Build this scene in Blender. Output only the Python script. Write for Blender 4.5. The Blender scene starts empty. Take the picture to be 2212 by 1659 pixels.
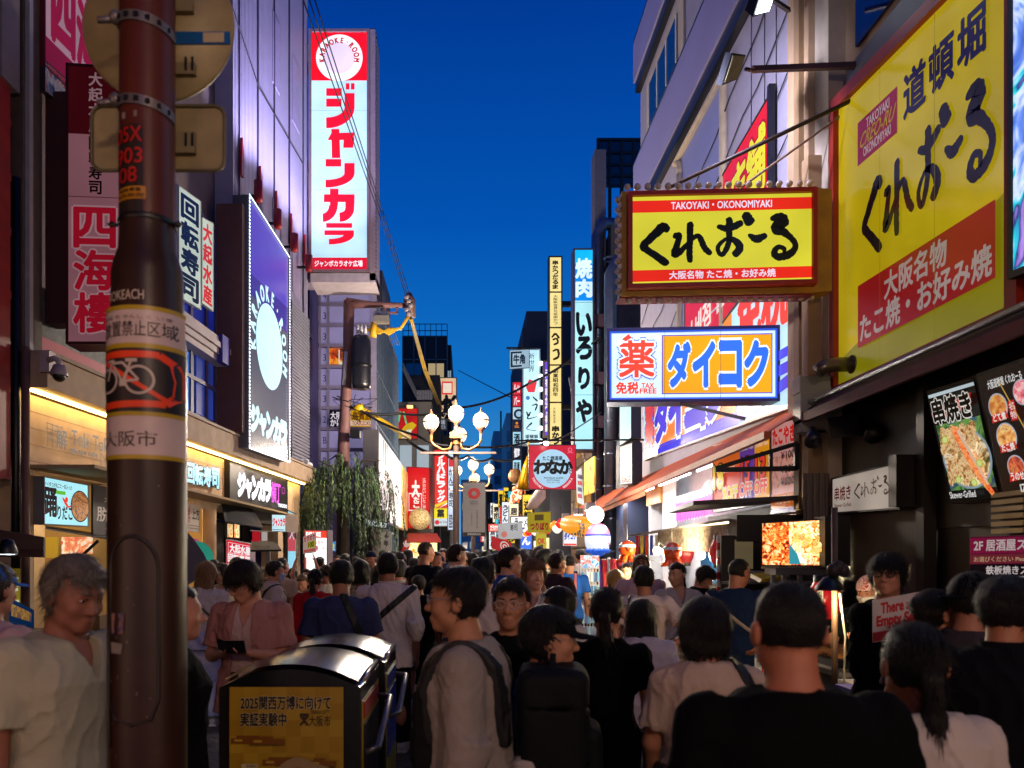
import bpy, math, random
import numpy as np
from mathutils import Vector, Matrix
random.seed(7)
rng = np.random.default_rng(11)
SC = bpy.context.scene
COL = SC.collection
# ---------------------------------------------------------------- camera
FPX, VX, VY, CAMH = 1720.0, 1007.0, 1204.0, 1.75      # focal length and vanishing point measured on a 2212 x 1659 view
cd = bpy.data.cameras.new("camera"); cam = bpy.data.objects.new("camera", cd); COL.objects.link(cam)
cam.location = (0, 0, CAMH); cam.rotation_euler = (math.pi / 2, 0, 0)
cd.sensor_width = 36.0; cd.lens = 36.0 * FPX / 2212.0
cd.shift_x = (1106.0 - VX) / 2212.0; cd.shift_y = (VY - 829.5) / 2212.0
cd.clip_start = 0.05; cd.clip_end = 3000
cd.dof.use_dof = True; cd.dof.focus_distance = 11.0; cd.dof.aperture_fstop = 3.2
SC.camera = cam
SC.view_settings.view_transform = 'Standard'; SC.view_settings.look = 'None'
SC.view_settings.exposure = 0.0; SC.view_settings.gamma = 1.0
SC.render.resolution_x = 1024; SC.render.resolution_y = 768
try:
 SC.cycles.use_denoising = True
 SC.cycles.max_bounces = 6; SC.cycles.diffuse_bounces = 3; SC.cycles.glossy_bounces = 3
 SC.cycles.transparent_max_bounces = 8; SC.cycles.sample_clamp_indirect = 4.0
 SC.cycles.caustics_reflective = False; SC.cycles.caustics_refractive = False
except Exception: pass
# ---------------------------------------------------------------- dusk sky
W = bpy.data.worlds.new("World"); SC.world = W; W.use_nodes = True
nt = W.node_tree; nt.nodes.clear()
wo = nt.nodes.new("ShaderNodeOutputWorld"); bg = nt.nodes.new("ShaderNodeBackground")
sky = nt.nodes.new("ShaderNodeTexSky"); sky.sky_type = 'NISHITA'; sky.sun_disc = False
sky.sun_elevation = math.radians(-3.0); sky.sun_rotation = math.radians(200); sky.ozone_density = 6.0; sky.air_density = 1.2; sky.dust_density = 0.3
geo = nt.nodes.new("ShaderNodeTexCoord"); sep = nt.nodes.new("ShaderNodeSeparateXYZ")
rmp = nt.nodes.new("ShaderNodeValToRGB"); mix = nt.nodes.new("ShaderNodeMixRGB"); mix.blend_type = 'MIX'
def lin(h):
 h = h.lstrip('#'); v = [int(h[i:i + 2], 16) / 255 for i in (0, 2, 4)]
 return tuple(c / 12.92 if c <= .04045 else ((c + .055) / 1.055) ** 2.4 for c in v)
el = rmp.color_ramp.elements
el[0].position = 0.0; el[0].color = (*lin('6aa6cc'), 1); el[1].position = 0.62; el[1].color = (*lin('00328e'), 1)
for p_, c_ in ((.10, '3a8ccc'), (.21, '1274c8'), (.39, '0254b4')):
 e_ = el.new(p_); e_.color = (*lin(c_), 1)
nt.links.new(geo.outputs['Generated'], sep.inputs[0]); nt.links.new(sep.outputs[2], rmp.inputs[0])
gain = nt.nodes.new("ShaderNodeMixRGB"); gain.blend_type = 'MULTIPLY'; gain.inputs[0].default_value = 1; gain.inputs[2].default_value = (.6, .8, 1.2, 1)
nt.links.new(sky.outputs[0], gain.inputs[1])
mix.inputs[0].default_value = 0.97
nt.links.new(gain.outputs[0], mix.inputs[1]); nt.links.new(rmp.outputs[0], mix.inputs[2])
nt.links.new(mix.outputs[0], bg.inputs[0]); bg.inputs[1].default_value = 1.0
nt.links.new(bg.outputs[0], wo.inputs[0])
# ---------------------------------------------------------------- helpers
def PX(px, py, d): return np.array([(px - VX) / FPX * d, d, CAMH + (VY - py) / FPX * d])
def XZ(px, d): return (px - VX) / FPX * d
def ZP(py, d): return CAMH + (VY - py) / FPX * d
RW = 4.0
def RD(px, x=RW): return x * FPX / (px - VX)                       # depth on the right house line
def LX(d): return -5.48 + .0625 * d                                # the left house line leans in
def LD(px): return 5.48 / (.0625 + (VX - px) / FPX)
_m = {}
def nodes_of(m):
 m.use_nodes = True; n = m.node_tree; return n, n.nodes.get("Principled BSDF")
def pm(h, rough=.6, metal=0.0, var=.12, scale=6.0, bump=0.0, bscale=40.0, spec=.4, stretch=None, grime=0.0, coat=0.0):
 """painted / stone / cloth surface: base colour broken up by noise, optional bump"""
 k = ('pm', h, rough, metal, var, scale, bump, bscale, spec, stretch, grime, coat)
 if k in _m: return _m[k]
 m = bpy.data.materials.new("surface_" + h); n, b = nodes_of(m)
 c = lin(h); b.inputs['Roughness'].default_value = rough; b.inputs['Metallic'].default_value = metal
 b.inputs['Specular IOR Level'].default_value = spec; b.inputs['Coat Weight'].default_value = coat
 tc = n.nodes.new("ShaderNodeTexCoord"); src = tc.outputs['Object']
 if stretch:
  mp = n.nodes.new("ShaderNodeMapping"); mp.inputs['Scale'].default_value = stretch
  n.links.new(src, mp.inputs[0]); src = mp.outputs[0]
 nz = n.nodes.new("ShaderNodeTexNoise"); nz.inputs['Scale'].default_value = scale; nz.inputs['Detail'].default_value = 5
 n.links.new(src, nz.inputs['Vector'])
 r = n.nodes.new("ShaderNodeValToRGB"); r.color_ramp.elements[0].position = .3; r.color_ramp.elements[1].position = .72
 r.color_ramp.elements[0].color = (*[x * (1 - var - grime) for x in c], 1); r.color_ramp.elements[1].color = (*[min(1, x * (1 + var)) for x in c], 1)
 n.links.new(nz.outputs[0], r.inputs[0]); n.links.new(r.outputs[0], b.inputs['Base Color'])
 if bump:
  n2 = n.nodes.new("ShaderNodeTexNoise"); n2.inputs['Scale'].default_value = bscale; n2.inputs['Detail'].default_value = 4
  n.links.new(src, n2.inputs['Vector'])
  bp = n.nodes.new("ShaderNodeBump"); bp.inputs['Strength'].default_value = bump; bp.inputs['Distance'].default_value = .01
  n.links.new(n2.outputs[0], bp.inputs['Height']); n.links.new(bp.outputs[0], b.inputs['Normal'])
 _m[k] = m; return m
def em(h, s=1.0, tubes=0.0, rough=.25):
 """lit sign face, lamp or screen, or painted glow on goods and flags: glossy skin with emission; tubes = unevenness of the lamps behind it"""
 k = ('em', h, s, tubes)
 if k in _m: return _m[k]
 m = bpy.data.materials.new("lit_" + h); n, b = nodes_of(m); c = lin(h)
 b.inputs['Base Color'].default_value = (*[x * .35 for x in c], 1); b.inputs['Roughness'].default_value = rough
 b.inputs['Specular IOR Level'].default_value = .25
 b.inputs['Emission Color'].default_value = (*c, 1); b.inputs['Emission Strength'].default_value = s
 if tubes:
  tc = n.nodes.new("ShaderNodeTexCoord"); w = n.nodes.new("ShaderNodeTexNoise"); w.inputs['Scale'].default_value = 1.6; w.inputs['Detail'].default_value = 1
  n.links.new(tc.outputs['Object'], w.inputs['Vector'])
  mr = n.nodes.new("ShaderNodeMapRange"); mr.inputs[1].default_value = .3; mr.inputs[2].default_value = .7
  mr.inputs[3].default_value = s * (1 - tubes); mr.inputs[4].default_value = s * (1 + tubes)
  n.links.new(w.outputs[0], mr.inputs[0]); n.links.new(mr.outputs[0], b.inputs['Emission Strength'])
 _m[k] = m; return m
def glass(h='0c1830', rough=.08):
 k = ('gl', h, rough)
 if k not in _m:
  m = bpy.data.materials.new("glass_" + h); n, b = nodes_of(m)
  b.inputs['Base Color'].default_value = (*lin(h), 1); b.inputs['Roughness'].default_value = rough
  b.inputs['Specular IOR Level'].default_value = .8; _m[k] = m
 return _m[k]
def ramp_mat(key, cols, scale=6, s=0.0, kind='voronoi', detail=3, distort=1.5, rough=.5):
 """mottled picture surface (food photographs, posters, printed cloth): colours picked by noise"""
 k = ('rm', key, s)
 if k in _m: return _m[k]
 m = bpy.data.materials.new(key); n, b = nodes_of(m)
 tc = n.nodes.new("ShaderNodeTexCoord"); nz = n.nodes.new("ShaderNodeTexNoise")
 nz.inputs['Scale'].default_value = scale; nz.inputs['Detail'].default_value = detail; nz.inputs['Distortion'].default_value = distort
 n.links.new(tc.outputs['Object'], nz.inputs['Vector']); src = nz.outputs[0]
 r = n.nodes.new("ShaderNodeValToRGB"); els = r.color_ramp.elements
 for i, h in enumerate(cols):
  p = .3 + .42 * i / (len(cols) - 1)
  e = els[i] if i < 2 else els.new(p)
  e.position = p; e.color = (*lin(h), 1)
 for i, e in enumerate(els): pass
 n.links.new(src, r.inputs[0])
 if kind == 'voronoi':
  v = n.nodes.new("ShaderNodeTexVoronoi"); v.inputs['Scale'].default_value = scale * 1.6
  n.links.new(tc.outputs['Object'], v.inputs['Vector'])
  mx = n.nodes.new("ShaderNodeMixRGB"); mx.blend_type = 'MULTIPLY'; mx.inputs[0].default_value = .75
  r2 = n.nodes.new("ShaderNodeValToRGB"); r2.color_ramp.elements[0].color = (1.2, 1.2, 1.2, 1); r2.color_ramp.elements[1].color = (.15, .1, .08, 1); r2.color_ramp.elements[1].position = .75
  n.links.new(v.outputs['Distance'], r2.inputs[0]); n.links.new(r.outputs[0], mx.inputs[1]); n.links.new(r2.outputs[0], mx.inputs[2]); o = mx.outputs[0]
 else: o = r.outputs[0]
 n.links.new(o, b.inputs['Base Color']); b.inputs['Roughness'].default_value = rough
 if s: n.links.new(o, b.inputs['Emission Color']); b.inputs['Emission Strength'].default_value = s
 _m[k] = m; return m
def tag(o, label=None, cat=None, group=None, kind=None):
 if label: o['label'] = label
 if cat: o['category'] = cat
 if group: o['group'] = group
 if kind: o['kind'] = kind
 return o
def thing(name, label, cat, loc, group=None, rz=0.0):
 o = bpy.data.objects.new(name, None); COL.objects.link(o); o.location = Vector([float(v) for v in loc]); o.rotation_euler = (0, 0, rz)
 o.empty_display_size = .1
 return tag(o, label, cat, group)
class MB:
 """collects shapes with per-face materials and links them as ONE mesh object"""
 def __init__(s): s.v = []; s.f = []; s.mi = []; s.mats = []; s.sm = []; s.n = 0
 def slot(s, m):
  for i, x in enumerate(s.mats):
   if x is m: return i
  s.mats.append(m); return len(s.mats) - 1
 def add(s, vs, fs, m, smooth=False):
  i = s.slot(m); b = s.n; vs = np.asarray(vs, float).reshape(-1, 3); s.v.append(vs); s.n += len(vs)
  for f in fs: s.f.append([b + k for k in f]); s.mi.append(i); s.sm.append(smooth)
  return s
 def quad(s, a, b, c, d, m): return s.add([a, b, c, d], [(0, 1, 2, 3)], m)
 def box(s, x0, x1, y0, y1, z0, z1, m):
  vs = [(x, y, z) for x in (x0, x1) for y in (y0, y1) for z in (z0, z1)]
  return s.add(vs, [(0, 1, 3, 2), (4, 6, 7, 5), (0, 4, 5, 1), (2, 3, 7, 6), (0, 2, 6, 4), (1, 5, 7, 3)], m)
 def hexa(s, q, n, m):                       # front quad q (4 points, counter-clockwise seen from the front) pushed back along n
  q = [np.asarray(p, float) for p in q]; n = np.asarray(n, float); vs = q + [p + n for p in q]
  return s.add(vs, [(0, 1, 2, 3), (7, 6, 5, 4), (0, 4, 5, 1), (1, 5, 6, 2), (2, 6, 7, 3), (3, 7, 4, 0)], m)
 def bar(s, a, b, w, m, h=None, up=(0, 0, 1)):
  a = np.asarray(a, float); b = np.asarray(b, float); t = (b - a); t /= np.linalg.norm(t)
  u = np.cross(t, up)
  if np.linalg.norm(u) < 1e-3: u = np.cross(t, (0, 1, 0))
  u /= np.linalg.norm(u); k = np.cross(u, t); h = h or w; u = u * w / 2; k = k * h / 2
  q = [a - u - k, a + u - k, a + u + k, a - u + k]
  return s.hexa(q, b - a, m)
 def tube(s, pts, r, m, n=8, cap=True):
  pts = [np.asarray(p, float) for p in pts]; rs = r if isinstance(r, (list, tuple)) else [r] * len(pts); vs = []; fs = []
  ref = None
  for i, p in enumerate(pts):
   t = pts[min(i + 1, len(pts) - 1)] - pts[max(i - 1, 0)]; t = t / (np.linalg.norm(t) + 1e-9)
   if ref is None: ref = np.array((0, 0, 1.)) if abs(t[2]) < .9 else np.array((0, 1., 0))
   u = np.cross(t, ref); u /= np.linalg.norm(u) + 1e-9; w = np.cross(u, t); ref = w
   for k in range(n):
    a = 2 * math.pi * k / n; vs.append(p + rs[i] * (math.cos(a) * u + math.sin(a) * w))
  for i in range(len(pts) - 1):
   for k in range(n): fs.append((i * n + k, (i + 1) * n + k, (i + 1) * n + (k + 1) % n, i * n + (k + 1) % n))
  if cap: fs.append(tuple(range(n))); fs.append(tuple(range((len(pts) - 1) * n, len(pts) * n))[::-1])
  return s.add(vs, fs, m, True)
 def lathe(s, c, prof, m, n=24, ax=None):     # prof: (radius, height) pairs about a vertical (or ax = 'y') axis
  vs = []; fs = []
  for r, z in prof:
   for k in range(n):
    a = 2 * math.pi * k / n
    vs.append((c[0] + r * math.cos(a), c[1] + r * math.sin(a), c[2] + z) if ax is None else (c[0] + r * math.cos(a), c[1] + z, c[2] + r * math.sin(a)))
  for i in range(len(prof) - 1):
   for k in range(n):
    q = (i * n + k, i * n + (k + 1) % n, (i + 1) * n + (k + 1) % n, (i + 1) * n + k)
    fs.append(q if ax is None else q[::-1])
  return s.add(vs, fs, m, True)
 def ball(s, c, r, m, n=16, k=10):
  r = np.asarray(r if hasattr(r, '__len__') else (r, r, r), float); vs = []; fs = []
  for i in range(k + 1):
   ph = math.pi * i / k
   for j in range(n):
    a = 2 * math.pi * j / n; vs.append(np.asarray(c) + r * (math.sin(ph) * math.cos(a), math.sin(ph) * math.sin(a), -math.cos(ph)))
  for i in range(k):
   for j in range(n): fs.append((i * n + j, i * n + (j + 1) % n, (i + 1) * n + (j + 1) % n, (i + 1) * n + j))
  return s.add(vs, fs, m, True)
 def build(s, name, parent=None, label=None, cat=None, group=None, kind=None, origin=None):
  v = np.concatenate(s.v) if s.v else np.zeros((0, 3))
  if parent is not None:
   off = np.array(world_loc(parent))
  elif origin is not None: off = np.array(origin, float)
  else:
   lo = v.min(0); hi = v.max(0); off = np.array([(lo[0] + hi[0]) / 2, (lo[1] + hi[1]) / 2, lo[2]])
  me = bpy.data.meshes.new(name); me.from_pydata((v - off).tolist(), [], s.f)
  for m in s.mats: me.materials.append(m)
  me.polygons.foreach_set('material_index', s.mi); me.polygons.foreach_set('use_smooth', s.sm); me.update()
  o = bpy.data.objects.new(name, me); COL.objects.link(o)
  if parent is not None: o.parent = parent
  else: o.location = Vector(off.tolist())
  return tag(o, label, cat, group, kind)
def world_loc(o):
 p = Vector((0, 0, 0))
 while o is not None: p += o.location; o = o.parent
 return p
def one(name, label, cat, fill, group=None, kind=None):   # a thing that is one mesh
 mb = MB(); fill(mb); return mb.build(name, None, label, cat, group, kind)
def part(name, parent, fill, label=None):
 mb = MB(); fill(mb); return mb.build(name, parent, label)
def clone(root, loc, label=None, group=None, rz=None, scale=None):
 c = root.copy(); COL.objects.link(c); c.location = Vector([float(x) for x in loc])
 if label: c['label'] = label
 if group: c['group'] = group
 if rz is not None: c.rotation_euler[2] = rz
 if scale is not None: c.scale = (scale,) * 3
 def kids(a, b):
  for ch in a.children:
   d = ch.copy(); COL.objects.link(d); d.parent = b; kids(ch, d)
 kids(root, c); return c
# ---------------------------------------------------------------- lettering
_g = {}
def glyphs(txt, bold=0.0):
 k = (txt, bold)
 if k in _g: return _g[k]
 cu = bpy.data.curves.new("lettering", 'FONT'); cu.body = txt; cu.size = 1.0; cu.resolution_u = 3; cu.offset = bold
 cu.fill_mode = 'FRONT'
 ob = bpy.data.objects.new("lettering", cu); me = bpy.data.meshes.new_from_object(ob)
 v = np.array([x.co[:] for x in me.vertices]).reshape(-1, 3)[:, :2]; f = [tuple(p.vertices) for p in me.polygons]
 bpy.data.objects.remove(ob); bpy.data.curves.remove(cu); bpy.data.meshes.remove(me)
 _g[k] = (v, f); return v, f
class Sign:
 """a signboard with four photographed corners at true depths: box, rim and a face carrying its artwork"""
 def __init__(s, name, label, cat, x0, t0, b0, d0, x1, t1, b1, d1, thick=.2, frame='1c1c1e', rim=.03, bg='e8f4fa', lit=1.0, group=None, tubes=.12, out=.012, parent=None, plain=False, lean=0.0):
  s.lit = lit; s.tubes = tubes; s.step = .0012
  a = PX(x0, b0, d0); b = PX(x1, b1, d1); c = PX(x1, t1, d1); d = PX(x0, t0, d0)
  s.q = [a, b, c, d]; s.n = np.cross(b - a, d - a); s.n /= np.linalg.norm(s.n)
  if parent is None: s.o = thing(name, label, cat, (a + b) / 2, group)
  else: s.o = parent
  s.W = np.linalg.norm(b - a); s.H = np.linalg.norm(d - a)
  fm = pm(frame, .45) if isinstance(frame, str) else frame
  if not plain:
   mb = MB(); back = [p - s.n * .004 for p in s.P4(-rim / s.W, -rim / s.H, 1 + rim / s.W, 1 + rim / s.H)]
   mb.hexa(back, -s.n * thick, fm)
   if rim > .004:
    ru, rv = rim / s.W, rim / s.H
    for (u0, v0, u1, v1) in ((-ru, -rv, 1 + ru, 0), (-ru, 1, 1 + ru, 1 + rv), (-ru, 0, 0, 1), (1, 0, 1 + ru, 1)):
     mb.hexa([p + s.n * out for p in s.P4(u0, v0, u1, v1)], -s.n * (out + .0045), fm)
   mb.build('sign_box', s.o)
  s.mb = MB(); s.lay = 0
  s.rect(0, 0, 1, 1, bg)
 def P(s, u, v, l=0.0):
  a, b, c, d = s.q; p = a * (1 - u) * (1 - v) + b * u * (1 - v) + c * u * v + d * (1 - u) * v
  return p + s.n * l
 def P4(s, u0, v0, u1, v1): return [s.P(u0, v0), s.P(u1, v0), s.P(u1, v1), s.P(u0, v1)]
 def m(s, c, k=1.0):
  if not isinstance(c, str): return c
  return em(c, s.lit * k, s.tubes) if s.lit else pm(c, .45, var=.06, grime=.05)
 def up(s): s.lay += s.step; return s.lay
 def rect(s, u0, v0, u1, v1, c, k=1.0):
  l = s.up(); s.mb.add([s.P(u0, v0, l), s.P(u1, v0, l), s.P(u1, v1, l), s.P(u0, v1, l)], [(0, 1, 2, 3)], s.m(c, k)); return s
 def poly(s, pts, c, k=1.0):
  l = s.up(); s.mb.add([s.P(u, v, l) for u, v in pts], [tuple(range(len(pts)))], s.m(c, k)); return s
 def disc(s, u, v, r, c, k=1.0, n=32, sq=1.0, a0=0, a1=360):   # r in fractions of the height
  asp = s.H / s.W; pts = [(u + r * asp * math.cos(t), v + r * sq * math.sin(t)) for t in np.linspace(math.radians(a0), math.radians(a1), n, endpoint=(a1 - a0 != 360))]
  return s.poly(pts, c, k)
 def stroke(s, pts, c, k=1.0, rough=.12, seed=0):              # (u, v, width) brush stroke; width in fractions of height
  r = random.Random(seed + len(pts)); l = s.up(); asp = s.H / s.W; P = np.array(pts, float)
  n = max(8, 6 * len(P)); t = np.linspace(0, len(P) - 1, n); i = np.clip(t.astype(int), 0, len(P) - 2); f = (t - i)[:, None]
  def cr(j): return P[np.clip(j, 0, len(P) - 1)]
  p0, p1, p2, p3 = cr(i - 1), cr(i), cr(i + 1), cr(i + 2)
  Q = .5 * ((2 * p1) + (-p0 + p2) * f + (2 * p0 - 5 * p1 + 4 * p2 - p3) * f ** 2 + (-p0 + 3 * p1 - 3 * p2 + p3) * f ** 3)
  x = Q[:, 0] / asp; y = Q[:, 1]; tx = np.gradient(x); ty = np.gradient(y); L = np.hypot(tx, ty) + 1e-9
  L_, R_ = [], []
  for j in range(n):
   w = max(.004, Q[j, 2]) / 2
   for A, sg in ((L_, 1), (R_, -1)):
    ww = w * (1 + rough * r.uniform(-1, 1)); A.append(((x[j] - sg * ty[j] / L[j] * ww) * asp, y[j] + sg * tx[j] / L[j] * ww))
  vs = []; fs = []
  for j in range(n): vs += [s.P(*L_[j], l), s.P(*R_[j], l)]
  for j in range(n - 1): fs.append((2 * j, 2 * j + 1, 2 * j + 3, 2 * j + 2))
  for e, sg in ((0, -1), (n - 1, 1)):                       # rounded ends
   m0 = len(vs); cx, cy = x[e], y[e]; w = max(.004, Q[e, 2]) / 2; th = math.atan2(ty[e] * sg, tx[e] * sg)
   vs.append(s.P(cx * asp, cy, l))
   for q in range(7):
    a = th - math.pi / 2 + math.pi * q / 6; ww = w * (1 + rough * r.uniform(-1, 1) * (0 < q < 6)); vs.append(s.P((cx + ww * math.cos(a)) * asp, cy + ww * math.sin(a), l))
   fs += [(m0, m0 + q + 1, m0 + q + 2) for q in range(6)]
  s.mb.add(vs, fs, s.m(c, k)); return s
 def text(s, t, u0, v0, u1, v1, c, k=1.0, bold=.012, vert=False, keep=False, skew=0.0, outline=None, ow=.03):
  if outline is not None: s.text(t, u0, v0, u1, v1, outline, 1.0, bold + ow, vert, keep, skew)
  l = s.up(); m = s.m(c, k)
  if vert:
   n = len(t); h = (v1 - v0) / n
   for i, ch in enumerate(t):
    if ch == ' ': continue
    s._put(ch, u0, v1 - (i + .93) * h, u1, v1 - (i + .07) * h, m, l, bold, keep, skew, ch in 'ー―')
  else: s._put(t, u0, v0, u1, v1, m, l, bold, keep, skew)
  return s
 def _put(s, t, u0, v0, u1, v1, m, l, bold, keep, skew, rot=False):
  v, f = glyphs(t, 0.0)
  if len(v) == 0: return
  if rot: v = np.stack([.5 - (v[:, 1] - .36), v[:, 0] - .13], 1)
  lo = v.min(0); hi = v.max(0); sz = np.maximum(hi - lo, 1e-4)
  if len(t) == 1 and t in 'ー一・·。、っゃュョァィャッ-―り':      # small marks keep their place in the em square
   lo = np.minimum(lo, [.08, -.05]); hi = np.maximum(hi, [.92, .82]); sz = hi - lo
  w = (v - lo) / sz
  if keep:
   a = (sz[0] / sz[1]) * s.H * (v1 - v0) / s.W
   if a < (u1 - u0): c_ = (u0 + u1) / 2; u0, u1 = c_ - a / 2, c_ + a / 2
   else: h_ = (v1 - v0) * (u1 - u0) / a; c_ = (v0 + v1) / 2; v0, v1 = c_ - h_ / 2, c_ + h_ / 2
  U = u0 + w[:, 0] * (u1 - u0) + skew * (w[:, 1] - .5) * (u1 - u0); V = v0 + w[:, 1] * (v1 - v0)
  bu = bold * (u1 - u0) / sz[0]; bv = bold * (v1 - v0) / sz[1]
  n = 0 if not bold else (4 if bold < .03 else 8)
  for i in range(max(1, n)):                                       # weight: the letter repeated a hair apart
   a = 2 * math.pi * (i + .5) / max(1, n); du, dv = (bu * math.cos(a), bv * math.sin(a)) if n else (0, 0)
   s.mb.add([s.P(p + du, q + dv, l + i * .00006) for p, q in zip(U, V)], f, m)
 def arc(s, t, u, v, r, a0, a1, h, c, bold=.02, k=1.0, flip=False):   # letters along an arc, degrees, r and h in heights
  l = s.up(); m = s.m(c, k); asp = s.H / s.W
  for i, ch in enumerate(t):
   if ch == ' ': continue
   a = math.radians(a0 + (a1 - a0) * i / max(1, len(t) - 1)); g, f = glyphs(ch, 0.0)
   lo = g.min(0); hi = g.max(0); wx = (g[:, 0] - (lo[0] + hi[0]) / 2) * h * .95; wy = (g[:, 1] - .36) * h * 1.3
   ra, ta = (math.cos(a), math.sin(a)), ((math.sin(a), -math.cos(a)) if not flip else (-math.sin(a), math.cos(a)))
   sg = -1 if flip else 1
   P_ = [(u + (ra[0] * (r + sg * y) + ta[0] * x) * asp, v + ra[1] * (r + sg * y) + ta[1] * x) for x, y in zip(wx, wy)]
   for q in range(4 if bold else 1):
    s.mb.add([s.P(p[0] + (q % 2 - .5) * bold * h * asp, p[1] + (q // 2 - .5) * bold * h, l + q * .0001) for p in P_], f, m)
  return s
 def done(s, name='sign_face'):
  if s.lit > .8 and max(s.W, s.H) > 1.9 and name == 'sign_face':    # panel joints of the big light boxes
   for t in (.335, .668):
    e = .0022 / max(s.W, s.H); (s.rect(t - e, 0, t + e, 1, pm('5a5c60', .5)) if s.W > s.H else s.rect(0, t - e, 1, t + e, pm('5a5c60', .5)))
  s.mb.build(name, s.o); return s.o
# ---------------------------------------------------------------- people: smooth bodies grown from distance fields
def sn_mesh(fun, lo, hi, v):
 """surface nets of fun(points) on a grid of size v between lo and hi; coarse pass first"""
 lo = np.asarray(lo, float); hi = np.asarray(hi, float); C = 4
 nc = np.ceil((hi - lo) / (v * C)).astype(int) + 1; n = nc * C
 ax = [lo[i] + v * C * (np.arange(nc[i]) + .5) - v * .5 for i in range(3)]
 G = np.stack(np.meshgrid(*ax, indexing='ij'), -1).reshape(-1, 3)
 f0 = fun(G).reshape(nc); near = np.abs(f0) < v * C * 1.35 + .004
 F = np.repeat(np.repeat(np.repeat(np.where(f0 < 0, -1., 1.).astype(np.float32), C, 0), C, 1), C, 2)
 ci = np.argwhere(near)
 if len(ci) == 0: return np.zeros((0, 3)), np.zeros((0, 4), int)
 off = np.stack(np.meshgrid(*[np.arange(C)] * 3, indexing='ij'), -1).reshape(-1, 3)
 fi = (ci[:, None, :] * C + off[None]).reshape(-1, 3)
 F[fi[:, 0], fi[:, 1], fi[:, 2]] = fun(lo + fi * v)
 S = F < 0
 cs = [S[a:S.shape[0] - 1 + a, b:S.shape[1] - 1 + b, c:S.shape[2] - 1 + c] for a in (0, 1) for b in (0, 1) for c in (0, 1)]
 cnt = sum(x.astype(np.int8) for x in cs); act = np.argwhere((cnt > 0) & (cnt < 8))
 if len(act) == 0: return np.zeros((0, 3)), np.zeros((0, 4), int)
 idx = -np.ones(cnt.shape, np.int32); idx[tuple(act.T)] = np.arange(len(act))
 cor = np.array([(a, b, c) for a in (0, 1) for b in (0, 1) for c in (0, 1)])
 val = np.stack([F[act[:, 0] + a, act[:, 1] + b, act[:, 2] + c] for a, b, c in cor], 1)
 sm = np.zeros((len(act), 3)); k = np.zeros(len(act))
 for i in range(8):
  for j in range(i + 1, 8):
   if np.abs(cor[i] - cor[j]).sum() != 1: continue
   m = (val[:, i] < 0) != (val[:, j] < 0); t = np.where(m, val[:, i] / np.where(m, val[:, i] - val[:, j], 1), 0)
   sm += np.where(m[:, None], cor[i] + t[:, None] * (cor[j] - cor[i]), 0); k += m
 V = lo + (act + sm / k[:, None]) * v; Q = []
 for a in range(3):
  b, c = (a + 1) % 3, (a + 2) % 3
  sl0 = [slice(None)] * 3; sl1 = [slice(None)] * 3; sl0[a] = slice(0, -1); sl1[a] = slice(1, None)
  A, B = S[tuple(sl0)], S[tuple(sl1)]; e = np.argwhere(A != B)
  e = e[(e[:, b] > 0) & (e[:, c] > 0) & (e[:, b] < S.shape[b] - 1) & (e[:, c] < S.shape[c] - 1)]
  ub = np.eye(3, dtype=int)[b]; uc = np.eye(3, dtype=int)[c]
  q = np.stack([idx[tuple((e - ub - uc).T)], idx[tuple((e - uc).T)], idx[tuple(e.T)], idx[tuple((e - ub).T)]], 1)
  fl = ~A[tuple(e.T)]; q[fl] = q[fl][:, ::-1]; Q.append(q)
 Q = np.concatenate(Q); return V, Q[(Q >= 0).all(1)]
def smin(a, b, k):
 h = np.clip(.5 + .5 * (b - a) / k, 0, 1); return b + (a - b) * h - k * h * (1 - h)
def smax(a, b, k): return -smin(-a, -b, k)
def cone(p, a, b, ra, rb):
 a = np.asarray(a, float); b = np.asarray(b, float); d = b - a; t = np.clip(((p - a) @ d) / (d @ d), 0, 1)
 return np.linalg.norm(p - a - t[:, None] * d, axis=1) - (ra + (rb - ra) * t)
def fcone(p, a, b, ra, rb, e0=.0, e1=.0):                    # flat ended sleeve or leg
 a = np.asarray(a, float); b = np.asarray(b, float); d = b - a; L = np.linalg.norm(d); d = d / L; t = (p - a) @ d
 r = np.linalg.norm(p - a - t[:, None] * d, axis=1) - (ra + (rb - ra) * np.clip(t / L, 0, 1))
 return np.maximum(r, np.maximum(-t - e0, t - L - e1))
def ell(p, c, r):
 q = p - np.asarray(c, float); r = np.asarray(r, float); k0 = np.linalg.norm(q / r, axis=1); k1 = np.linalg.norm(q / r ** 2, axis=1) + 1e-9
 return k0 * (k0 - 1) / k1
def stack(p, prof, ends=True):                               # (z, half width, half depth, centre y) sections, squarish ellipses
 P = np.array(prof, float); z = p[:, 2]; a = np.interp(z, P[:, 0], P[:, 1]); b = np.interp(z, P[:, 0], P[:, 2]); c = np.interp(z, P[:, 0], P[:, 3])
 x = np.abs(p[:, 0]) / a; y = np.abs(p[:, 1] - c) / b; r = (x ** 2.4 + y ** 2.4) ** (1 / 2.4); d = (r - 1) * np.minimum(a, b)
 return np.maximum(d, np.maximum(P[0, 0] - z, z - P[-1, 0])) if ends else d
def rbox(p, c, h, r):
 q = np.abs(p - np.asarray(c, float)) - (np.asarray(h, float) - r)
 return np.linalg.norm(np.maximum(q, 0), axis=1) + np.minimum(q.max(1), 0) - r
def wob(p, f, s=0):
 r = np.random.default_rng(100 + s); o = 0
 for i in range(4):
  k = r.normal(size=3) * f * (1 + .6 * i); o = o + np.sin(p @ k + r.uniform(0, 6)) / (1 + .6 * i)
 return o / 2.4
SKIN = {}
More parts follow.
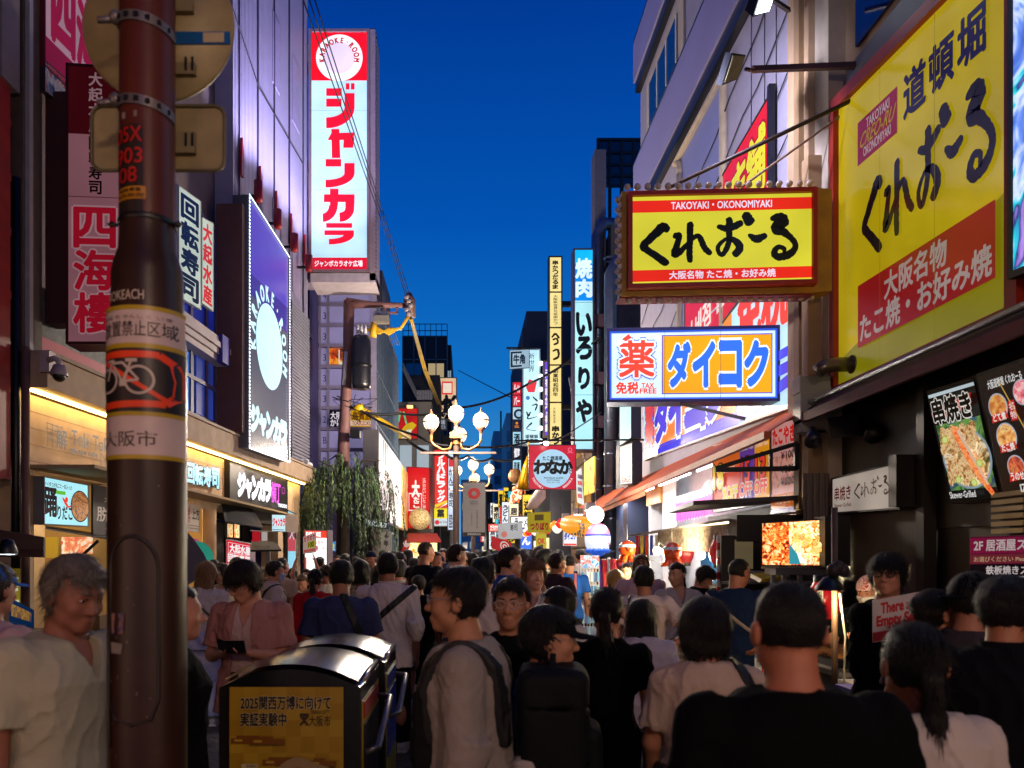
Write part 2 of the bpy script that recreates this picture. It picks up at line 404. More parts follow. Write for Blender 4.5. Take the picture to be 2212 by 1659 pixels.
def skin(h):
 if h not in SKIN:
  m = pm(h, .52, var=.09, scale=16, bump=.12, bscale=150, spec=.32); b = m.node_tree.nodes['Principled BSDF']
  b.inputs['Subsurface Weight'].default_value = .08; b.inputs['Subsurface Radius'].default_value = (.02, .008, .005); b.inputs['Subsurface Scale'].default_value = .3
  SKIN[h] = m
 return SKIN[h]
def hairm(h): return pm(h, .48, var=.5, scale=22, bump=.9, bscale=60, spec=.28, stretch=(6, 6, .7))
def cloth(h): return pm(h, .9, var=.10, scale=4, bump=.3, bscale=130, spec=.08)
class Person:
 N = 0
 def __init__(s, px, top, d, yaw, label, h=None, sk='c08a6c', vox=.009, build=1.0, fem=False, head=(0, 0), arms=('down', 'down'), group=None, hs=1.0, lean=0.0, stride=.0, sh=1.0, x=None, kid=False):
  Person.N += 1; s.seed = Person.N
  s.H = h or max(1.35, ZP(top, d)); s.k = s.H / 1.70; s.vox = vox / s.k; s.fem = fem; s.b = build; s.sh = sh; s.hs = hs / s.k ** .45; s.lean = lean; s.skc = sk
  s.loc = ((XZ(px, d) if x is None else x), d, 0.0); s.yaw = math.radians(yaw); s.label = label; s.group = group
  s.hyaw, s.hpit = [math.radians(a) for a in head]; s.parts = []; s.arms = arms; s.stride = stride
  s.hc = np.array([0, .022 + lean * .5, 1.7 - .118 * s.hs])
  w = (.172 if fem else .196) * sh
  s.shj = [np.array([sg * w, -.012 + lean * .42, 1.362 if not fem else 1.355]) for sg in (-1, 1)]
  s.arm = []
  for i, sg in enumerate((-1, 1)):
   a = arms[i]; S_ = s.shj[i]
   pose = {'down': ((.05, -.03, -.285), (.055, .035, -.53)), 'swing': ((.05, -.09, -.27), (.05, -.02, -.51)), 'fwd': ((.05, .06, -.275), (.03, .17, -.49)),
     'hold': ((.05, .03, -.27), (-.115, .21, -.235)), 'phone': ((.04, .05, -.265), (-.10, .23, -.12)), 'hip': ((.19, -.08, -.235), (.035, -.135, -.375)),
     'up': ((.05, .06, .24), (-.015, .09, .48)), 'wave': ((.10, .10, -.24), (.11, .25, -.03)), 'strap': ((.06, .00, -.27), (-.06, .17, -.04)), 'reach': ((.06, .16, -.21), (.02, .40, -.15)),
     'mouth': ((.05, .12, -.22), (-.12, .16, .04)), 'side': ((.16, .02, -.22), (.08, .2, -.3))}[a] if isinstance(a, str) else a
   E = S_ + np.array([sg * pose[0][0], pose[0][1], pose[0][2]]); Wr = S_ + np.array([sg * pose[1][0], pose[1][1], pose[1][2]])
   s.arm.append((S_, E, Wr, a if isinstance(a, str) else 'hold'))
  hw = .088
  s.leg = []
  for sg in (-1, 1):
   st = s.stride * sg
   s.leg.append((np.array([sg * hw, 0, .89]), np.array([sg * .098, .02 + st * .16, .49]), np.array([sg * .10, -.03 + st * .36 - (.05 if st < 0 else 0), .085 + (.03 if st < 0 else 0)])))
  b, t = s.b, (.93 if fem else 1.0)
  hp = 1.06 if fem else 1.0
  s.prof = [(.78, .165 * b * hp, .118 * b, 0), (.90, .172 * b * hp, .125 * b, -.005), (1.05, .142 * b * t, .108 * b, 0), (1.18, .158 * b * t, .118 * b, 0), (1.28, .172 * b * t * sh, .122 * b, 0), (1.36, .168 * t * sh, .103 * b, -.01), (1.415, .115 * t * sh, .075, -.015), (1.455, .062, .055, -.012)]
  if fem: s.prof[4] = (1.27, .158 * b * sh, .130 * b, .012)
  if lean: s.prof = [(z, a, bb, c + lean * .42 * max(0, (z - .9) / .5)) for z, a, bb, c in s.prof]
 # local head space
 def hp_(s, p):
  q = p - s.hc; piv = np.array([0, -.03, -.09]) * s.hs; q = q - piv
  c, n = math.cos(-s.hyaw), math.sin(-s.hyaw); q = np.stack([q[:, 0] * c - q[:, 1] * n, q[:, 0] * n + q[:, 1] * c, q[:, 2]], 1)
  c, n = math.cos(-s.hpit), math.sin(-s.hpit); q = np.stack([q[:, 0], q[:, 1] * c - q[:, 2] * n, q[:, 1] * n + q[:, 2] * c], 1)
  return (q + piv) / s.hs
 def hq_(s, p):                                           # head space -> body space
  piv = np.array([0, -.03, -.09]) * s.hs; q = np.asarray(p, float).reshape(-1, 3) * s.hs - piv
  c, n = math.cos(s.hpit), math.sin(s.hpit); q = np.stack([q[:, 0], q[:, 1] * c - q[:, 2] * n, q[:, 1] * n + q[:, 2] * c], 1)
  c, n = math.cos(s.hyaw), math.sin(s.hyaw); q = np.stack([q[:, 0] * c - q[:, 1] * n, q[:, 0] * n + q[:, 1] * c, q[:, 2]], 1)
  return q + piv + s.hc
 def skull(s, q):
  d = ell(q, (0, -.012, .03), (.074, .094, .086))
  return smin(d, ell(q, (0, .018, -.03), (.060, .070, .085)), .035)
 def headf(s, q, face=True):
  d = s.skull(q)
  if face:
   d = smin(d, ell(q, (0, .058, -.096), (.026, .024, .020)), .03)
   for sg in (-1, 1):
    d = smin(d, ell(q, (sg * .043, .008, -.068), (.020, .034, .024)), .03); d = smin(d, ell(q, (sg * .036, .058, -.028), (.024, .02, .02)), .025)
    d = smin(d, ell(q, (sg * .083, -.014, -.008), (.011, .021, .033)), .010)
    d = smax(d, -ell(q, (sg * .031, .097, .006), (.017, .016, .012)), .014)
    d = smin(d, ell(q, (sg * .031, .073, .005), (.0145, .013, .012)), .005)
    d = smin(d, ell(q, (sg * .012, .094, -.036), (.009, .010, .007)), .008)
   d = smin(d, ell(q, (0, .076, .024), (.042, .014, .010)), .022)
   d = smin(d, cone(q, (0, .084, .008), (0, .106, -.032), .007, .0115), .012)
   d = smin(d, ell(q, (0, .084, -.064), (.022, .010, .0075)), .008); d = smin(d, ell(q, (0, .082, -.076), (.019, .010, .008)), .008)
   d = smax(d, -ell(q, (0, .096, -.0695), (.020, .008, .0016)), .004)
  return d
 def handf(s, p, i):
  S_, E, Wr, ps = s.arm[i]; sg = -1 if i == 0 else 1; d = Wr - E; d = d / np.linalg.norm(d)
  side = np.array([-sg, .25, 0.]) if ps in ('down', 'swing', 'fwd', 'hip') else (np.array([-sg * .3, .1, 1.]) if ps in ('hold', 'phone', 'strap', 'mouth', 'reach', 'side') else np.array([-sg * .9, -.1, .1]))
  nrm = side - d * (side @ d); nrm /= np.linalg.norm(nrm); lat = np.cross(d, nrm)          # nrm: palm direction, lat: towards thumb or little finger
  if ps in ('down', 'swing', 'fwd'):
   lat = lat if lat[1] > 0 else -lat
  elif ps in ('up', 'wave'): lat = lat if lat[0] * -sg > 0 else -lat
  else: lat = lat if (lat[1] - sg * lat[0]) > 0 else -lat
  c = Wr + d * .055
  L = np.stack([(p - c) @ lat, (p - c) @ nrm, (p - c) @ d], 1)
  o = ell(L, (0, 0, 0), (.040, .016, .052))
  curl = .5 if ps in ('hold', 'phone', 'strap', 'reach', 'side') else (.12 if ps in ('up', 'wave') else .33)
  for j, (x0, ln) in enumerate(((.029, .068), (.010, .076), (-.010, .071), (-.029, .056))):
   a0 = np.array([x0, 0, .036]); a1 = a0 + ln * .5 * np.array([x0 * 1.4, math.sin(curl), math.cos(curl)]); a2 = a1 + ln * .5 * np.array([x0 * .6, math.sin(curl * 2.4), math.cos(curl * 2.4)])
   o = np.minimum(o, np.minimum(cone(L, a0, a1, .0085, .0078), cone(L, a1, a2, .0078, .0062)))
  t0 = np.array([.028, .004, -.018]); t1 = t0 + np.array([.030, .010, .026]); t2 = t1 + np.array([.008, .012, .028])
  return smin(o, np.minimum(cone(L, t0, t1, .0115, .0095), cone(L, t1, t2, .0095, .0075)), .008)
 def limbs(s, p, cover):
  o = np.full(len(p), 9.)
  for i in (0, 1):
   S_, E, Wr, ps = s.arm[i]; f = .9 if s.fem else 1.0
   a = smin(cone(p, S_, E, .050 * f * s.b ** .5, .041 * f), cone(p, E, Wr, .042 * f, .027 * f), .03)
   a = smin(a, s.handf(p, i), .018); o = np.minimum(o, a)
  for a, k, f in s.leg:
   l = smin(cone(p, a, k, .085, .056), cone(p, k, f, .056, .038), .03); l = smin(l, ell(p, k + (0, -.03, -.13), (.052, .058, .12)), .03)
   l = smin(l, ell(p, f + (0, .055, -.055), (.042, .115, .032)), .03); o = np.minimum(o, l)
  return o
 def bodyf(s, p, trim=.012):
  nk = cone(p, (0, -.022 + s.lean * .42, 1.40), s.hc + np.array([0, -.022, -.04]), .060 if not s.fem else .050, .054 if not s.fem else .047)
  t = smin(stack(p, s.prof), nk, .035)
  for j in s.shj: t = smin(t, np.linalg.norm(p - j, axis=1) - .055, .05)
  d = smin(t + trim, s.limbs(p, 0), .03)
  d = np.where(p[:, 2] > 1.30, smin(d, nk, .03), d)
  return smin(d, s.headf(s.hp_(p)) * s.hs, .022)
 def emit(s, name, fun, lo, hi, mat, vox=None, smooth=True, raw=None):
  v = vox or s.vox; V, Q = raw if raw is not None else sn_mesh(fun, lo, hi, v)
  if len(V) == 0: return None
  V = V * s.k; me = bpy.data.meshes.new(name); me.vertices.add(len(V)); me.vertices.foreach_set('co', V.astype(np.float32).ravel())
  me.loops.add(Q.size); me.loops.foreach_set('vertex_index', Q.astype(np.int32).ravel()); me.polygons.add(len(Q))
  me.polygons.foreach_set('loop_start', np.arange(0, Q.size, Q.shape[1], dtype=np.int32)); me.update(calc_edges=True)
  me.polygons.foreach_set('use_smooth', [smooth] * len(Q)); me.materials.append(mat)
  o = bpy.data.objects.new(name, me); COL.objects.link(o)
  if name == 'person':
   o.location = s.loc; o.rotation_euler = (0, 0, s.yaw); tag(o, s.label, 'person', s.group); s.o = o
  else: o.parent = s.o; s.parts.append(o)
  return o
 BB = ((-.75, -.62, -.02), (.75, .75, 1.74))
 def bounds(s):
  P = [x for a in s.arm for x in a[:3]] + [x for l in s.leg for x in l] + [s.hc]; P = np.array(P)
  lo = P.min(0) - .24; hi = P.max(0) + .24; hi[2] = max(hi[2] - .08, 1.74); lo[2] = -.02; return lo, hi
 def make(s, voxb=None):
  lo, hi = s.bounds(); s.emit('person', s.bodyf, lo, hi, skin(s.skc), voxb or s.vox)
  return s
 def eyes(s, brow='1a1210', lips='8a4238', iris='120c0a', wide=.0072):
  for sg in (-1, 1):
   mb = MB()
   mb.ball(s.hq_((sg * .031, .0768, .004))[0], (.0125 * s.hs, .0110 * s.hs, wide * s.hs), pm('b8aca4', .25, var=.02), 12, 8)
   c = s.hq_((sg * .031 , .0838, .0045))[0]; mb.ball(c, (.0056 * s.hs, .0056 * s.hs, .0055 * s.hs), pm(iris, .1, var=.02), 10, 6)
   mb.tube([s.hq_((sg * (.0165 + .0072 * j), .0885 - .0026 * j * j * .35, .0095 + .0030 * math.sin(j * .8)))[0] for j in range(5)], .0021 * s.hs, pm('17100e', .6), 5)
   s._mb('eye', mb)
  for sg in (-1, 1):
   mb = MB(); mb.tube([s.hq_((sg * (.012 + .0085 * j), .0935 - .0018 * j * j * .7, .0245 + .005 * math.sin(.55 * j)))[0] for j in range(5)], [q * s.hs for q in (.003, .0042, .004, .003, .0015)], hairm(brow), 6); s._mb('eyebrow', mb)
  mb = MB(); xs = np.linspace(-.0195, .0195, 9); vs = []; fs = []
  for j, x in enumerate(xs):
   t = 1 - (abs(x) / .0205) ** 2
   for z, o in ((.0045, 0), (.0026, .0032), (.0002, .0022), (-.0002, .0022), (-.0035, .0040), (-.0065, 0)): vs.append(s.hq_((x, .0905 - abs(x) * .33 + o * t, -.0695 + z * (.25 + .75 * t) + (.0015 if abs(x) > .012 else 0)))[0])
  for j in range(8):
   for q in range(5): fs.append((j * 6 + q, j * 6 + q + 1, j * 6 + q + 7, j * 6 + q + 6))
  mb.add(vs, fs, skin(lips), True); s._mb('lips', mb); return s
 def _mb(s, name, mb):
  mb.v = [v * s.k for v in mb.v]; o = mb.build(name, None, origin=(0, 0, 0)); o.parent = s.o; s.parts.append(o); return o
 def glasses(s, c='22201e', w=.0016, metal=0.0):
  mb = MB(); m = pm(c, .25, metal, var=.02)
  for sg in (-1, 1):
   pts = [s.hq_((sg * .033 + .0225 * math.cos(t), .0985 - .10 * abs(.0225 * math.cos(t) * sg) * (1 if math.cos(t) * sg > 0 else 0), .002 + .019 * math.sin(t)))[0] for t in np.linspace(0, 2 * math.pi, 17)]
   mb.tube(pts, w * s.hs, m, 5, cap=False); mb.tube([s.hq_((sg * .0555, .093, .008))[0], s.hq_((sg * .074, .05, .010))[0], s.hq_((sg * .082, -.01, .006))[0]], w * s.hs, m, 5)
  mb.tube([s.hq_((-.011, .099, .006))[0], s.hq_((0, .1015, .009))[0], s.hq_((.011, .099, .006))[0]], w * s.hs, m, 5)
  s._mb('glasses', mb); return s
 def mask(s, c='dfe6ee'):
  def f(p):
   q = s.hp_(p); d = s.headf(q) - .006
   return np.maximum(d, np.maximum(np.maximum(q[:, 2] + .018, -.105 - q[:, 2]), .035 - q[:, 1])) * s.hs
  s.emit('face_mask', f, s.hc - .15, s.hc + .15, cloth(c), min(s.vox, .006)); return s
 def hair(s, style='short', c='0b0908', name='hair', seed=None):
  sd = s.seed if seed is None else seed
  th = {'buzz': .006, 'short': .017, 'mop': .026, 'bob': .024, 'long': .018, 'pony': .011, 'bun': .010, 'curly': .030, 'bald': .0015, 'grey': .022}[style]
  r = random.Random(sd); ph = r.uniform(0, 6)
  def f(p):
   q = s.hp_(p); ang = np.arctan2(q[:, 0], q[:, 1] + .012)
   st = np.sin(ang * 9 + ph + 18 * q[:, 2]) * .5 + np.sin(ang * 23 + 2 * ph + 9 * q[:, 2]) * .35 + np.sin(ang * 47 + ph + 14 * q[:, 2]) * .2
   amp = {'buzz': .0006, 'bald': .0, 'short': .0034, 'mop': .0048, 'curly': .004, 'bob': .0022, 'grey': .0048}.get(style, .0022)
   d = s.skull(q) - th - amp * st
   if style in ('curly', 'mop', 'grey', 'short'): d = d - (.009 if style == 'curly' else .0035) * wob(q, 70 if style == 'curly' else 45, sd)
   back = q[:, 1] < -.01
   hl = {'buzz': .062, 'short': .058, 'mop': .028, 'bob': .040, 'grey': .068, 'curly': .050}.get(style, .066)       # hairline at the brow
   front = np.maximum(hl + .007 * np.sin(ang * 7 + ph) + .9 * np.maximum(np.abs(q[:, 0]) - .05, 0) * -1.0 - q[:, 2], q[:, 1] - 9)   # below the line and in front: cut
   lowz = {'buzz': -.050, 'short': -.062, 'mop': -.070, 'bob': -.105, 'grey': -.075, 'curly': -.075, 'bald': -.03}.get(style, -.085)
   # boundary on the side: rises from nape to temple in front of the ear
   ear = {'bob': .062, 'long': .045, 'mop': .030, 'curly': .03, 'grey': .018}.get(style, .012)
   sidecut = np.where(q[:, 1] > ear, hl - q[:, 2] + .0 * ang, lowz - q[:, 2] + np.maximum(q[:, 1] + .02, 0) * {'bob': .0, 'long': .0, 'mop': .7, 'grey': .9}.get(style, 1.15))
   slope = (q[:, 1] - ear) * .9 + (hl - .052 - q[:, 2]) * .55
   cut = np.maximum(lowz - q[:, 2] + np.maximum(q[:, 1] + .03, 0) * {'bob': .15, 'long': .1, 'mop': .75, 'grey': .9, 'curly': .9}.get(style, 1.25), np.minimum(q[:, 1] - ear - (q[:, 2] - hl) * .25, hl + .006 * np.sin(ang * 8 + ph) - q[:, 2]))
   d = smax(d, cut, .008)
   if style == 'bob':
    b = stack(q, [(-.112, .083, .074, -.018), (-.06, .099, .092, -.016), (.0, .102, .104, -.012), (.03, .098, .108, -.012)]) - .0025 * st
    d = smin(d, np.maximum(b, np.maximum(q[:, 1] - .050, cut)), .012)
   if style == 'long':
    z = q[:, 2]; b = stack(q, [(-.36, .060, .022, -.085), (-.25, .090, .030, -.092), (-.10, .098, .055, -.058), (.0, .092, .082, -.025), (.05, .085, .09, -.015)]) - .005 * st - .006 * wob(q * (1, 1, .3), 55, sd)
    d = smin(d, np.maximum(b, q[:, 1] - .035), .015)
   if style == 'pony':
    d = smin(d, cone(q, (0, -.095, .035), (0, -.128, -.02), .016, .024), .012); b = smin(cone(q, (0, -.128, -.02), (.008, -.120, -.14), .026, .029), cone(q, (.008, -.120, -.14), (.0, -.105, -.27), .029, .006), .03)
    d = smin(d, b - .0035 * np.sin(np.arctan2(q[:, 0], q[:, 1] + .12) * 11 + 25 * q[:, 2]), .012)
   if style == 'bun':
    d = smin(d, np.linalg.norm((q - (0, -.105, .055)) / (1, 1, .9), axis=1) - .034 - .004 * wob(q, 120, sd), .010)
   return d * s.hs
  ext = .16 if style not in ('long', 'pony') else .42
  lo = s.hc - np.array([.19, .20, ext]) * s.hs; hi = s.hc + np.array([.19, .19, .185]) * s.hs
  raw = sn_mesh(f, lo, hi, min(s.vox, .0075)); V, Q = raw
  if style != 'bald' and s.vox <= .0115 and len(V): raw = s.strands(V, Q, style, sd)
  s.emit(name, f, lo, hi, hairm(c), raw=raw); return s
 def strands(s, V, Q, style, sd):                         # loose locks laid over the hair volume, ends lifting off
  g = np.random.default_rng(sd); e1 = V[Q[:, 2]] - V[Q[:, 0]]; e2 = V[Q[:, 3]] - V[Q[:, 1]]; fn = np.cross(e1, e2); N = np.zeros_like(V)
  for k in range(4): np.add.at(N, Q[:, k], fn)
  N /= np.linalg.norm(N, axis=1)[:, None] + 1e-9
  near = s.vox < .0082; n = {'buzz': 5200, 'long': 2600}.get(style, 2200) if near else 800
  i = g.integers(0, len(V), n); p = V[i] + 0.; nn = N[i]
  L = {'buzz': .009, 'short': .045, 'mop': .07, 'bob': .075, 'long': .13, 'pony': .09, 'bun': .06, 'curly': .045, 'grey': .06}[style] * g.uniform(.6, 1.3, n) * s.hs
  wh = s.hq_((.012, -.05, .125))[0]; tie = s.hq_((0, -.105, .035))[0]; dn = np.array([0, 0, -1.])
  if style in ('pony', 'bun'):
   t = tie - p; low = p[:, 2] < tie[2] - .05 * s.hs; bk = (s.hp_(p)[:, 1] < -.10); t[low & bk] = dn
  else: t = (p - wh) + dn * .03 * (1 if style in ('long', 'bob') else .4)
  if style == 'buzz': t = nn + .5 * dn
  jit = {'curly': 1.1, 'short': .42, 'mop': .34, 'grey': .45, 'buzz': .5}.get(style, .16)
  def prj(t): t = t - nn * ((t * nn).sum(1))[:, None] * (0 if style == 'buzz' else .93); return t / (np.linalg.norm(t, axis=1)[:, None] + 1e-9)
  t = t / (np.linalg.norm(t, axis=1)[:, None] + 1e-9) + g.normal(0, jit, (n, 3)); t = prj(t)
  K = 2 if style == 'buzz' else 5; w = ((.0018 if style == 'buzz' else .0034) if near else .006) * g.uniform(.6, 1.3, n) * s.hs; P_ = []
  cen = s.hc + np.array([0, -.01, .02]); q = p - nn * .002; lift = g.normal(.0005, .0010, n)
  for k in range(K + 1):
   sd_ = np.cross(t, nn); sd_ /= np.linalg.norm(sd_, axis=1)[:, None] + 1e-9; ww = (w * (1 - (k / K) ** 1.6 * .92))[:, None]
   P_ += [q - sd_ * ww / 2, q + sd_ * ww / 2]; q = q + t * (L / K)[:, None] + nn * lift[:, None] * (k / K + .35)
   if style != 'buzz':
    r_ = q - cen; r_ /= np.linalg.norm(r_, axis=1)[:, None] + 1e-9; hd = q[:, 2] > s.hc[2] - .06 * s.hs; nn = np.where(hd[:, None], .6 * nn + .4 * r_, nn); nn /= np.linalg.norm(nn, axis=1)[:, None] + 1e-9
    t = prj(t + .18 * dn + (g.normal(0, .35, (n, 3)) if style == 'curly' else 0))
  A = np.stack(P_, 1); b = len(V); base = b + np.arange(n)[:, None] * (2 * K + 2); qs = np.concatenate([base + np.array([[2 * k, 2 * k + 1, 2 * k + 3, 2 * k + 2]]) for k in range(K)])
  return np.concatenate([V, A.reshape(-1, 3)]), np.concatenate([Q, qs])
 def cap(s, c='0c0d10', rev=False, brim=True):
  def f(p):
   q = s.hp_(p); sg = -1 if rev else 1; d = s.skull(q) - .016; d = smax(d, .030 + .02 * q[:, 1] * sg * -1 - q[:, 2], .006)
   if brim:
    b = ell(q, (0, sg * .112, .026), (.070, .078, .030)); b = np.maximum(b, np.abs(q[:, 2] - .030 + .9 * (q[:, 0] ** 2) / .07 * .35 + (sg * q[:, 1] - .1) * .16) - .0045); b = np.maximum(b, .07 - sg * q[:, 1]); d = smin(d, b, .008)
   return d * s.hs
  s.emit('cap', f, s.hc - .21, s.hc + np.array([.21, .25, .2]), cloth(c), min(s.vox, .007)); return s
 def torso(s, p, ex, hem, flare=0.0):
  P = [(z, a + ex + flare * max(0, (1.25 - z)), b + ex + flare * .8 * max(0, (1.25 - z)), c) for z, a, b, c in s.prof]
  z0, a0, b0, c0 = P[0]; P = [(min(hem, z0) - .05, a0 + .01, b0 + .01, c0)] + P
  return stack(p, P, False)
 def shirt(s, c='c9c2bd', sleeve=.62, hem=.83, neck='crew', loose=.022, mat=None, name='shirt', flare=.02, folds=1.0, openf=False):
  long = sleeve > 1; sd = s.seed
  def f(p):
   t = s.torso(p, loose, hem, flare)
   t = smax(t, p[:, 2] - 1.448 + .25 * np.maximum(0, p[:, 1]), .012)
   for i in (0, 1):
    S_, E, Wr, ps = s.arm[i]; r0 = .056 * (.9 if s.fem else 1) * s.b ** .4 + loose * .35
    t = smin(t, np.linalg.norm(p - S_, axis=1) - r0, .04)
    if sleeve > 0:
     if long:
      e = E + (Wr - E) * (sleeve - 1); a = smin(cone(p, S_, E, r0, .056 + loose * .3), fcone(p, E, e, .056 + loose * .3, .042 + loose * .2, .06), .03)
     else:
      e = S_ + (E - S_) * sleeve; a = np.maximum(cone(p, S_, S_ + (E - S_) * (sleeve + .3), r0, .062 + loose * .8), ((p - e) @ (E - S_)) / np.linalg.norm(E - S_))
     t = smin(t, a, .03)
   t = smax(t, hem - p[:, 2], .006)
   u = p * (1, 1, .55); u = u + .035 * np.stack([wob(p, 9, sd + 3), wob(p, 9, sd + 4), wob(p, 9, sd + 5)], 1); fold = .45 * wob(u, 15, sd) + .75 * (1 - np.abs(wob(u + .3, 21, sd + 50))) ** 3 + .35 * (1 - np.abs(wob(u, 40, sd + 60))) ** 4; t = t - folds * .0115 * (fold - .42)
   n0 = np.array([0, -.012 + s.lean * .42, 1.43]); nk = np.linalg.norm((p - n0) / (1, 1, 1.0), axis=1) - .072
   n = cone(p, n0 + (0, 0, -.008), n0 + (0, .02, .2), .066, .07)
   if neck == 'v': n = np.minimum(n, np.maximum(np.abs(p[:, 0]) - np.clip(p[:, 2] - 1.275, 0, .12) * .42, .03 - p[:, 1]))
   if neck == 'collar': n = n + .012
   t = smax(t, -n, .006)
   if openf: t = np.maximum(t, -np.maximum(np.abs(p[:, 0]) - .055 - .05 * (1.4 - p[:, 2]), .02 - p[:, 1]))
   return t
  lo, hi = s.bounds(); lo[2] = hem - .03; hi[2] = max(1.5, max(a[0][2] + (a[1][2] - a[0][2]) * 1 for a in s.arm) + .12)
  s.shf = f; s.emit(name, f, lo, hi, mat or cloth(c));
  if neck == 'collar':
   def g(p):
    n0 = np.array([0, -.016 + s.lean * .42, 1.425]); r = np.linalg.norm((p - n0)[:, :2], axis=1); z = p[:, 2] - n0[2]
    return np.maximum(np.maximum(np.abs(r - .072 - np.maximum(0, .03 - z) * .5) - .006, np.abs(z - .022) - .024), -(np.abs(p[:, 0]) - .012 - .3 * np.maximum(0, .04 - z)) * (p[:, 1] > 0) - 9 * (p[:, 1] <= 0))
   s.emit('collar', g, (-.14, -.15, 1.39), (.14, .15, 1.5), mat or cloth(c), min(s.vox, .007))
  return s
 def trousers(s, c='14161c', end=.10, loose=.016, mat=None, name='trousers'):
  sd = s.seed + 9
  def f(p):
   t = stack(p, [(.76, .12, .10, 0)] + [(z, a + .02, b + .02, cc) for z, a, b, cc in s.prof[:3]], False); t = np.maximum(t, np.maximum(.80 - p[:, 2], p[:, 2] - 1.0))
   for a, k, ft in s.leg:
    e = k + (ft - k) * min(1, max(.02, (k[2] - end) / (k[2] - ft[2])))
    t = smin(t, smin(cone(p, a, k, .092 + loose * .4, .066 + loose), fcone(p, k, e, .066 + loose, .052 + loose * 1.3, .05), .03), .03)
   return t - .006 * wob(p * (1, 1, .6), 20, sd)
  lo, hi = s.bounds(); lo[2] = end - .06; hi[2] = 1.03; lo[0], hi[0] = -.36, .36; lo[1], hi[1] = max(lo[1], -.6), min(hi[1], .6)
  s.emit(name, f, lo, hi, mat or cloth(c), max(s.vox, .011)); return s
 def skirt(s, c='3fa39b', end=.22, r=.26):
  def f(p):
   z = p[:, 2]; a = np.interp(z, [end, 1.0], [r, .15 * s.b]); b = np.interp(z, [end, 1.0], [r * .8, .12]); an = np.arctan2(p[:, 0], p[:, 1])
   d = (np.sqrt((p[:, 0] / a) ** 2 + (p[:, 1] / b) ** 2) - 1) * np.minimum(a, b) - .010 * np.sin(an * 13 + 3 * z) * np.clip((1 - z) * 1.6, 0, 1)
   return np.maximum(d, np.maximum(end - z, z - 1.02))
  s.emit('skirt', f, (-.4, -.4, end - .03), (.4, .4, 1.05), cloth(c), max(s.vox, .011)); return s
 def shoes(s, c='d8d4cf'):
  def f(p):
   o = np.full(len(p), 9.)
   for a, k, ft in s.leg:
    q = p - ft; o = np.minimum(o, np.minimum(smin(ell(q, (0, .06, -.045), (.050, .135, .042)), ell(q, (0, -.02, -.02), (.045, .06, .05)), .03), rbox(q, (0, .052, -.073), (.047, .135, .013), .012)))
   return np.maximum(o, -p[:, 2] + .001)
  lo, hi = s.bounds(); hi[2] = .26; lo[0], hi[0] = -.3, .3
  s.emit('shoes', f, lo, hi, pm(c, .5, bump=.1), max(s.vox, .010)); return s
 def strap(s, n, c0, w=.02, c='0b0b0d', name='bag_strap', t=.010, zlo=.8, zhi=1.6, front=None):
  n = np.array(n, float); n /= np.linalg.norm(n)
  def f(p):
   d = np.maximum(s.shf(p) - t, np.abs((p - np.asarray(c0, float)) @ n) - w); d = np.maximum(d, np.maximum(zlo - p[:, 2], p[:, 2] - zhi))
   d = np.maximum(d, np.abs(p[:, 0]) - .25)
   if front is not None: d = np.maximum(d, -front * p[:, 1])
   return d
  s.emit(name, f, (-.3, -.3, zlo - .02), (.3, .3, zhi), pm(c, .6, bump=.2), min(s.vox, .008)); return s
 def backpack(s, c='0e0f12', size=(.15, .085, .22), at=(0, -.225, 1.20), name='backpack', front=False):
  def f(p):
   d = rbox(p, at, size, .06); d = smin(d, rbox(p, np.asarray(at) + (0, -.07 if not front else .07, -.06), (size[0] * .8, .05, size[2] * .6), .04), .02)
   d = np.minimum(d, np.maximum(np.abs(np.linalg.norm((p - np.asarray(at) - (0, .03, size[2] + .005))[:, [0, 2]], axis=1) - .035) - .009, np.abs(p[:, 1] - at[1] - .03) - .012))
   d = smax(d, -(np.abs(p[:, 2] - at[2] - size[2] * .35) - .003), .004) if not front else d
   return d - .005 * wob(p, 22, s.seed)
  s.emit(name, f, np.asarray(at) - np.asarray(size) - .13, np.asarray(at) + np.asarray(size) + .13, pm(c, .55, bump=.25, bscale=90), s.vox); return s
 def item(s, name, label, cat, fill, group=None):           # a thing the person carries or holds: top level, built in the body's own axes
  mb = MB(); fill(mb); R = np.array(Matrix.Rotation(s.yaw, 3, 'Z'))
  mb.v = [(v * s.k) @ R.T + np.array(s.loc) for v in mb.v]; return mb.build(name, None, label, cat, group)
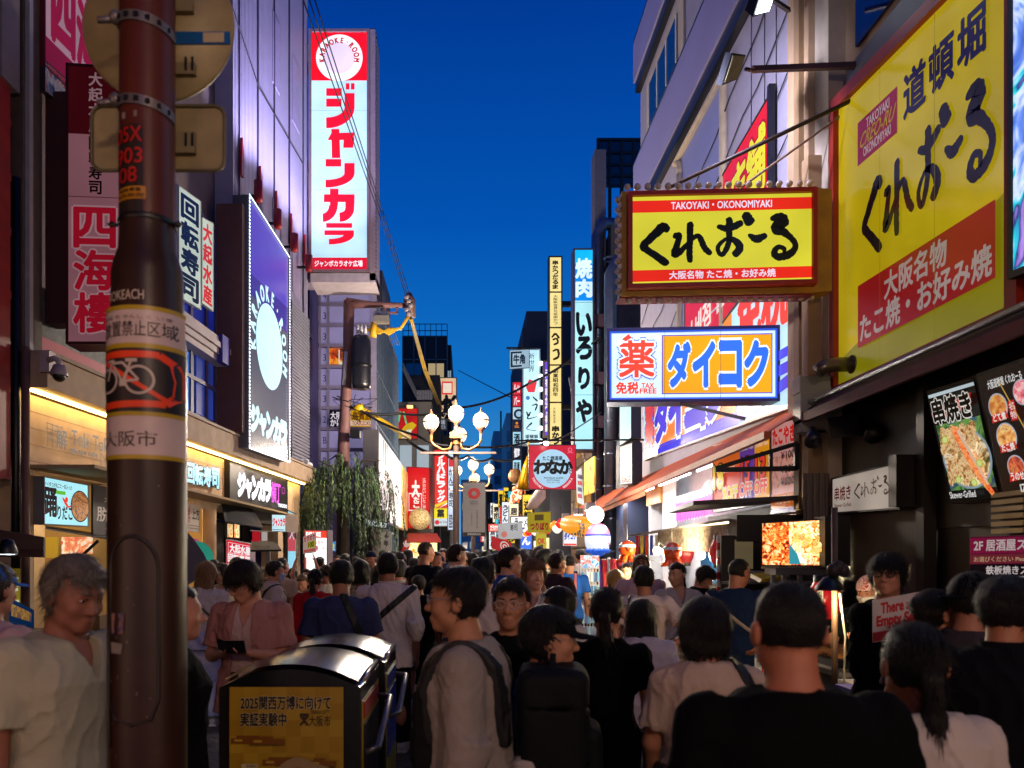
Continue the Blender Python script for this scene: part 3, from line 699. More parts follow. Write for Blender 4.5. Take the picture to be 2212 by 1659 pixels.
# ================================================================ large structure
def ground():
 mb = MB(); m = pm('2a2624', .8, var=.2, scale=3)
 mb.add([(-60, -12, -.006), (60, -12, -.006), (60, 400, -.006), (-60, 400, -.006)], [(0, 1, 2, 3)], m)
 mb.build('ground', kind='structure')
 # herringbone pavers, each block a face with its own tone
 L_, W_ = .205, .098; cols = [pm(h, .62, var=.18, scale=9, bump=.15, bscale=60, spec=.45) for h in ('352d2b', '3b3230', '2e2828', '403735', '332c2d')]
 pale = [pm(h, .6, var=.15, scale=9, bump=.15, spec=.45) for h in ('57504b', '4d4743')]
 mb = MB(); c45 = math.cos(math.radians(45)); r = random.Random(3)
 def block(u, v, a, b):
  cx, cy = (u + a / 2), (v + b / 2); X = (cx - cy) * c45; Y = (cx + cy) * c45 + 2.6
  if not (-4.6 < X < 4.1 and 2.2 < Y < 24): return
  g = .004; P = [(u + g, v + g), (u + a - g, v + g), (u + a - g, v + b - g), (u + g, v + b - g)]
  z = r.uniform(-.0012, .0012); k = r.choice(pale) if abs((Y % 5.1) - 2.6) < .22 else r.choice(cols)
  mb.add([((p - q) * c45, (p + q) * c45 + 2.6, z) for p, q in P], [(0, 1, 2, 3)], k)
 w = .1
 for i in range(-70, 260):
  for j in range(-140, 140):
   # classic 2:1 herringbone on a grid of w
   k = (i - j) % 4
   if k == 0: block(i * w, j * w, 2 * w, w)
   elif k == 3: block(i * w, j * w, w, 2 * w)
 mb.build('pavement', kind='structure', origin=(0, 0, 0))
ground()
BEIGE = pm('c4aa8a', .75, var=.10, scale=5, bump=.12, bscale=70, grime=.06)
BEIGE2 = pm('a08a74', .75, var=.12, scale=5, bump=.12, bscale=70, grime=.08)
DARK = pm('15110f', .5, var=.2); BLK = pm('0a0a0b', .4, var=.1); GREY = pm('6d6c70', .7, var=.12, scale=3, bump=.1, grime=.05)
STEEL = pm('8a8c90', .32, .8, var=.1); WHITE = pm('c8c8ca', .6, var=.06)
def lq(d0, d1, z0, z1, off=0.0):     # quad on the leaning left house line
 return [np.array([LX(d0) + off, d0, z0]), np.array([LX(d1) + off, d1, z0]), np.array([LX(d1) + off, d1, z1]), np.array([LX(d0) + off, d0, z1])]
def lbox(mb, d0, d1, z0, z1, off, thick, m): mb.hexa(lq(d0, d1, z0, z1, off), (-thick, .0625 * thick, 0), m)
def rbx(mb, d0, d1, z0, z1, m, x=RW, thick=.3): mb.box(x, x + thick, d0, d1, z0, z1, m)
# ---------------------------------------------------------------- beige arcade building on one side of the street
def arcade():
 o = thing('arcade_building', 'long beige stone shop building with lit cornice under a purple metal tower', 'building', (LX(14) - 1, 14, 0))
 D = LD; jm = pm('8d7760', .8, var=.1)
 def wall(mb):
  ds = [D(63), D(92), D(246), D(330), D(432), D(497), D(500), D(600), D(657)]
  lbox(mb, ds[0], D(432), 2.74, 3.62, -.1, .4, BEIGE); lbox(mb, ds[0], ds[1], 0, 2.736, -.1, .4, BEIGE); lbox(mb, ds[2], ds[3], 0, 2.736, -.1, .4, BEIGE)
  lbox(mb, D(432) + .004, ds[5], 2.60, 3.616, -.1, .4, BEIGE); lbox(mb, D(610), ds[8], 0, 3.612, -.1, .4, BEIGE)
  lbox(mb, D(497) + .004, D(610) - .004, 2.5, 3.61, -.1, .4, pm('2a2523', .6))
  for i in range(9):                                            # stone joints
   z = 2.86 + i * .19 / 1.0
   if z < 3.55: lbox(mb, ds[0] + .01, D(495), z, z + .006, -.097, .004, jm)
 part('wall', o, wall)
 def back(mb):
  mb.box(-12, LX(9) - 1.8, 8.9, 21.2, 0, 16, pm('55505a', .8, var=.1)); lbox(mb, 8.97, 20.6, 3.63, 15.9, -.35, .3, pm('6f6263', .75, var=.12, scale=2, grime=.06))
 part('upper_wall', o, back)
 part('cornice', o, lambda mb: (lbox(mb, D(60), D(664), 3.66, 4.03, .22, .75, BEIGE2), lbox(mb, D(61), D(664) - .02, 4.034, 4.08, .25, .7, pm('8e7b6a', .7, var=.12))))
 part('light_strip', o, lambda mb: lbox(mb, D(66), D(655), 3.628, 3.656, .04, .05, em('ffd078', 24.0)))
 def inner(mb):                                                     # lit shop rooms behind the openings
  w = pm('c0aa8c', .8, var=.15); mb.box(-8.6, -8.5, 9, 20, 0, 3.2, w); mb.box(-8.5, -4.2, 9.0, 20, 2.76, 2.8, pm('9b8460', .8)); mb.box(-8.5, -5.3, 10.62, 10.7, 0, 2.75, w)
  mb.box(-8.5, LX(13.9) - .6, 13.9, 14.0, 0, 2.75, w)
 part('shop_interior', o, inner)
 for d, w_ in ((9.9, 60), (12.4, 90), (13.0, 60)):
  part('ceiling_lamp', o, lambda mb: mb.box(LX(d) - 1.7, LX(d) - .7, d - .3, d + .3, 2.70, 2.745, em('ffe0b4', 16.0)))
 part('column', o, lambda mb: mb.lathe((XZ(451, D(452)), D(452), 0), [(.13, 0), (.13, 2.59)], pm('cfae80', .55, var=.08, scale=3, bump=.05), 28))
 def dark(mb):
  lbox(mb, D(498), D(609), 0, 2.49, -.75, .1, pm('1b1512', .5, var=.2)); lbox(mb, D(470), D(497), 0, 2.59, -.62, .1, pm('241a12', .5))
  for a in (500, 530, 560, 590): lbox(mb, D(a), D(a) + .12, 0, 2.48, -.70, .06, BLK)
 part('dark_shopfront', o, dark)
 # upper storeys
 def band(mb):
  lbox(mb, D(104), D(300), 4.36, 4.95, -.12, .12, pm('5d625e', .6, var=.35, scale=14)); lbox(mb, D(104), D(300), 4.05, 4.36, -.11, .13, pm('a52743', .55, var=.1))
  lbox(mb, D(60), D(100), 4.1, 9, -.05, .3, pm('4b3f3a', .7, var=.2)); lbox(mb, D(64), D(72), 4.1, 9, .0, .05, pm('8d8a90', .5))
 part('fascia_panel', o, band)
 def glassw(mb):
  g = glass('0e1a66', .07); f = pm('3f3a63', .5)
  lbox(mb, D(330), D(482), 4.2, 7.9, -.2, .05, g)
  for a in (372, 399, 430, 462, 482): lbox(mb, D(a), D(a) + .1, 4.2, 7.9, -.14, .1, f)
  for z in (4.2, 4.85, 5.55, 6.7, 7.85): lbox(mb, D(330), D(484), z, z + .07, -.13, .06, f)
  lbox(mb, D(395), D(440), 4.3, 5.3, -.17, .02, em('3c78d0', .55, .3)); lbox(mb, D(445), D(480), 4.3, 5.5, -.17, .02, em('2a3f9a', .5, .4)); lbox(mb, D(380), D(484), 5.6, 7.8, -.175, .02, em('1b2a92', .5, .3))
 part('window', o, glassw)
 def ledge(mb):
  m = pm('a9a0a4', .55, var=.08)
  for i, (z, of) in enumerate(((5.33, .05), (5.44, .09), (5.55, .13), (5.66, .09))): lbox(mb, D(300), D(488), z, z + .10, of, .3, m)
  lbox(mb, D(462), D(478), 5.30, 5.80, .16, .1, pm('2a2a8c', .5))
 part('ledge', o, ledge)
 def tower(mb):
  m = pm('8c88a0', .5, var=.05, spec=.35, bump=.05, bscale=20); d0, d1 = D(500), D(660); n = 66
  for i in range(n):
   a = d0 + (d1 - d0) * i / n; b = d0 + (d1 - d0) * (i + .62) / n; lbox(mb, a, b, 4.4, 17.5, .03, .10, m)
  lbox(mb, d0, d1, 4.4, 17.49, -.03, .3, m)
  mb.box(LX(d1) - 2.5, LX(d1) + .03, d1 + .004, d1 + .12, 4.4, 17.5, m)
 part('metal_tower', o, tower)
 dd = [D(500) + (D(660) - D(500)) * t for t in (.06, .27, .48, .70, .93)]
 for d in dd:
  def seam(mb): lbox(mb, d - .03, d + .03, 6.6, 17.4, .052, .03, pm('241c33', .6)); mb.hexa([np.array([LX(d) + .06, d - .09, 9.25]), np.array([LX(d) + .06, d + .09, 9.25]), np.array([LX(d) + .06, d + .07, 9.85]), np.array([LX(d) + .06, d - .02, 10.0])], (.05, 0, 0), pm('8e1722', .45))
  part('red_fin', o, seam)
 for a in (585, 628):
  for z in (8.2, 12.4): part('access_panel', o, lambda mb: lbox(mb, D(a), D(a + 16), z, z + 1.6, .045, .02, pm('7d7597', .5)))
 def pier(mb):
  m = pm('94827f', .65, var=.06)
  for i in range(9): lbox(mb, 15.1, 15.25, 4.12 + i * .44, 4.12 + i * .44 + .43, .39, .7, m)
  lbox(mb, D(484), D(490), 4.1, 8.4, .34, .5, pm('5a3d3a', .6))
 part('pier', o, pier)
 def louvre(mb):
  m = pm('6f6f7c', .5, var=.08)
  for i in range(46): lbox(mb, D(626), D(664), 4.1 + i * .085, 4.1 + i * .085 + .062, .06, .06, m)
  lbox(mb, D(620), D(664), 4.08, 8.1, .0, .1, pm('45454f', .6))
 part('louvre_panel', o, louvre)
 return o
ARC = arcade()
# wall-wash floodlights standing at the foot of the metal tower
flood = None
for i, t in enumerate((.10, .34, .58, .82)):
 d = LD(500) + (LD(660) - LD(500)) * t; x = LX(d) + .34; z = 8.85
 if flood is None:
  flood = thing('wall_floodlight', 'x', 'floodlight', (x, d, z), 'red drum floodlights washing the metal tower')
  def drum(mb): mb.lathe((x, d, z), [(.0, 0), (.08, 0), (.09, .04), (.09, .40), (.08, .40)], pm('8d1f22', .45), 18); mb.bar((x, d, z + .1), (x - .55, d, z + .1), .05, BLK)
  part('housing', flood, drum); part('lens', flood, lambda mb: mb.lathe((x, d, z + .40), [(.0, 0), (.075, 0)], em('b9a4ff', 8), 18)); fl = flood
 else: fl = clone(flood, (x, d, z))
 fl['label'] = 'red drum floodlight at the foot of the purple metal tower'
 L = bpy.data.lights.new('floodlight_lamp', 'SPOT'); L.energy = 1000; L.color = (.66, .60, 1.0); L.spot_size = math.radians(115); L.spot_blend = 1; L.shadow_soft_size = .12
 lo = bpy.data.objects.new('floodlight_lamp', L); COL.objects.link(lo); lo.location = (x + .55, d, z + .45); lo.rotation_euler = (0, math.radians(180 - 8), 0)
# ---------------------------------------------------------------- red framed restaurant at the picture edge
def edge_house():
 o = thing('restaurant_building', 'dark restaurant building with red steel posts beside the beige shop building', 'building', (-6, 7, 0))
 def w(mb): mb.box(-9, LX(7) - .3, 1.0, 8.86, 3.2, 14, pm('2c2022', .7, var=.2)); mb.box(-9, LX(7) - 1.2, 1.0, 8.8, 0, 3.19, pm('1d1613', .7))
 part('wall', o, w)
 for d in (8.25, 8.62):
  part('post', o, lambda mb: mb.box(LX(d) - .3, LX(d) - .05, d - .1, d + .1, 2.6, 9, pm('7d1a16', .5, var=.2, scale=4, grime=.1)))
 part('beam', o, lambda mb: [mb.box(LX(8.4) - .28, LX(8.4) - .07, 7.6, 8.8, z, z + .09, pm('6f1613', .5)) for z in (4.6, 5.3, 5.9, 6.5, 7.1)])
 part('grey_panel', o, lambda mb: mb.box(LX(8.7) - .3, LX(8.7) - .02, 8.5, 8.84, 6.9, 9.2, pm('6c6468', .6)))
 part('drain_pipe', o, lambda mb: mb.tube([(LX(8.9) + .0, 8.9, 0), (LX(8.9) + .0, 8.9, 4.1)], .045, pm('5b4037', .6), 10))
 part('drain_pipe', o, lambda mb: mb.tube([(LX(8.9) - .12, 8.92, 0), (LX(8.9) - .12, 8.92, 6)], .05, BLK, 10))
edge_house()
# ---------------------------------------------------------------- directory building, glass side
def directory():
 o = thing('office_building', 'lilac office building with numbered tenant panels and a blue glass side', 'building', (-4, 26, 0))
 d = 24.0; x0, x1 = XZ(690, d), XZ(809, d)
 part('wall', o, lambda mb: mb.box(x0 - .02, x1, d + .06, d + 8, 0, 9.75, pm('6a6290', .6, var=.1, scale=1.5)))
 def rails(mb):
  f = pm('77708f', .45)
  for y in (615, 659, 704, 748, 793, 838, 882, 927, 972, 1015): mb.box(x0, x1, d - .1, d + .055, ZP(y, d) - .04, ZP(y, d) + .05, f)
  for px in (691, 709.5, 807): mb.box(XZ(px, d) - .035, XZ(px, d) + .035, d - .08, d + .05, 1.5, 9.7, f)
  mb.box(XZ(806, d) - .05, x1 + .06, d - .12, d + .05, .2, 9.8, pm('8f88a4', .4))
 part('frame', o, rails)
 rows = ((618, 656, '4'), (662, 700, '3'), (707, 745, '3'), (752, 790, '3'), (797, 835, '3'), (842, 879, '3'), (886, 924, '2'), (931, 969, 'B1'), (976, 1012, 'B1'))
 for t, b, n in rows:
  s = Sign('panel', '', '', 693, t, b, d - .01, 806, t, b, d - .01, parent=o, plain=True, lit=.36, bg='a49cd0'); s.text(n, .045, .28, .045 + .055 * len(n), .66, '28233c', bold=0)
  s.rect(.142, 0, .152, 1, '3d3758'); s.done('tenant_panel')
 gl = glass('0b2740', .04); fr = pm('5f7080', .4, .3)
 part('glass_side', o, lambda mb: mb.box(x1, x1 + .02, d + .1, d + 7.8, 0.5, 9.6, gl))
 def mull(mb):
  for i in range(17): y = d + .1 + i * .48; mb.box(x1 + .02, x1 + .06, y, y + .05, .5, 9.6, fr)
  for z in (2.6, 4.2, 5.8, 7.4, 9.5): mb.box(x1 + .02, x1 + .05, d + .1, d + 7.9, z, z + .06, fr)
 part('mullion_grid', o, mull)
 part('roof_box', o, lambda mb: mb.box(x1 - 1.2, x1, d + 2.2, d + 5, 9.76, 11.2, pm('3a3a42', .7)))
 for t, b, kind in ((752, 790, 'fire'), (886, 924, 'crab'), (886, 924, 'bird')):
  if kind == 'fire':
   s = Sign('poster', 'x', 'poster', 711, t, b, d - .03, 806, t, b, d - .03, plain=True, lit=.55, bg=ramp_mat('fire_print', ['170806', '5a1a0a', 'c2560f', 'e0a030', '2a0c06'], 2.2, .35, 'n'))
   s.text('大食王', .04, .05, .16, .95, 'd8402a', vert=True, bold=.02); s.text('しなけ', .22, .08, .72, .9, 'f0ead8', bold=.04); s.done()
   tag(s.o, 'fiery black tenant poster with white brush letters in the numbered panel rows', 'poster')
  elif kind == 'crab':
   s = Sign('poster', 'x', 'poster', 711, t, b, d - .03, 741, t, b, d - .03, plain=True, lit=.6, bg='120c1e'); s.text('大阪', .1, .5, .9, .9, 'e8e0f0', bold=.03); s.text('かに', .1, .1, .9, .48, 'f0e8f4', bold=.04); s.done()
   tag(s.o, 'black tenant poster with white lettering next to the yellow one', 'poster')
  else:
   s = Sign('poster', 'x', 'poster', 757, t, b, d - .03, 806, t, b, d - .03, plain=True, lit=.6, bg='c99a10'); s.rect(0, .12, 1, .40, 'e8dcc0'); s.text('鳥貴族', .08, .45, .92, .92, '6d3a08', bold=.03); s.text('TORIKIZOKU', .08, .15, .92, .36, 'b02018', bold=.03); s.done()
   tag(s.o, 'yellow tenant poster with a red romanised word on white', 'poster')
 # slim glazed house in the gap
 h = thing('glazed_building', 'narrow blue lit glass house in the gap behind the purple tower', 'building', (-5, 22.5, 0))
 part('wall', h, lambda mb: mb.box(-8, XZ(689, 24), 22.6, 23.9, 0, 13, pm('3b3664', .6)))
 def win(mb):
  for i in range(6): mb.box(XZ(648, 22.5), XZ(668, 22.5), 22.55, 22.59, 3.2 + i * 1.6, 4.5 + i * 1.6, glass('101a46', .06) if i % 2 else em('1c3a78', .5))
 part('window', h, win)
 part('balcony', h, lambda mb: [mb.box(XZ(645, 22.3), XZ(672, 22.3), 22.1, 22.5, z, z + .12, pm('5a5478', .5)) for z in (4.6, 7.9, 11)])
directory()
# ---------------------------------------------------------------- right hand: banded white building
def banded():
 o = thing('banded_building', 'white tiled building with lavender balcony bands above the drugstore', 'building', (6, 14, 3.6))
 w = pm('9a95a8', .6, var=.08, scale=4, bump=.2, bscale=30); lav = pm('8d88b4', .5, var=.05, scale=1); blk = pm('0c0d16', .4)
 def wall(mb):
  mb.box(4.02, 4.4, 9.6, 18.35, 3.55, 9.45, w); mb.box(4.02, 4.4, 9.6, 18.35, 10.85, 12.45, w); mb.box(4.4, 9, 9.62, 18.2, 3.5, 13.4, w)
  mb.box(4.4, 9, 10, 18.2, 0, 3.49, pm('bcbcc0', .7))
 part('wall', o, wall)
 part('balcony_band', o, lambda mb: (mb.box(3.86, 4.3, 9.6, 18.40, 9.72, 10.78, lav), mb.box(3.86, 4.3, 9.6, 18.4, 10.784, 10.83, blk)))
 part('balcony_band', o, lambda mb: (mb.box(3.86, 4.3, 9.6, 18.40, 12.70, 13.6, lav), mb.box(3.86, 4.3, 9.6, 18.4, 13.604, 13.66, blk)))
 part('dark_band', o, lambda mb: mb.box(3.90, 4.3, 9.6, 18.37, 9.46, 9.716, blk)); part('dark_band', o, lambda mb: mb.box(3.90, 4.3, 9.6, 18.37, 12.46, 12.696, blk))
 def win(mb):
  mb.box(3.98, 4.02, 14.6, 17.6, 11.05, 12.25, pm('b6a994', .6)); mb.box(3.965, 3.98, 15.0, 17.3, 11.1, 12.0, glass('16303a', .06))
  for y in (15.0, 15.75, 16.5, 17.25): mb.box(3.95, 3.97, y, y + .06, 11.1, 12.0, WHITE)
 part('window', o, win)
 def niche(mb):
  pts = []
  for (cx, cz, a0) in ((15.2, 8.9, 90), (12.0, 8.9, 0), (12.0, 5.2, -90), (15.2, 5.2, 180)):
   for k in range(7): a = math.radians(a0 + (90 - k * 15) - 0); pts.append((cx + .35 * math.cos(a) * (1), cz + .35 * math.sin(a)))
  y = [p[0] for p in pts]; z = [p[1] for p in pts]; n = len(pts)
  mb.add([(4.008, a, b) for a, b in zip(y, z)], [tuple(range(n))], pm('7f83b2', .5, var=.04))
  rim = [(3.99, a, b) for a, b in zip(y, z)]; mb.tube(rim + rim[:1], .07, pm('b3a288', .6), 6)
 part('blind_window', o, niche)
 def cables(mb):
  c = pm('1a1a20', .5)
  for k in range(7):
   z = 9.3 - k * .75; pts = [(4.0 - .01, 9.7 + i * .6, z - .45 * i * .35 + .05 * math.sin(i * 2.1 + k)) for i in range(15)]; pts = [p for p in pts if p[2] > 3.7]
   if len(pts) > 2: mb.tube(pts, .010, c, 4)
  for y in (9.9, 10.3, 10.7, 11.2): mb.tube([(4.01, y, 4), (4.01, y, 9.4)], .006, c, 4)
 part('cable_net', o, cables)
 # pilaster between banded building and the yellow billboard
 p = thing('pilaster', 'beige rendered pilaster strip between the yellow billboard and the white building', 'pilaster', (3.9, 9.1, 0))
 cr = pm('9b8266', .75, var=.12, scale=3, bump=.25, bscale=60, grime=.08)
 part('shaft', p, lambda mb: (mb.box(3.86, 4.5, 8.98, 9.56, 2.3, 15, cr), mb.box(3.80, 4.4, 9.10, 9.24, 2.3, 15, pm('7d6548', .7, var=.1)), mb.box(3.93, 4.5, 8.64, 8.976, 2.3, 9, pm('a39788', .8, var=.1, bump=.3, bscale=80))))
 part('pier_cap', p, lambda mb: mb.box(3.78, 4.2, 8.80, 8.97, 2.3, 6.2, pm('8e7457', .75, var=.1)))
 for z, dy in ((5.05, 9.3), (4.95, 9.05), (3.55, 8.66), (3.25, 8.64)):
  b = thing('electric_box', 'small grey junction box fixed to the beige pilaster %s' % {5.05: 'under the bulb framed sign', 4.95: 'next to a twin box', 3.55: 'above the bent exhaust pipe', 3.25: 'below the bent exhaust pipe'}[z], 'junction box', (3.7, dy, z))
  part('case', b, lambda mb: mb.box(3.60, 3.86 if z > 4 else 3.92, dy - .09, dy + .09, z - .15, z + .15, pm('8c8c86', .5))); part('lid', b, lambda mb: mb.box(3.585, 3.6, dy - .10, dy + .10, z - .02, z + .16, pm('9d9d97', .45)))
banded()
def grill_house():
 o = thing('grill_house', 'dark timber fronted grill restaurant below the big yellow billboard', 'building', (5.5, 6, 0))
 wood = pm('33201a', .35, var=.25, scale=3, stretch=(1, 1, .15), spec=.5); dk = pm('17100e', .45, var=.2)
 part('wall', o, lambda mb: (mb.box(4.08, 4.5, 1.0, 9.6, 2.0, 3.5, dk), mb.box(4.07, 4.079, 7.1, 8.9, 1.0, 2.3, pm('3d2a26', .4, var=.3, stretch=(1, 4, .2))), mb.box(4.5, 9, 1, 9.6, 0, 14, pm('3a3030', .8)), mb.box(4.1, 4.5, 1.0, 9.6, 0, 1.998, dk)))
 part('upper_wall', o, lambda mb: (mb.box(4.12, 4.5, 1, 8.98, 3.51, 14, pm('7d6450', .75, var=.12, scale=2, bump=.1)), mb.box(4.06, 4.12, 6.0, 8.5, 6.66, 6.95, pm('4c4a52', .5))))
 part('window', o, lambda mb: mb.box(4.08, 4.118, 7.35, 8.35, 7.1, 9.5, glass('0b1448', .06)))
 part('door', o, lambda mb: mb.box(4.03, 4.069, 7.7, 8.5, .05, 1.5, pm('101116', .4)))
 part('wall_panel', o, lambda mb: mb.box(4.02, 4.069, 7.0, 7.68, .6, 1.75, pm('5a4a4c', .5)))
 for y in (6.95,): part('post', o, lambda mb: mb.box(3.96, 4.07, y - .06, y + .06, 0, 3.4, pm('1a1310', .5)))
 part('slat_shutter', o, lambda mb: [mb.box(4.02, 4.07, 5.75, 6.1, .5 + i * .055, .535 + i * .055, pm('8d7a4e', .5)) for i in range(32)])
 def aw(mb):
  mb.hexa([np.array((3.62, 8.75, 3.30)), np.array((3.62, 1.5, 3.30)), np.array((3.95, 1.5, 3.56)), np.array((3.95, 8.75, 3.56))], (.06, 0, -.05), pm('3d1a20', .6, var=.2))
  mb.box(3.60, 3.64, 1.5, 8.75, 3.20, 3.30, pm('5a2028', .7, var=.3))
 part('awning', o, aw)
 part('awning_rail', o, lambda mb: (mb.tube([(3.70, 8.8, 3.42), (3.70, 1.5, 3.42)], .03, STEEL, 8), mb.tube([(3.86, 8.6, 3.50), (3.86, 2, 3.50)], .02, pm('b9a37d', .5), 8)))
grill_house()
# pavement-side far row on the right
def right_row():
 o = thing('pipe_building', 'dark brick tower block with silver exhaust ducts behind the blue yakiniku sign', 'building', (6, 21, 0))
 part('wall', o, lambda mb: (mb.box(4.3, 10, 18.6, 22.4, 0, 7.0, pm('37313a', .8, var=.2, scale=4, bump=.3)), mb.box(4.25, 10, 22.404, 25, 0, 11.4, pm('35323c', .8, var=.2)), mb.box(3.86, 4.2, 23.9, 24.6, 0, 14.0, pm('5a5664', .7))))
 def ducts(mb):
  m = pm('5d6474', .35, .7, var=.1)
  for x, y, z0, z1 in ((XZ(1291, 23.4), 23.4, 1.5, 11.2), (4.02, 22.1, 1.5, 9.6)):
   mb.tube([(x, y, z0), (x, y, z1), (x + .15, y, z1 + .35), (x + .8, y + .3, z1 + .45)], .19, m, 14)
   for i in range(10): mb.lathe((x, y, z0 + .4 + i * .9), [(.205, 0), (.205, .05)], m, 14)
 part('exhaust_duct', o, ducts)
 def fr(mb):
  y = 24.5; x0, x1 = XZ(1291, y), XZ(1420, y)
  mb.box(x0, x1, y, y + .03, ZP(405, y), ZP(302, y), glass('070a22', .12))
  for k in range(6): X = x0 + (x1 - x0) * k / 5; mb.box(X - .04, X + .04, y - .05, y - .002, ZP(405, y), ZP(300, y), BLK)
  for p in (302, 330, 356, 380, 403): mb.box(x0, x1, y - .045, y - .003, ZP(p, y) - .04, ZP(p, y) + .04, BLK)
  for k in (0, 1, 2, 3.4, 4.6): X = x0 + (x1 - x0) * k / 5; mb.box(X - .05, X + .05, y - .05, y + .05, 11.4, ZP(405, y), BLK)
 part('roof_frame', o, fr)
 def side(mb):
  for i in range(5): mb.box(4.25, 4.3, 19.2 + i * .95, 19.8 + i * .95, 5.2, 6.2, glass('131b33', .08)); mb.box(4.25, 4.299, 19.2 + i * .95, 19.8 + i * .95, 3.2, 4.2, em('34507a', .35) if i % 2 else glass('131b33', .08))
 part('window', o, side)
 part('satellite_dish', o, lambda mb: (mb.ball((3.95, 18.9, 9.0), (.05, .3, .34), pm('9a9fb2', .5), 16, 8), mb.bar((3.95, 18.9, 8.9), (4.3, 19, 8.8), .04, BLK)))
 part('signboard', o, lambda mb: (mb.box(3.75, 4.3, 18.5, 19.0, 2.0, 3.6, pm('101a33', .5)), mb.box(3.95, 4.29, 19.1, 21, 1.5, 4.8, pm('16233d', .5))))
 q = thing('brown_building', 'brown panelled building lit gold behind the tall yellow sign', 'building', (6, 29, 0))
 part('wall', q, lambda mb: (mb.box(4.35, 10, 25.3, 33, 0, 10.9, pm('5d4a38', .7, var=.12, scale=2)), [mb.box(4.30, 4.35, 25.4, 32.8, 1.5 + i * .62, 1.53 + i * .62, pm('3c2f24', .7)) for i in range(15)]))
 part('window', q, lambda mb: [mb.box(4.27, 4.34, 26 + k * 1.4, 26.9 + k * 1.4, z, z + 1.0, em('c08a3a', .45, .3)) for k in range(4) for z in (3.6, 5.6, 7.6)])
 part('wall_stair', q, lambda mb: [mb.bar((3.95, 25.6 + i, 4.2 + .9 * i), (3.95, 26.4 + i, 5.0 + .9 * i), .08, pm('b8b0a4', .5)) for i in range(5)])
 r = thing('slab_building', 'dark slab building rising behind the black and white hanging flag', 'building', (8, 45, 0))
 part('wall', r, lambda mb: (mb.box(XZ(1137, 45), 14, 45, 58, 0, ZP(672, 45), pm('1d2036', .8, var=.15, scale=.6)), mb.box(XZ(1128, 46), 14, 45.5, 58, 0, ZP(712, 46), pm('262a44', .8))))
 part('window', r, lambda mb: [mb.box(XZ(1137, 45) - .03, XZ(1137, 45), 46 + k * 1.8, 47 + k * 1.8, 3 + i * 2.1, 4.2 + i * 2.1, em('6a7fa8', .3) if (i * 3 + k) % 4 == 0 else glass('0d1730')) for k in range(5) for i in range(5)])
 mids = ((1099, 46, 60, 6.2, '1e2136'), (1105, 34, 44, 5.4, '2a2a34'))
 for i, (px, d0, d1, z, c) in enumerate(mids):
  b = thing('shop_building', ('low dark shop house beyond the column of small signs', 'low grey shop house beside the column of small signs')[i], 'building', (6, (d0 + d1) / 2, 0))
  x = 3.6
  part('wall', b, lambda mb: mb.box(x, 12, d0, d1, 0, z, pm(c, .8, var=.2)))
  part('shopfront', b, lambda mb: [mb.box(x - .05, x - .002, d0 + .5 + k * 2.6, d0 + 2.6 + k * 2.6, .4, 2.6, em(('ffd9a0', 'cfe6ff', 'ffe9c8', 'ffc080')[k % 4], 1.3, .5)) for k in range(int((d1 - d0) / 2.7))])
right_row()
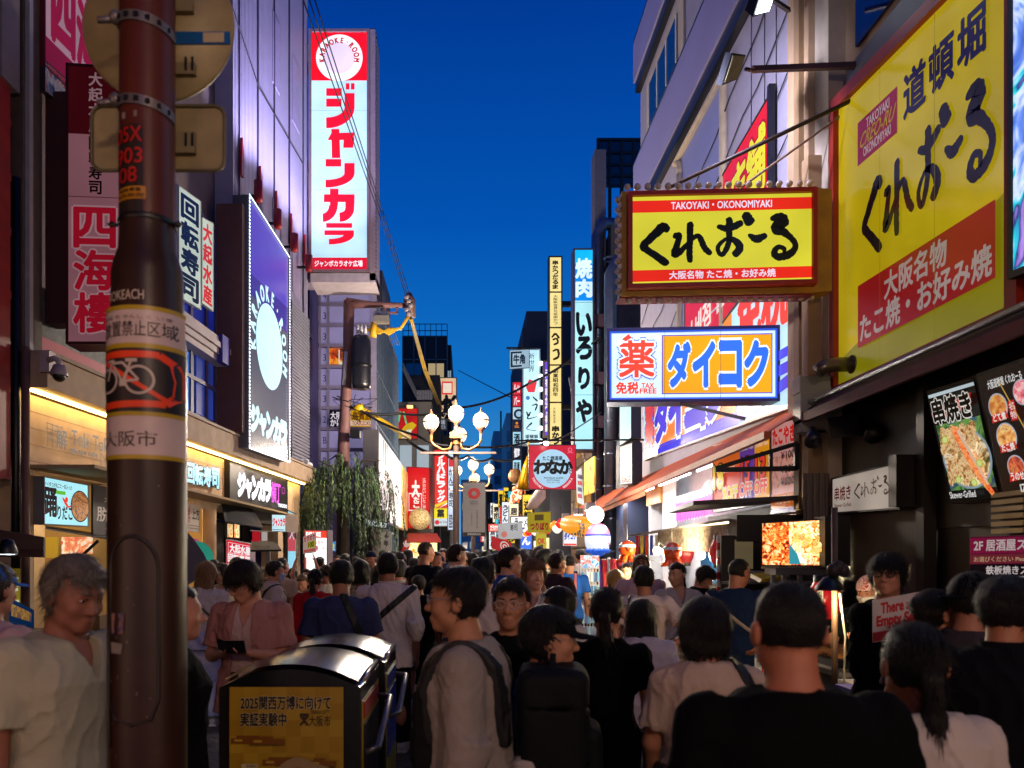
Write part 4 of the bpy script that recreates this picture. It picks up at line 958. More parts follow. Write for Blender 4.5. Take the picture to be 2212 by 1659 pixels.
# far end of the street
def far_row():
 specs = [  # px0, px1, depth, top y, colour, window colour, label
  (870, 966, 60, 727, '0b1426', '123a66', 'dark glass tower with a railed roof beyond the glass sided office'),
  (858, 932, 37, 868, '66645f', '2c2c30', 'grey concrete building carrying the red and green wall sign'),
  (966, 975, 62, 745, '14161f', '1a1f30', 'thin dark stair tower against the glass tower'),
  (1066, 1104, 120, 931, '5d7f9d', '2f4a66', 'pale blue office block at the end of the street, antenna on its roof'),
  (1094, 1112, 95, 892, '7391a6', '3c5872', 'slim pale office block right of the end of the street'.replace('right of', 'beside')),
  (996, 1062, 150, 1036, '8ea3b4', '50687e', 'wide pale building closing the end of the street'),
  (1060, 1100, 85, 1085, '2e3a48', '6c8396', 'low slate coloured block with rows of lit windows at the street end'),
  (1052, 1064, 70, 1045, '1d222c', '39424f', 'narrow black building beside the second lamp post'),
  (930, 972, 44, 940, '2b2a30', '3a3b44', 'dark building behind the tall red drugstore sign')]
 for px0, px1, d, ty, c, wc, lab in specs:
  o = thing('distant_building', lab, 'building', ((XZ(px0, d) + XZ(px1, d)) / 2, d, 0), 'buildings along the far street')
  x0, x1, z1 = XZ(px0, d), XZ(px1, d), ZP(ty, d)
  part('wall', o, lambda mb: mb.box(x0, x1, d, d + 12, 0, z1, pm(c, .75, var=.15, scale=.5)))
  def win(mb):
   nx = max(2, int((x1 - x0) / 1.3)); nz = max(2, int(z1 / 2.4)); r = random.Random(px0); w = (x1 - x0) / nx
   for i in range(nx):
    for k in range(1, nz):
     zz = z1 - 1.0 - (nz - k) * (z1 - 2) / nz; lit = r.random() < .22
     mb.box(x0 + w * (i + .15), x0 + w * (i + .85), d - .06, d - .004, zz, zz + 1.3, em('bcd0dc' if r.random() < .6 else 'e8c890', .5) if lit else glass(wc))
  part('window', o, win)
  if d == 60:
   part('roof_railing', o, lambda mb: [mb.bar((x0, d + .2, z), (x1, d + .2, z), .05, BLK) for z in (z1 + .5, z1 + 1.0)] + [mb.bar((x0 + i * (x1 - x0) / 8, d + .2, z1), (x0 + i * (x1 - x0) / 8, d + .2, z1 + 1.0), .05, BLK) for i in range(9)])
   part('glazing_grid', o, lambda mb: [mb.box(x0 + i * (x1 - x0) / 4 - .04, x0 + i * (x1 - x0) / 4 + .04, d - .12, d - .06, 4, z1, pm('3c4a5e', .4)) for i in range(5)] + [mb.box(x0, x1, d - .12, d - .06, z1 - k * 1.75 - .04, z1 - k * 1.75 + .04, pm('3c4a5e', .4)) for k in range(5)])
  if d == 120: part('antenna', o, lambda mb: mb.bar((XZ(1082, d), d, z1), (XZ(1082, d), d, z1 + 3), .25, BLK))
  if d == 37:
   part('stair', o, lambda mb: [mb.bar((XZ(872, d), d - .5, ZP(800, d)), (XZ(902, d), d - .5, ZP(862, d)), .12, pm('4a4c52', .6)), mb.bar((XZ(872, d), d - .5, ZP(790, d)), (XZ(902, d), d - .5, ZP(852, d)), .05, pm('4a4c52', .6))] + [mb.bar((XZ(903 + i * 3.4, d), d - .5, ZP(868, d)), (XZ(903 + i * 3.4, d), d - .5, ZP(848, d)), .05, pm('70747a', .6)) for i in range(10)])
   part('dark_annex', o, lambda mb: mb.box(x0, XZ(950, d + 3), d + 3, d + 9, 0, ZP(810, d + 3), pm('16171c', .8)))
far_row()
# ================================================================ signs (all corners in the 2212 x 1659 view, at true depths)
def kure(s, ox, oy, sx, sy, c, k=1.0, w=1.0):
 """five brushed kana, each stroke drawn by hand"""
 def S(pts, seed=0): s.stroke([(ox + sx * a, oy + sy * b, ww * w * sy) for a, b, ww in pts], c, k, .10, seed)
 S([(.155, .83, .12), (.13, .86, .15), (.06, .62, .13), (.015, .44, .12), (.06, .30, .11), (.15, .06, .12)], 1)
 S([(.30, .90, .11), (.298, .60, .10), (.295, .30, .10), (.298, .10, .09)], 2)
 S([(.215, .66, .11), (.235, .64, .09), (.205, .26, .12), (.24, .30, .10), (.29, .50, .06), (.335, .64, .08), (.36, .60, .09), (.385, .38, .10), (.415, .26, .09)], 3)
 S([(.475, .84, .08), (.53, .80, .12), (.60, .90, .11)], 4); S([(.535, .98, .11), (.535, .75, .10), (.53, .45, .09), (.50, .22, .08), (.475, .24, .07), (.47, .40, .07), (.52, .56, .06), (.575, .50, .11), (.60, .34, .12), (.575, .22, .12)], 5)
 S([(.64, 1.06, .15), (.655, .96, .17)], 6); S([(.66, .62, .07), (.70, .54, .13), (.745, .60, .10)], 7)
 S([(.80, 1.0, .10), (.84, 1.02, .15), (.86, .92, .18), (.82, .78, .20), (.87, .66, .12), (.925, .46, .09), (.93, .30, .10), (.89, .16, .12), (.83, .12, .12), (.805, .22, .10), (.83, .34, .08), (.865, .30, .07), (.865, .20, .06)], 8)
def bulbs(o, pts, m1=None):
 for p in pts:
  part('bulb', o, lambda mb: (mb.ball(p, .036, pm('b9a79a', .12, var=.04, spec=.8), 10, 7)))
# ---- wall billboard, yellow, on the grill house
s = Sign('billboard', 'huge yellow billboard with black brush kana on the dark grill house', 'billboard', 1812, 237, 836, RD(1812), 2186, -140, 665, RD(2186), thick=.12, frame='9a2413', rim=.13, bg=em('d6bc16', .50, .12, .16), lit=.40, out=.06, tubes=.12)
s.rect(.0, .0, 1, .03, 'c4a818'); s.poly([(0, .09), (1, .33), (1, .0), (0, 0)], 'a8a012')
s.rect(.155, .735, .43, .885, 'a31848'); s.text('TAKOYAKI', .22, .84, .38, .873, 'd8c4c8', bold=.02); s.text('OKONOMIYAKI', .20, .75, .39, .782, 'd8c4c8', bold=.02); s.text('CREO-RU', .18, .787, .415, .835, 'c9a52c', bold=.01, skew=.1)
for i, ch in enumerate('道頓堀'): s.text(ch, .475 + i * .148, .755, .60 + i * .148, .895, '1c1a50', bold=.035)
kure(s, .20, .385, .785, .275, '0e0c24', .7, 1.1)
s.rect(.17, .10, .945, .315, 'b11c22'); s.text('大阪名物', .36, .215, .72, .30, 'cdb9b4', bold=.03); s.text('たこ焼・お好み焼', .19, .115, .93, .205, 'cdb9b4', bold=.03)
for u in (.33, .66): s.rect(u, 0, u + .002, 1, '8d7d12')
s.done()
# ---- LED screen, continuing along the house towards the viewer
s = Sign('led_screen', 'large blue video screen beside the yellow billboard', 'screen', 2189, -430, 585, RD(2189, 3.9), 3900, -2700, -120, RD(3900, 3.9), thick=.25, frame='101114', rim=.05, bg=ramp_mat('screen_picture', ['101a4a', '2b4aa8', '5f86e0', 'c8d8ff', '27c0d8', '1a2a70', 'a080d8'], 1.3, 1.25, 'n', 4, 2.5), lit=1.2)
s.done('screen_face')
# ---- projecting bulb framed sign
d0, d1 = 8.42, 8.34
s = Sign('projecting_sign', 'yellow lightbox with black brush kana in a red rim and bulb studded frame', 'sign', 1365, 426, 616, d0, 1753, 417, 606, d1, thick=.28, frame='a01f12', rim=.045, bg='d3cc36', lit=.98, out=.05, tubes=.12)
s.rect(0, .82, 1, .955, 'e02818'); s.rect(0, .035, 1, .165, 'e02818')
s.text('TAKOYAKI・OKONOMIYAKI', .22, .85, .78, .93, 'e8dcf0', bold=.025); s.text('大阪名物 たこ焼・お好み焼', .21, .055, .80, .145, 'ead8ec', bold=.03)
kure(s, .05, .215, .92, .50, '0b0a08', 1.0, 1.45)
KO = s.done()
def kf(mb):
 m = pm('a77a0c', .45, var=.15, scale=6, bump=.15, grime=.1); q = [PX(1343, 640, d0 + .06), PX(1757, 632, d1 + .06), PX(1757, 405, d1 + .06), PX(1343, 413, d0 + .06)]
 mb.hexa(q, (0.004, .26, 0), m); mb.hexa([PX(1757, 632, d1 + .07), PX(1797, 628, d1 + .05), PX(1797, 408, d1 + .05), PX(1757, 405, d1 + .07)], (0, .2, 0), m); mb.hexa([PX(1338, 644, d0 + .09), PX(1757, 637, d1 + .09), PX(1757, 631.5, d1 + .09), PX(1338, 640, d0 + .09)], (0, .22, 0), pm('7d1410', .5))
part('bulb_frame', KO, kf)
bulbs(KO, [PX(1355 + i * 21.9, 404 - i * .45, d0 + .12) for i in range(19)] + [PX(1358 + i * 21.9, 650 - i * .45, d0 + .14) for i in range(19)] + [PX(1335, 432 + i * 22, d0 + .12) for i in range(10)])
part('stay_rod', KO, lambda mb: mb.tube([PX(1440, 408, 9.0), PX(1900, 118 + 70, 8.2)], .022, pm('2c1c16', .6), 6)); part('stay_rod', KO, lambda mb: mb.tube([PX(1600, 405, 9.0), PX(1880, 205, 8.4)], .014, pm('6a5240', .6), 6))
# ---- projecting drugstore lightbox
s = Sign('projecting_sign', 'white and orange lightbox with blue outlined katakana above the orange awning', 'sign', 1317, 716, 864, 10.45, 1679, 709, 861, 10.1, thick=.3, frame='12124a', rim=.035, bg='3b63e8', lit=1.0, out=.03, tubes=.10)
s.rect(.012, .03, .988, .97, 'cfeef8'); s.rect(.02, .05, .98, .955, 'd8f2fa')
s.rect(.318, .075, .972, .93, '4648c8'); s.rect(.325, .09, .966, .915, 'eea01a')
for t, a, b in (('ダ', .345, .50), ('イ', .495, .645), ('コ', .65, .80), ('ク', .80, .955)): s.text(t, a + .014, .20, b - .014, .80, '2f6cf0', bold=.055, outline='e9f6fc', ow=.045)
s.text('薬', .06, .33, .27, .85, '3548d0', bold=.10); s.text('薬', .06, .33, .27, .85, 'e8f6fc', bold=.075); s.text('薬', .06, .33, .27, .85, 'f04a3a', bold=.028)
s.poly([(.03, .80), (.075, .90), (.12, .96), (.135, .90), (.09, .83), (.05, .77)], 'e9f6fc'); s.poly([(.075, .875), (.115, .95), (.135, .90), (.10, .845)], 'f04a3a')
s.text('免税', .04, .085, .175, .25, 'e83a2c', bold=.035); s.text('TAX', .195, .165, .27, .235, 'e83a2c', bold=.03); s.text('FREE', .185, .085, .285, .155, 'e83a2c', bold=.03)
DK = s.done()
part('bracket', DK, lambda mb: (mb.bar(PX(1470, 872, 10.35), PX(1610, 905, 10.1), .04, pm('5a5a62', .5)), mb.box(3.97, 4.05, 10.12, 10.4, 3.75, 4.5, pm('8b8478', .6))))
# ---- big drugstore wall sign
s = Sign('wall_sign', 'long drugstore wall sign with red and blue lettering behind the projecting lightbox', 'sign', 1392, 818, 992, RD(1392, 3.97), 1717, 505, 872, RD(1717, 3.97), thick=.12, frame='c8ccd0', rim=.03, bg='bfe4ee', lit=.9, tubes=.1)
s.poly([(.10, .06), (.10, .72), (.42, .72), (.42, .66), (.58, .72), (.75, .60), (.75, .02), (.14, .02)], '4a3ac8'); s.rect(.115, .10, .74, .66, 'f07a22'); s.poly([(.30, .66), (.60, 1.0), (.70, 1.0), (.45, .66)], '4a3ad0'); s.poly([(.42, .66), (.66, .92), (.72, .92), (.72, .66)], 'f08a2a')
s.text('薬', .015, .12, .105, .66, 'e8302c', bold=.05, outline='4a3ad0', ow=.05)
for i, t in enumerate('ダイコク'): s.text(t, .13 + i * .145, .15, .265 + i * .145, .63, '4a34d0', bold=.08, outline='dff0f8', ow=.06)
s.text('免税', .76, .52, .985, .98, 'f0402c', bold=.05); s.poly([(.115, .0), (.75, .0), (1, .12), (1, .2), (.75, .06), (.115, .06)], '3a34d8'); s.rect(.75, .30, 1, .36, '3a34d8'); s.rect(.75, .20, 1, .27, '3a34d8')
s.done()
# ---- red vertical banner on the white building
s = Sign('wall_banner', 'red wall banner with yellow kanji on the white banded building', 'banner', 1480, 519, 800, RD(1480, 3.96), 1664, 205, 560, RD(1664, 3.96), thick=.1, frame='101016', rim=.03, bg=em('e01c22', .75, .1), lit=.85)
for t, a, b in (('大', .2, .36), ('型', .42, .58), ('店', .62, .77), ('舗', .79, .96)): s.text(t, a, .50, b, .90, 'd8cf1c', bold=.035, outline='a01018', ow=.04)
s.text('면세점 할인 당일', .02, .10, .98, .30, 'e8d8d0', bold=.03)
BN = s.done()
part('edge_board', BN, lambda mb: mb.box(3.90, 3.98, RD(1664, 3.96) - .12, RD(1664, 3.96) - .04, 5.2, 7.85, pm('0e0e18', .4)))
# ---- posters beside the drugstore opening
s = Sign('discount_poster', 'row of orange and purple discount posters with big percent figures', 'poster', 1541, 964, 1107, RD(1541, 3.9), 1664, 929, 1085, RD(1664, 3.9), thick=.06, frame='2c2226', rim=.01, bg='c8261a', lit=.62, tubes=.15)
s.rect(0, .62, .52, 1, 'd8641a'); s.rect(0, .08, .52, .62, 'd23a20'); s.rect(.52, .08, .77, 1, '5a3aa0'); s.rect(.77, .08, 1, 1, 'e89a1a'); s.rect(0, 0, 1, .07, '50423e')
for t, a, b, y in (('Buy Over 50,000 Yen', .02, .50, .82), ('Buy Over', .54, .75, .88), ('30,000 Yen', .54, .75, .80), ('Buy Over', .79, .98, .88), ('10,000 Yen', .79, .98, .80)): s.text(t, a, y, b, y + .07, 'ead9c8', bold=.01)
for t, a, b, c in (('18', .02, .22, 'e8c81c'), ('15', .56, .70, 'e8382c'), ('13', .80, .94, 'e8382c')): s.text(t, a, .34, b, .68, c, bold=.05, outline='2c1410', ow=.06)
for a, b in ((.22, .50), (.54, .75), (.79, .98)): s.text('%OFF' if a < .3 else 'OFF', a, .15, b, .33, 'e8c81c' if a < .3 else 'e8402c', bold=.045, outline='f0e8d8', ow=.05)
s.text('TAX FREE', .24, .55, .46, .62, 'f0e4d0', bold=.02); s.done()
s = Sign('price_board', 'pink takoyaki price board with red kana beside the discount posters', 'sign', 1667, 921, 1134, RD(1667, 3.86), 1720, 905, 1128, RD(1720, 3.86), thick=.06, frame='8a6a66', rim=.01, bg='d89a94', lit=.6, tubes=.15)
s.rect(0, .36, 1, .68, ramp_mat('takoyaki_print', ['7d3a30', 'b8685a', 'd89a8a', '8f4a3c'], 5, .4, 'v')); s.text('たこやき', .06, .80, .94, .96, 'd42420', bold=.05); s.text('takoyaki', .3, .75, .8, .79, '40201c')
for y, t in ((.64, '¥100'), (.50, '¥300'), (.38, '¥600')): s.text(t, .42, y, .95, y + .075, '1c1210', bold=.02)
s.rect(0, .16, 1, .30, 'c8641c'); s.text('たこせん', .2, .20, .8, .28, 'f0d8c0', bold=.01); s.rect(0, 0, 1, .15, '6a4a78'); s.text('¥200', .3, .04, .8, .12, '1c1218', bold=.02); s.done()
# ---- small grill house lightbox
s = Sign('shop_lightbox', 'cream lightbox with brown brush kana on the dark timber wall', 'sign', 1799, 1036, 1107, RD(1799, 3.92), 1944, 1001, 1096, RD(1944, 3.92), thick=.14, frame='241c18', rim=.016, bg='b5a89c', lit=.62, tubes=.25)
s.text('串焼き', .035, .34, .30, .74, '5a1414', bold=.025); s.text('Skewer-Grilled', .035, .14, .31, .25, '5a2020', bold=.01); kure(s, .36, .30, .56, .46, '3a1210', 1, .9)
SL = s.done(); part('side_plate', SL, lambda mb: mb.box(3.8, 4.06, RD(1944, 3.92) - .16, RD(1944, 3.92) - .03, 2.2, 2.66, pm('15110f', .4)))
# ---- leaning food pictures
def food(s, u, v, r, cols, key):
 s.disc(u, v, r * 1.12, 'cfd4e4', .7); s.disc(u, v, r, ramp_mat(key, cols, 14, .75, 'v', 4, 1))
s = Sign('menu_lightbox', 'leaning backlit menu picture of grilled skewers and a crab leg', 'menu board', 2058, 851, 1081, 6.5, 2160, 821, 1074, 6.05, thick=.12, frame='0b0b0c', rim=.03, bg='12130f', lit=.75)
q = s.q; lean = np.array([-.20, 0, 0]); s.q = [q[0], q[1], q[2] + lean, q[3] + lean]; s.mb = MB(); s.rect(0, 0, 1, 1, '0f100d')
for ch in list(s.o.children): ch.rotation_euler = (0, 0, 0); bpy.data.objects.remove(ch)
mb = MB(); mb.hexa([p - s.n * .006 for p in s.P4(-.05, -.03, 1.05, 1.03)], -s.n * .12, pm('0b0b0c', .4)); mb.build('sign_box', s.o)
s.rect(.02, .09, .98, .70, ramp_mat('leaf_bed', ['14241a', '2a5a2c', '5a8a3a', '1c3a5a', '4a7a8a'], 6, .9, 'n')); s.rect(.0, .955, 1, .985, 'c8dce4'); s.disc(.52, .36, .27, '9fb4c4', .8); s.disc(.52, .36, .25, ramp_mat('skewer_plate', ['2a3a1a', '7d6a3a', 'c9b48a', 'e8dcc0', '8a5a34', '4a6a2a'], 9, .8, 'v'))
for i in range(14):
 a = .08 + (i % 7) * .11; b_ = .16 + .26 * (i // 7); s.stroke([(a, b_ + .03 * (i % 3), .06), (a + .05, b_ + .10, .07), (a + .09, b_ + .2 + .02 * (i % 2), .06)], ramp_mat('skewer_meat', ['6a3a1c', 'b88a54', 'e0c898', '9a6030'], 22, .8, 'v'), 1, .2, i)
s.stroke([(.44, .62, .07), (.62, .38, .085), (.80, .16, .07), (.94, .03, .04)], ramp_mat('crab_leg', ['c8401c', 'e8682c', 'f0a868', 'd85020'], 30, .85, 'v'), 1, .08, 3); s.stroke([(.52, .60, .03), (.70, .36, .03), (.88, .12, .02)], 'f0d8c0', .8, .1, 4)
for u, v in ((.3, .18), (.62, .14), (.82, .30), (.22, .55)): s.disc(u, v, .035, 'b8c858'); s.disc(u, v, .025, 'dce890')
s.poly([(.05, .80), (.4, .86), (.97, .90), (.9, .80), (.4, .74), (.1, .72)], 'c8241c'); s.text('串焼き', .10, .70, .92, .92, '0e0c0a', bold=.04, outline='e8e4dc', ow=.05); s.text('Skewer-Grilled', .06, .015, .62, .075, 'e8e8e8', bold=.02); s.done()
s = Sign('menu_lightbox', 'leaning backlit menu picture with round bowls at the picture edge', 'menu board', 2170, 815, 1073, 5.98, 2440, 727, 1043, 4.86, thick=.12, frame='0b0b0c', rim=.03, bg='17120f', lit=.75)
q = s.q; s.q = [q[0], q[1], q[2] + lean, q[3] + lean]; s.mb = MB(); s.rect(0, 0, 1, 1, '1c120e')
for ch in list(s.o.children): bpy.data.objects.remove(ch)
mb = MB(); mb.hexa([p - s.n * .006 for p in s.P4(-.02, -.03, 1.02, 1.03)], -s.n * .12, pm('0b0b0c', .4)); mb.build('sign_box', s.o)
food(s, .13, .72, .10, ['7d3a14', 'c8742c', 'e8b060', '4a7a2a'], 'bowl_noodle'); food(s, .15, .47, .105, ['8a4a1c', 'd8903c', 'f0c880', '6a3a18'], 'bowl_takoyaki'); food(s, .18, .22, .09, ['5a1410', '9a2c1c', 'd86a3a', '6a8a3a'], 'bowl_stew'); food(s, .38, .78, .09, ['a82438', 'e87a8a', 'f0d0d0', '4a8a3a'], 'bowl_sashimi'); food(s, .45, .5, .13, ['4a7a1c', 'a8c83a', 'e8e070', 'c89a2c'], 'bowl_salad')
for u, v, t in ((.07, .60, 'どて煮'), (.09, .35, 'たこ焼'), (.12, .11, 'うのせ')): s.poly([(u - .01, v), (u + .15, v + .015), (u + .14, v + .075), (u, v + .06)], 'c8281c'); s.text(t, u + .01, v + .008, u + .13, v + .07, 'f0ece4', bold=.03)
s.text('大阪道頓堀 くれおーる', .10, .87, .42, .94, 'f0f0f0', bold=.02); s.rect(.25, .58, .31, .74, 'c01c24'); s.text('名物', .255, .59, .305, .73, 'f0e0e0', vert=True); s.text('IZAKAYA', .20, .02, .46, .08, 'e8e8e8', bold=.03)
s.stroke([(.22, .9, .012), (.32, .6, .012), (.42, .3, .012)], 'c8a04a', 1, 0); s.done()
# ---- video screen over the stall counter
s = Sign('tv_screen', 'bright screen with a picture of glazed grilled chicken above the food stall', 'screen', 1647, 1131, 1220, 7.9, 1781, 1123, 1221, 7.6, thick=.09, frame='141416', rim=.015, bg=ramp_mat('grilled_chicken', ['1a0402', '8a1c06', 'd8501a', 'f8a840', 'fff0c0', 'a82a0a'], 24, 1.25, 'v', 5, 1.2), lit=1.2)
s.rect(.44, .02, .99, .99, ramp_mat('fried_chicken', ['6a1c06', 'd86a1c', 'f8c860', 'fffbe0', 'd8801c', 'a8380c'], 20, 1.3, 'v', 5, 1.2)); s.poly([(.44, .5), (.66, .1), (.62, .02), (.44, .02)], '2a8a9a'); s.poly([(.56, .30), (.62, .26), (.72, .05), (.62, .04)], 'e8f4e8')
for i in range(5): s.stroke([(.01 + .03 * i, .42 - i * .08, .02), (.09 + .03 * i, .56 - i * .08, .02)], 'e8c070', 1, 0)
for i in range(26):
 r_ = random.Random(i); a, b = r_.uniform(.12, .42), r_.uniform(.08, .9); s.disc(a, b, r_.uniform(.035, .065), ramp_mat('glaze%d' % (i % 3), (['b8380c', 'f07a20', 'ffd070'], ['c8480c', 'f8a038', 'fff0b0'], ['9a2406', 'e05a14', 'f8b858'])[i % 3], 55, 1.2, 'v'))
for i in range(22):
 r_ = random.Random(i + 60); a, b = r_.uniform(.55, .96), r_.uniform(.25, .94); s.disc(a, b, r_.uniform(.05, .085), ramp_mat('crust%d' % (i % 3), (['c8701c', 'f8c050', 'fff4c8'], ['d88a20', 'f8e090', 'fffce8'], ['a84a10', 'e8a038', 'f8e0a0'])[i % 3], 55, 1.25, 'v'))
s.done('screen_face'); part('side_cabinet', s.o, lambda mb: (mb.box(3.38, 3.62, 7.5, 7.72, 1.67, 2.14, BLK), mb.box(2.98, 3.5, 7.66, 7.95, 1.58, 1.655, pm('3a3c42', .5))))
# ---- other side: tall karaoke tower sign
s = Sign('tower_sign', 'tall white tower sign with big red katakana fixed to the purple tower', 'sign', 673, 70, 583, 20.8, 793, 70, 583, 20.8, thick=1.0, frame='7d6a70', rim=.07, bg='bfe6f8', lit=.98, out=.05, tubes=.12)
s.rect(0, .797, 1, 1, 'ef1226'); s.disc(.5, .893, .098, 'f2f7fc', n=48)
s.disc(.5, .893, .066, 'e3d2ee', n=40); s.arc('KARAOKE·ROOM', .5, .893, .074, 188, -8, .0245, 'c00c28', bold=.09)
def kat(s, X, Y, c):    # heavy block katakana from bars and arcs
 def R(a, b, c0, d): s.rect(X(a), Y(b), X(c0), Y(d), c)
 return R
cells = [(.595, .785), (.47, .592), (.345, .465), (.20, .34), (.105, .195)]
def blk(u0, u1, v0, v1, parts):
 for p in parts: s.poly([(u0 + (u1 - u0) * a, v0 + (v1 - v0) * b) for a, b in p], 'f01530')
def ar(cx, cy, rx, ry, rx2, ry2, a0, a1, n=9): return [(cx + rx * math.cos(math.radians(a)), cy + ry * math.sin(math.radians(a))) for a in np.linspace(a0, a1, n)] + [(cx + rx2 * math.cos(math.radians(a)), cy + ry2 * math.sin(math.radians(a))) for a in np.linspace(a1, a0, n)]
J = [[(.0, .72), (.55, .72), (.55, .89), (.0, .89)], [(.0, .48), (.54, .48), (.54, .66), (.0, .66)], [(.69, .86), (.82, .86), (.82, 1), (.69, 1)], [(.87, .86), (1, .86), (1, 1), (.87, 1)], [(.65, .78), (1, .78), (1, .46), (.65, .46)], ar(.0, .46, 1.0, .46, .65, .22, 0, -90)]
blk(.265, .775, cells[0][0], cells[0][1], J)
blk(.265, .775, cells[1][0], cells[1][1], [[(.05, .62), (.18, .86), (1, .88), (.96, .62)], [(.20, .0), (.50, .0), (.46, 1), (.18, 1)], [(.60, .35), (.95, .35), (1, .70), (.62, .70)]])
blk(.255, .775, cells[2][0], cells[2][1], [[(.0, .74), (.54, .74), (.54, 1), (.0, 1)], [(.65, .86), (1, .86), (1, .5), (.65, .5)], ar(.0, .5, 1.0, .5, .65, .23, 0, -90)])
blk(.225, .775, cells[3][0], cells[3][1], [[(.0, .60), (.0, .83), (1, .83), (1, .60)], [(.20, 1), (.48, 1), (.46, .5), (.20, .5)], ar(-.05, .5, .50, .5, .22, .25, 0, -88), [(.70, .62), (1, .62), (.99, .4), (.70, .4)], ar(.5, .4, .49, .4, .2, .12, 0, -88)])
blk(.235, .765, cells[4][0], cells[4][1], [[(.06, .78), (.94, .78), (.94, 1), (.06, 1)], [(.0, .44), (1, .44), (1, .66), (.0, .66)], ar(.15, .46, .85, .46, .5, .2, 0, -90)])
s.rect(0, 0, 1, .050, 'd81330'); s.text('ジャンボカラオケ広場', .06, .012, .92, .038, 'f4eef4', bold=.03)
TS = s.done()
def fl(mb):
 m = pm('8f7f86', .5, var=.1); d = 20.8; x0, x1 = XZ(671, d), XZ(797, d); z0, z1 = ZP(606, d), ZP(64, d)
 mb.box(x1 + .02, x1 + .17, d - .02, d + 1.0, z0, z1, m); mb.box(x0, x1 + .17, d - .02, d + 1.0, z0 - .05, ZP(588, d) - .03, pm('b5aab0', .5)); mb.box(x0, x1 + .17, d, d + 1, z1 - .02, z1 + .03, BLK)
 for i in range(60): mb.box(x1 + .17, x1 + .19, d + .02, d + .10, z0 + i * (z1 - z0) / 60, z0 + (i + .5) * (z1 - z0) / 60, pm('5a4e54', .5))
part('steel_frame', TS, fl)
for y in (107, 385, 586): part('wall_bracket', TS, lambda mb: mb.box(LX(20.6) - .1, XZ(672, 20.9) - .01, 20.95, 21.5, ZP(y + 24, 20.9), ZP(y - 14, 20.9), pm('9a90a8', .5)))
# ---- LED board with white edge lights
s = Sign('led_board', 'dark led board edged with white lights, pale round emblem and arched letters', 'sign', 537, 424, 965, 5.07 / (.0625 + (VX - 537) / FPX), 622, 556, 996, 5.07 / (.0625 + (VX - 622) / FPX), thick=.3, frame='4a4a58', rim=.02, bg=em('55566a', .62), lit=1.0, tubes=.04)
s.poly([(0, .62), (1, .62), (1, 1), (0, 1)], '4434a0', .55); s.poly([(0, .70), (1, .75), (1, 1), (0, 1)], '5a46c4', .62)
s.disc(.5, .475, .185, 'bfeefc', n=48, sq=1.0); s.arc('KARAOKE·ROOM', .5, .475, .228, 192, -12, .068, 'c4f0fc', bold=.09)
for i, t in enumerate('ジャンカラ'): s.text(t, .05 + i * .18, .075, .225 + i * .18, .175, 'c4f0fc', bold=.09)
LB = s.done('screen_face')
def edge(mb):
 m = em('eaf6ff', 3.2)
 for u in (-.02, 1.005):
  for i in range(70): v = i / 70; mb.add([s.P(u, v, .03), s.P(u + .022, v, .03), s.P(u + .022, v + .008, .03), s.P(u, v + .008, .03)], [(0, 1, 2, 3)], m)
 for v in (-.008, 1.0): mb.add([s.P(-.02, v, .03), s.P(1.02, v, .03), s.P(1.02, v + .007, .03), s.P(-.02, v + .007, .03)], [(0, 1, 2, 3)], em('dff2ff', 2.6))
part('edge_lights', LB, edge)
# ---- dark red vertical restaurant sign
s = Sign('vertical_sign', 'dark red and pink vertical sign with outlined red kanji behind the street pole', 'sign', 148, 142, 738, 9.35, 262, 150, 738, 9.35, thick=.35, frame='3c0f10', rim=.03, bg='a06a74', lit=.42, tubes=.12)
s.rect(0, .755, 1, 1, '4a0a12'); s.text('大起水産', .33, .76, .70, .985, 'a8848c', vert=True, bold=.03, keep=True); s.text('回転寿司', .30, .535, .72, .75, '14080c', vert=True, bold=.03, keep=True); s.rect(0, .525, 1, .528, '5a3038')
for i, t in enumerate('四海樓'): s.text(t, .12, .345 - i * .155, .88, .485 - i * .155, 'b4152c', bold=.03, outline='c09098', ow=.04)
VS = s.done(); part('side_wing', VS, lambda mb: mb.box(LX(9.6) - .1, XZ(146, 9.4) - .03, 9.42, 9.66, ZP(697, 9.4), ZP(195, 9.4), pm('3a1613', .6, var=.2, stretch=(8, 8, .3))))
s = Sign('wall_banner', 'red slanted board with a white outlined kanji over the vertical sign', 'banner', 97, -120, 140, LD(97), 262, 60, 300, LD(262), thick=.1, frame='5a0e18', rim=.02, bg='8d1228', lit=.5)
s.poly([(0, .25), (1, .25), (1, .9), (0, .9)], 'b98f9c'); s.text('四', .08, .30, .34, .86, 'a01430', bold=.06); s.text('海', .38, .30, .64, .86, 'a01430', bold=.06); s.text('樓', .68, .30, .94, .86, 'a01430', bold=.06); s.done()
s = Sign('mural_panel', 'blue and red printed mural strip under the slanted red board', 'panel', 96, 132, 196, LD(96), 150, 178, 238, LD(150), thick=.05, frame='2a2024', rim=.01, bg=ramp_mat('mural_print', ['28304a', '5a6a8a', 'a89a9c', '8a2c34', '30304a'], 5, .12, 'n'), lit=.3); s.done()
s = Sign('wall_lettering', 'red romanised restaurant letters on the mottled fascia', 'lettering', 165, 808, 858, LD(165), 276, 860, 905, LD(276), plain=True, lit=0, bg=pm('5d625e', .6, var=.35, scale=14)); s.text('SHI KAI ROW', .02, .2, .98, .8, '8a2434', bold=.04); s.done()
